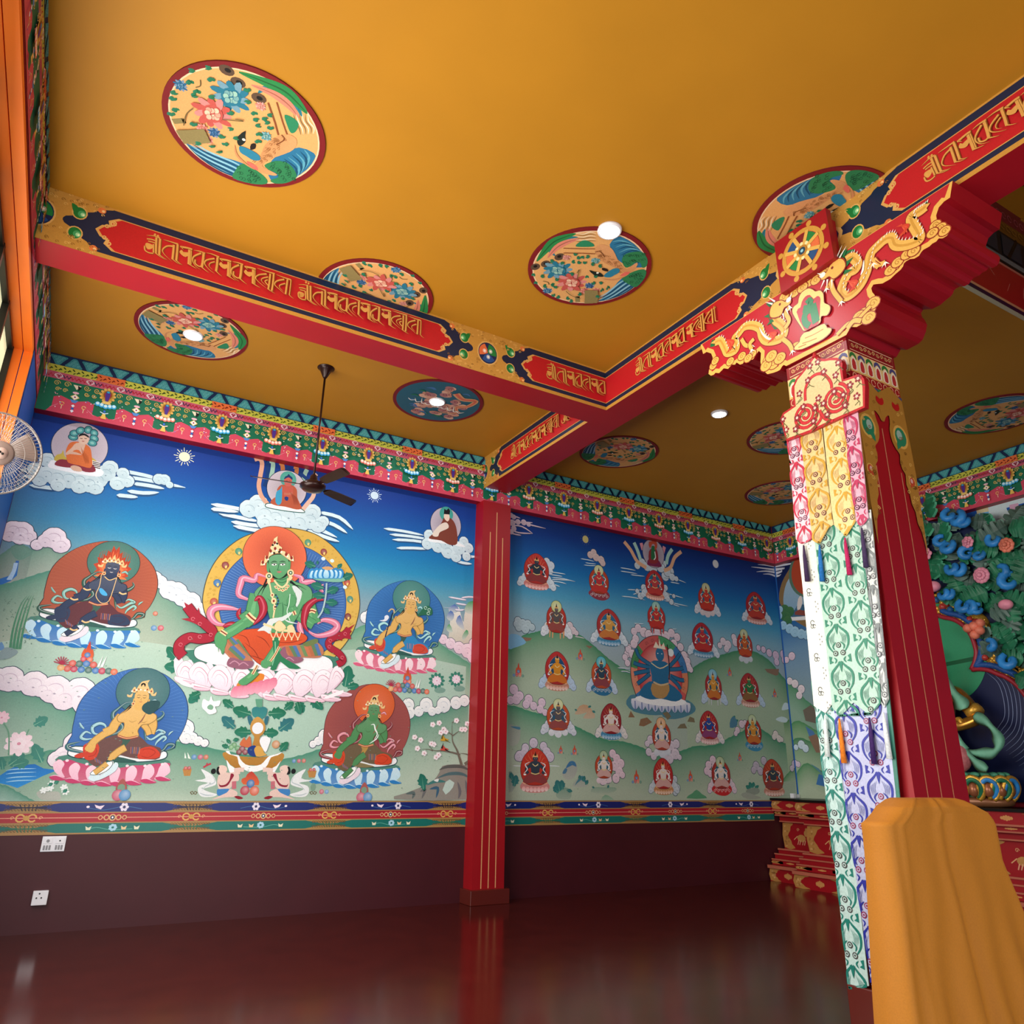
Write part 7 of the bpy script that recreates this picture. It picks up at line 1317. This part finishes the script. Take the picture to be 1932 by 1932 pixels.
# ================================================================== altar, statue and carved backdrop
alt = thing('altar', 'long stepped red altar with gilded corner ornament and black top', 'altar', (11.4, 7, 0))
def run(prof, y0, y1, name, mt):
    m = MB(); P_ = Pl((0,y0,0), X_, Z_); m.prism(P_, [(x, z) for x, z in prof], 0, y0-y1); return m.obj(name, mt, alt)
p1 = [(11.85,0),(10.94,0),(10.94,.2),(10.915,.2),(10.915,.25),(11.02,.25),(11.02,.33),(11.1,.33),(11.1,.41),(11.2,.41),(11.2,.48),(11.36,.48),(11.36,.93),(11.3,.93),(11.3,1.03),(11.2,1.03),(11.2,1.1),(11.14,1.12),(11.14,1.275),(11.85,1.275)]
p2 = [(x-(.3 if x < 11.8 else 0), z) for x, z in p1]
run(p1, 9.97, 9.2, 'step_body', M['red']); run(p2, 9.2, 4.2, 'step_body', M['red'])
MB().box((11.1,9.2,1.276),(11.85,9.97,1.312)).box((10.8,4.2,1.276),(11.85,9.2,1.312)).obj('black_top', M['black'], alt)
for dx, y0, y1 in ((0,9.18,9.965),(-.3,4.3,9.19)):
    for x, z0, z1 in ((10.9,.2,.25),(11.015,.325,.345),(11.095,.405,.425),(11.19,.475,.5),(11.29,.92,.94),(11.19,1.02,1.04),(11.13,1.1,1.125)):
        MB().box((x+dx-.012,y0,z0),(x+dx+.02,y1,z1)).obj('ledge', mat('rose ledge', 'b0604a', .45), alt)
def gildfront(x, y0, y1, z0, z1, n):
    pl = Pl((x,0,0), (0,-1,0), Z_); a = Art(pl, .03, .0004, .001); L = (y1-y0)/n
    for i in range(n):
        u0, u1 = -(y1-i*L), -(y1-(i+1)*L); h = z1-z0
        for s_, e in ((1, u0), (-1, u1)):
            a.p([(e,z0+.01),(e+s_*min(.3,L*.3),z0+.01),(e+s_*min(.2,L*.22),z0+.16*h),(e+s_*min(.16,L*.2),z0+.3*h),(e+s_*min(.1,L*.12),z0+.5*h),(e+s_*min(.16,L*.2),z0+.7*h),(e+s_*min(.2,L*.22),z0+.86*h),(e+s_*min(.3,L*.3),z1-.01),(e,z1-.01)], 'b07c42', 2)
            for k in range(12): a.st(spir(e+s_*random.uniform(.02,.11), random.uniform(z0+.03,z1-.03), min(.02,h*.12), 1.2, n=7), .006, random.choice(('d8aa70','7a4c24')), 0)
        c = (u0+u1)/2
        if h > .3:
            for dx, dz, rx, rz in ((0,0,.09,.06),(.1,.08,.04,.05),(.12,.14,.03,.03)): a.p(ell(c+dx, (z0+z1)/2+dz-.03, rx, rz, 10), 'b8844a')
            for k in (-.06,-.02,.04,.08): a.st([(c+k,(z0+z1)/2-.06),(c+k-.03,z0+.07)], .016, 'd89a7a', 0)
            a.st([(c-.08,(z0+z1)/2),(c-.16,(z0+z1)/2-.06)], .014, 'd8a070', 4); a.st(spir(c-.06, (z0+z1)/2+.1, .03, 1.3, n=8), .008, 'd8a070', 0)
        else:
            for dx in (-.06,-.03,0,.03,.06): a.p(ell(c+dx, (z0+z1)/2, .022, h*.28*(1-abs(dx)*8), 8), 'c88a50')
    return a.build('gilded_ornament', M['gloss'], alt, (11.4,7,0))
for dx, y0, y1, n in ((0,9.21,9.96,1),(-.3,4.4,9.19,5)):
    for x, z0, z1 in ((11.36,.5,.91),(11.14,1.13,1.27),(10.94,.0,.2),(11.2,1.04,1.1),(11.02,.26,.32)): gildfront(x+dx, y0, y1, z0, z1, n)
bx = MB().box((11.64,9.9,1.313),(11.70,9.98,1.39),.003).box((11.72,9.93,1.313),(11.84,9.98,1.375),.003).obj('paper_box', M['white']); tag(bx, 'small white cards standing on the far end of the altar', 'card')
# backdrop plane
PT = Pl((11.74,0,0), (0,-1,0), Z_); t1 = Q(PT, 1692, 1040, 8.05); T1 = Q(PT, 0, 0, 1)
ax = t1('700,985')[0][0]
mir = lambda R_: R_+[(2*ax-u, v) for u, v in R_[::-1]]
inn = smooth(t1('705,985 790,1020 900,1040 1010,1085 1130,1180 1220,1310 1275,1470 1290,1560 1270,1690 1215,1810'), 3, False)+smooth(t1('1225,1812 1330,1800 1480,1820 1620,1880 1750,1932 1930,2070')+T1('1960,1335 1985,1375 1995,1420 1990,1470 1975,1520'), 3, False)
gol = smooth(t1('540,660 700,670 830,700 960,760 1130,830 1290,930 1400,1010 1480,1180 1540,1400 1640,1600 1800,1680 1932,1780')+T1('1960,1270 2000,1320 2025,1380 2030,1440 2020,1520'), 3, False)
bd = thing('carved_backdrop', 'carved throne backdrop with gilded arch, painted leaves, flowers and blue scrolls behind the statue', 'backdrop', (11.7, 6.7, 1.32))
m = MB(); m.prism(PT, mir(gol), 0, .1); rd = random.Random(11)
gi = [p for p in gol]; ii = inn
for k in range(420):
    a_ = rd.random(); b_ = rd.random(); i = min(int(a_*len(gi)), len(gi)-1); j = min(int(a_*len(ii)), len(ii)-1)
    u = gi[i][0]*b_+ii[j][0]*(1-b_); v = gi[i][1]*b_+ii[j][1]*(1-b_)
    if rd.random() < .3: u = 2*ax-u
    m.ball(PT.at(u, v, .1), rd.uniform(.018,.05), 6, 5)
m.obj('gilded_arch', M['gold'], bd, True)
for k, (x, y) in enumerate(((680,755),(830,805),(770,860),(890,900),(1015,845),(1060,950),(1180,1050),(1285,1095),(1270,1190),(1355,1320),(1445,1410),(1400,1460),(1415,1625),(1640,1655),(1750,1770),(1820,1860))):
    MB().ball(PT.at(*t1([(x,y)])[0], .13), (.05,.06,.055)[k % 3], 10, 8).obj('gem', M[('gem_b','gem_r','gem_r','gem_b','gem_g')[k % 5]], bd, True)
nic = mir(inn); a = Art(PT, .1, .0006, .105); a.p(nic, '131c44')
hc = t1('760,1560')[0]
def inside(p, poly):
    c = False; n = len(poly)
    for i in range(n):
        (x0, y0), (x1, y1) = poly[i-1], poly[i]
        if (y0 > p[1]) != (y1 > p[1]) and p[0] < (x1-x0)*(p[1]-y0)/(y1-y0)+x0: c = not c
    return c
for r in range(34):
    R_ = .72+.055*r; run_ = []
    for k in range(90):
        th = -.9+.035*k; p = (ax+R_*math.cos(th), hc[1]-.75+R_*.95*math.sin(th)+.035*math.sin(7*th+r*.35))
        if inside(p, nic): run_.append(p)
        else:
            if len(run_) > 3: a.st(run_, .007, '8795bb', 0, 2); 
            run_ = []
    if len(run_) > 3: a.st(run_, .007, '8795bb', 0, 2)
a.p(smooth([(ax+.62*math.cos(th), hc[1]+.02+.75*math.sin(th)) for th in [k*math.pi/12 for k in range(24)]], 2), '2f8f64'); a.st([(ax-.6,hc[1]-.22),(ax+.62,hc[1]-.12)], .06, '125a38', 0)
a.build('niche', M['gloss'], bd, (11.7,6.7,1.32))
MB().tube([PT.at(u, v, .14) for u, v in mir(inn)], .035, 8).obj('niche_frame', M['frame'], bd, True)
rp = [(u+.09*(1 if i < len(inn) else -1), v+.05) for i, (u, v) in enumerate(mir(inn))]
m = MB()
for i in range(0, len(rp)-1, 1):
    for k in range(2): u = rp[i][0]+(rp[i+1][0]-rp[i][0])*k/2; v = rp[i][1]+(rp[i+1][1]-rp[i][1])*k/2; m.ball(PT.at(u, v, .13), .055, 8, 6, (1,1,.8))
m.obj('rope_border', M['rope'], bd, True)
# foliage
def leaf3(m, c, L, ang, tilt, ty, w_=.42):
    d = Vector((0, -math.cos(ang), math.sin(ang))); n = Vector((-1, 0, 0)); sd = d.cross(n); up = (n+d*tilt+sd*ty).normalized(); sd = d.cross(up).normalized()
    pr = [(0,.03),(.05,.14),(.15,.3),(.24,.3),(.28,.16),(.36,.36),(.46,.38),(.5,.2),(.58,.34),(.67,.34),(.7,.17),(.78,.24),(.85,.2),(.93,.08),(1,.0)]
    mid = [m.b.verts.new(c+d*L*s+up*(.03*math.sin(3*s))) for s, _ in pr]
    for q_ in (-1, 1):
        ed = [m.b.verts.new(c+d*L*s+sd*q_*h*L*w_/.42+up*(.045*L*(1 if h > .3 else .2)-.12*L*s*s)) for s, h in pr]
        lo = [m.b.verts.new(v.co-up*.035+sd*q_*.006) for v in ed]
        for i in range(len(pr)-1):
            m.b.faces.new((mid[i], mid[i+1], ed[i+1], ed[i]) if q_ > 0 else (mid[i], ed[i], ed[i+1], mid[i+1])); m.b.faces.new((ed[i], ed[i+1], lo[i+1], lo[i])).material_index = 1
rd = random.Random(4); mA = MB(); mB = MB(); gm = [(u, v) for u, v in gol]
def above(u, v):
    best = min(gm, key=lambda p: (p[0]-u)**2+(p[1]-v)**2); return v > best[1]-.02 or u > best[0]+.02
pts = []
for iy in range(14):
    for ix in range(13):
        x = 1738+21*ix+rd.uniform(-7,7); y = 982+24*iy+rd.uniform(-7,7); top = 975+8*abs(math.sin(x/17))+(8 if 1785 < x < 1830 else 0)+max(0, (x-1885)*.25)
        if y < top: continue
        u, v = T1([(x, y)])[0]
        if u < ax+.06 and v < gm[0][1]: continue
        b = min(gm, key=lambda p: (p[0]-u)**2+(p[1]-v)**2)
        if (v < b[1]+.02 and u < b[0]+.04): continue
        pts.append((u, v))
for u, v in pts:
    c = PT.at(u, v, rd.uniform(.1,.3)); leaf3(mB if rd.random() < .28 else mA, c, rd.uniform(.3,.46), rd.choice((rd.uniform(-.5,.6), rd.uniform(2.4,3.6), rd.uniform(.8,2))), rd.uniform(-.5,.5), rd.uniform(-.7,.7))
o = mA.obj('foliage', M['leaf'], bd); o.data.materials.append(mat('leaf edge', '58b08a', .45)); o = mB.obj('grey_foliage', M['leaf2'], bd); o.data.materials.append(mat('grey leaf edge', '86a89a', .45))
# dark relief ground behind the leaves
gr = T1('1735,985 1780,985 1830,992 1880,1005 1932,1012 2010,1030 2040,1300 2035,1450 2005,1330 1950,1270 1880,1200 1850,1150 1800,1130 1735,1120'); MB().prism(PT, gr, -.08, .06).obj('relief_ground', mat('deep blue relief', '101c48', .5), bd)
def curl(x, y, s, d=1, rot=0):
    u, v = T1([(x, y)])[0]; L = spir(u, v, .1*s, 1.25, d, rot, 14); MB().tube([PT.at(p[0], p[1], .28+.05*math.sin(i*.4)) for i, p in enumerate(L)], [.02*s+.034*s*math.sin(math.pi*min(1, .15+i/12)) for i in range(len(L))], 8).obj('scroll', M['curl'], bd, True)
for x, y, s, d, r in ((1812,978,1,1,1.5),(1826,984,1.2,-1,1.2),(1838,990,.9,-1,.4),(1796,1027,.9,1,1),(1808,1036,1.1,-1,.6),(1754,1050,1,1,2),(1845,1050,1,1,.5),(1897,1024,1,1,2),(1818,1076,1,1,2.6),(1830,1080,1,-1,1),(1912,1085,1,-1,2),(1925,1102,1.2,1,1),(1803,1124,.9,1,3),(1812,1126,.8,-1,1),(1840,1147,1,1,2),(1852,1152,1,-1,2),(1866,1154,.8,1,1),(1925,1250,1.1,1,2),(1890,1222,.9,-1,2),(1868,1052,.8,-1,.5)): curl(x, y, s, d, r)
def flw(name, x, y, r, mt, core=None, k=9, n=.36):
    u, v = T1([(x, y)])[0]; c = PT.at(u, v, n); m = MB()
    for ring, (R_, q_) in enumerate(((r, k), (r*.62, k-2))):
        for i in range(q_): th = i*2*math.pi/q_+ring*.3; m.ball(c+Vector((-.03*ring-.01, -R_*.62*math.cos(th), R_*.62*math.sin(th))), R_*.42, 8, 6, (.45,1,1))
    m.ball(c+Vector((-.06,0,0)), r*.3, 10, 7); return m.obj(name, M[mt], bd, True)
flw('flower', 1750, 1001, .1, 'lilac'); flw('flower', 1852, 1030, .09, 'pinkp', None, 7); flw('flower', 1773, 1052, .1, 'pinkp', None, 6); flw('flower', 1925, 1036, .11, 'coral'); flw('flower', 1878, 1092, .12, 'pinkp', None, 11); flw('flower', 1760, 1101, .11, 'lilac', None, 7)
for x, y, r in ((1785,1112,.09),(1922,1146,.08),(1851,1190,.07),(1863,1186,.075),(1873,1194,.07),(1864,1202,.07),(1874,1180,.065)): u, v = T1([(x,y)])[0]; MB().ball(PT.at(u, v, .34), r, 12, 9, (1,1.25 if y < 1150 else 1,.95)).obj('fruit', M['pinkp' if y < 1150 else 'coral'], bd, True)

# lotus throne
LC = (11.2, 6.86)
lt = thing('lotus_throne', 'carved copper and green lotus throne standing on the altar', 'lotus throne', (LC[0], LC[1], 1.314))
def oval(m): bmesh.ops.scale(m.b, vec=(.42,1,1), verts=m.b.verts, space=Matrix.Translation((-LC[0],-LC[1],0))); return m
oval(MB().lathe((LC[0],LC[1],1.314), [(.84,0),(.95,.03),(.97,.09),(.9,.13)], 40)).obj('foot', mat('copper paint', '8a5a3c', .35, .3), lt, True)
oval(MB().lathe((LC[0],LC[1],1.42), [(.86,0),(.93,.14),(.93,.2),(.9,.32),(.82,.34)], 40)).obj('seat_drum', mat('pale green band', '6aa886', .45), lt, True)
mat('copper petal', 'a06040', .3, .3)
for i in range(13):
    th = math.pi*.5+(i+.5)*math.pi/13; dx, dy = math.cos(th)*.42, math.sin(th); P0 = Vector((LC[0]+dx*.95, LC[1]+dy*.95, 1.56)); sd = Vector((-math.sin(th)*.42, math.cos(th), 0)).normalized(); nn = Vector((math.cos(th), math.sin(th)*.42, 0)).normalized()
    for q_, mm, r_ in ((1,'gold',.03),(.78,'leaf' if i % 2 else 'curl',.036)):
        L = [P0+sd*s*q_+nn*o+Vector((0,0,z*q_)) for s, z, o in ((-.13,-.14,-.02),(-.12,-.02,.03),(-.08,.09,.06),(0,.14,.07),(.09,.1,.065),(.13,0,.05),(.1,-.1,.02),(.05,-.15,.0))]
        MB().tube([Vector(p) for p in smooth([tuple(p) for p in L], 3, False)], r_, 8).obj('petal_rim', M[mm], lt, True)
    MB().ball(P0+nn*.02+Vector((0,0,-.02)), .075, 10, 8, (1,1,1.3)).obj('petal', bpy.data.materials['copper petal'], lt, True)
m = MB()
for i in range(18): th = math.pi*.5+(i+.5)*math.pi/18; m.ball((LC[0]+.93*math.cos(th), LC[1]+.93*math.sin(th), 1.73), .075, 10, 6, (1,1,.5))
oval(m).obj('scalloped_rim', mat('sea green rim', '3f8a6c', .45), lt, True)
# seated gilded statue (one skinned body)
st = thing('seated_statue', 'gilded seated statue in green scarves, mostly behind the pillar', 'statue', (11.25, 6.86, 1.77))
J = {'pel':(11.3,6.86,2.0,.22),'bel':(11.27,6.86,2.3,.2),'che':(11.25,6.86,2.68,.27),'nec':(11.24,6.86,3.0,.1),'hea':(11.2,6.86,3.24,.2),'top':(11.22,6.86,3.48,.1),
     'sl':(11.2,6.42,2.88,.13),'el':(11.12,6.1,2.46,.105),'wl':(10.9,6.36,2.36,.075),'hl':(10.84,6.62,2.36,.06),'sr':(11.2,7.3,2.88,.13),'er':(11.12,7.62,2.46,.105),'wr':(10.9,7.4,2.3,.075),'hr':(10.84,7.2,2.2,.06),
     'kl':(10.92,6.34,1.92,.16),'fl':(10.78,6.9,1.86,.1),'kr':(10.92,7.38,1.92,.16),'fr':(10.74,6.82,1.9,.1)}
Eg = 'pel-bel bel-che che-nec nec-hea hea-top che-sl sl-el el-wl wl-hl che-sr sr-er er-wr wr-hr pel-kl kl-fl pel-kr kr-fr'.split()
me = bpy.data.meshes.new('body'); ks = list(J); org = Vector(st.location); me.from_pydata([Vector(J[k][:3])-org for k in ks], [tuple(ks.index(x) for x in e.split('-')) for e in Eg], [])
o = bpy.data.objects.new('body', me); COL.objects.link(o); o.parent = st; me.materials.append(M['skin'])
sk = o.modifiers.new('skin', 'SKIN'); 
for i, k in enumerate(ks): me.skin_vertices[0].data[i].radius = (J[k][3],)*2; me.skin_vertices[0].data[i].use_root = (k == 'pel')
sk.use_smooth_shade = True; o.modifiers.new('sub', 'SUBSURF').render_levels = 2
def scf(name, pts, w_, mt='scarf', th=.012):
    pts = smooth([tuple(p) for p in pts], 5, False); m = MB(); R_ = []
    for i, p in enumerate(pts):
        p = Vector(p); a_ = Vector(pts[max(i-1,0)]); b_ = Vector(pts[min(i+1,len(pts)-1)]); t_ = (b_-a_).normalized(); s_ = t_.cross(Vector((-1,0,0))).normalized(); k = w_*(.75+.25*math.sin(i*.7)); n = Vector((-th,0,0))
        R_.append([m.b.verts.new(p+s_*k), m.b.verts.new(p+n*2.5), m.b.verts.new(p-s_*k), m.b.verts.new(p-n)])
    for A, B in zip(R_, R_[1:]):
        for j in range(4): m.b.faces.new((A[j], A[(j+1) % 4], B[(j+1) % 4], B[j]))
    m.b.faces.new(R_[0]); m.b.faces.new(R_[-1][::-1]); return m.obj(name, M[mt], st, True)
scf('scarf', [(11.1,6.55,3.02),(11.04,6.4,2.9),(11.0,6.26,2.7),(10.98,6.22,2.6)], .12); scf('scarf', [(10.98,6.5,3.0),(10.95,6.55,2.7),(10.9,6.48,2.4),(10.85,6.3,2.2),(10.85,6.25,2.05)], .09)
scf('scarf', [(11.0,6.1,2.5),(10.95,5.92,2.4),(10.92,5.8,2.22),(10.9,5.82,2.06),(10.9,5.96,2.0),(10.88,6.2,2.02),(10.86,6.45,2.1)], .085); scf('scarf', [(10.86,6.4,2.12),(10.84,6.2,2.0),(10.84,6.08,1.86),(10.86,5.98,1.79)], .08)
scf('scarf', [(11.0,7.62,2.5),(10.92,7.9,2.3),(10.9,7.85,2.05),(10.86,7.4,2.05)], .085)
MB().ball((10.86,6.36,1.95), .2, 16, 12, (.7,.95,1)).obj('knee_cloth', M['rose'], st, True); MB().ball((10.86,7.36,1.95), .2, 16, 12, (.7,.95,1)).obj('knee_cloth', M['rose'], st, True)
for (x, y, z), (x2, y2, z2), r in (((11.14,6.2,2.62),(11.13,6.13,2.53),.115),((11.0,6.28,2.42),(10.96,6.32,2.4),.09)): MB().tube([(x,y,z),((x+x2)/2,(y+y2)/2,(z+z2)/2),(x2,y2,z2)], [r,r*1.08,r], 14).obj('bangle', M['gold'], st, True)
MB().tube([(10.9,6.5,3.22),(10.9,6.42,3.2),(10.9,6.38,3.14),(10.9,6.45,3.08),(10.9,6.55,3.1),(10.9,6.42,3.3),(10.9,6.38,3.36),(10.9,6.44,3.42)], .03, 8).obj('crown_ribbon', mat('gilt ribbon', 'd8b878', .4, .3), st, True)
m = MB()
for i in range(5): th = -.9+.45*i; m.lathe((11.2-.16*math.cos(th), 6.86+.2*math.sin(th), 3.38), [(.06,0),(.07,.05),(.03,.12),(.005,.18)], 8)
m.obj('crown', M['gold'], st, True)

# ------------------------------------------------------------------ sockets
def plate(x0, z0, w_, h_, lab, shear=0, double=True):
    t = thing('wall_socket', lab, 'socket', (x0+w_/2, 9.998, z0+h_/2)); MB().box((x0,9.985,z0),(x0+w_,9.999,z0+h_),.003).obj('plate', M['white'], t)
    n = 2 if double else 1
    for i in range(n):
        cx = x0+w_*(i+.5)/n; MB().box((cx-.042,9.981,z0+h_*.52),(cx+.042,9.986,z0+h_*.9),.002).obj('outlet', M['white'], t); MB().lathe((cx,9.979,z0+h_*.7), [(.004,0),(.016 if i == 0 else .008,0),(.016 if i == 0 else .008,.003)], 12, (0,1,0)).obj('pin_hole', M['grey' if i == 0 else 'dark'], t)
        for k in range(3): MB().box((cx-.036+.026*k,9.979,z0+h_*.12),(cx-.018+.026*k,9.986,z0+h_*.42),.002).obj('switch', M['grey'], t)
    return t
plate(.075, .775, .222, .15, 'white double socket plate with switches just below the painted border')
t = thing('junction_box', 'small white socket box low on the maroon wall', 'socket', (.16, 9.97, .34)); MB().box((.09,9.94,.27),(.23,9.999,.405),.006).obj('housing', M['white'], t)
for dx, dz in ((0,.04),(-.022,.0),(.022,.0)): MB().lathe((.15+dx,9.937,.34+dz), [(.003,0),(.008,0),(.008,.004)], 10, (0,1,0)).obj('pin_hole', M['dark'], t)

# ------------------------------------------------------------------ wall fan
ft = thing('wall_fan', 'taupe wall fan with wire guard beside the orange window frame', 'fan', (-.93, 6.0, 3.7))
FC = Vector((-.715, 6.0, 3.69)); FA = Vector((.42, -1, -.28)).normalized(); fxv = FA.cross(Vector((0,0,1))).normalized(); fyv = fxv.cross(FA).normalized()
fp = lambda r, th, n: FC+(fxv*math.cos(th)+fyv*math.sin(th))*r+FA*n
RG = .285
m = MB().tube([fp(RG, k*math.pi/24, 0) for k in range(48)], .007, 8, True); m.obj('guard_ring', M['fanwire'], ft, True)
m = MB()
for side, dep in ((1,.085),(-1,.075)):
    for k in range(64): th = k*math.pi/32; m.tube([fp(.075, th, side*dep), fp(.16, th+.05, side*dep*1.02), fp(.235, th+.08, side*dep*.85), fp(.272, th+.1, side*dep*.45), fp(RG, th+.1, 0)], .0014, 4)
    for r, n in ((.15,1.0),(.22,.88),(.262,.55)): m.tube([fp(r, k*math.pi/24, side*dep*n) for k in range(48)], .0022, 4, True)
m.obj('guard', M['fanwire'], ft, True)
m = MB().lathe(FC+FA*.078, [(.085,0),(.085,.012),(.07,.022),(.002,.026)], 30, FA); hub = m.obj('hub_cover', M['fanbody'], ft, True)
MB().lathe(FC+FA*.105, [(.04,0),(.04,.002),(.001,.003)], 24, FA).obj('badge', mat('badge', 'a58a80', .35), ft, True)
m = MB().ball(FC+FA*.109+fxv*.012+fyv*.006, .009, 8, 6, (1,1,1)); m.ball(FC+FA*.109-fxv*.006-fyv*.002, .009, 8, 6); m.obj('emblem', M['black'], ft, True)
for k in range(3):
    m = MB(); rows = []
    for i in range(9):
        r = .05+.2*i/8; row = []
        for j in range(7): w_ = (-.5+j/6)*(1.15-.25*abs(i/8-.6)); row.append(m.b.verts.new(fp(r, k*2.094+.55+w_*.8, .028*math.sin(w_*2.2)+.01)))
        rows.append(row)
    for A, B in zip(rows, rows[1:]):
        for j in range(6): m.b.faces.new((A[j], A[j+1], B[j+1], B[j]))
    o = m.obj('blade', M['fanbody'], ft, True); o.modifiers.new('s', 'SOLIDIFY').thickness = .003
MB().lathe(FC-FA*.2, [(.06,0),(.075,.03),(.075,.1),(.05,.13),(.05,.2)], 20, FA).obj('motor', M['fanbody'], ft, True)
MB().tube([FC-FA*.18, FC-FA*.18+Vector((-.1,.02,-.1)), Vector((-.9,6.1,3.5))], .022, 10).box((-.93,6.05,3.4),(-.9,6.17,3.62),.004).obj('bracket', M['fanbody'], ft, True)
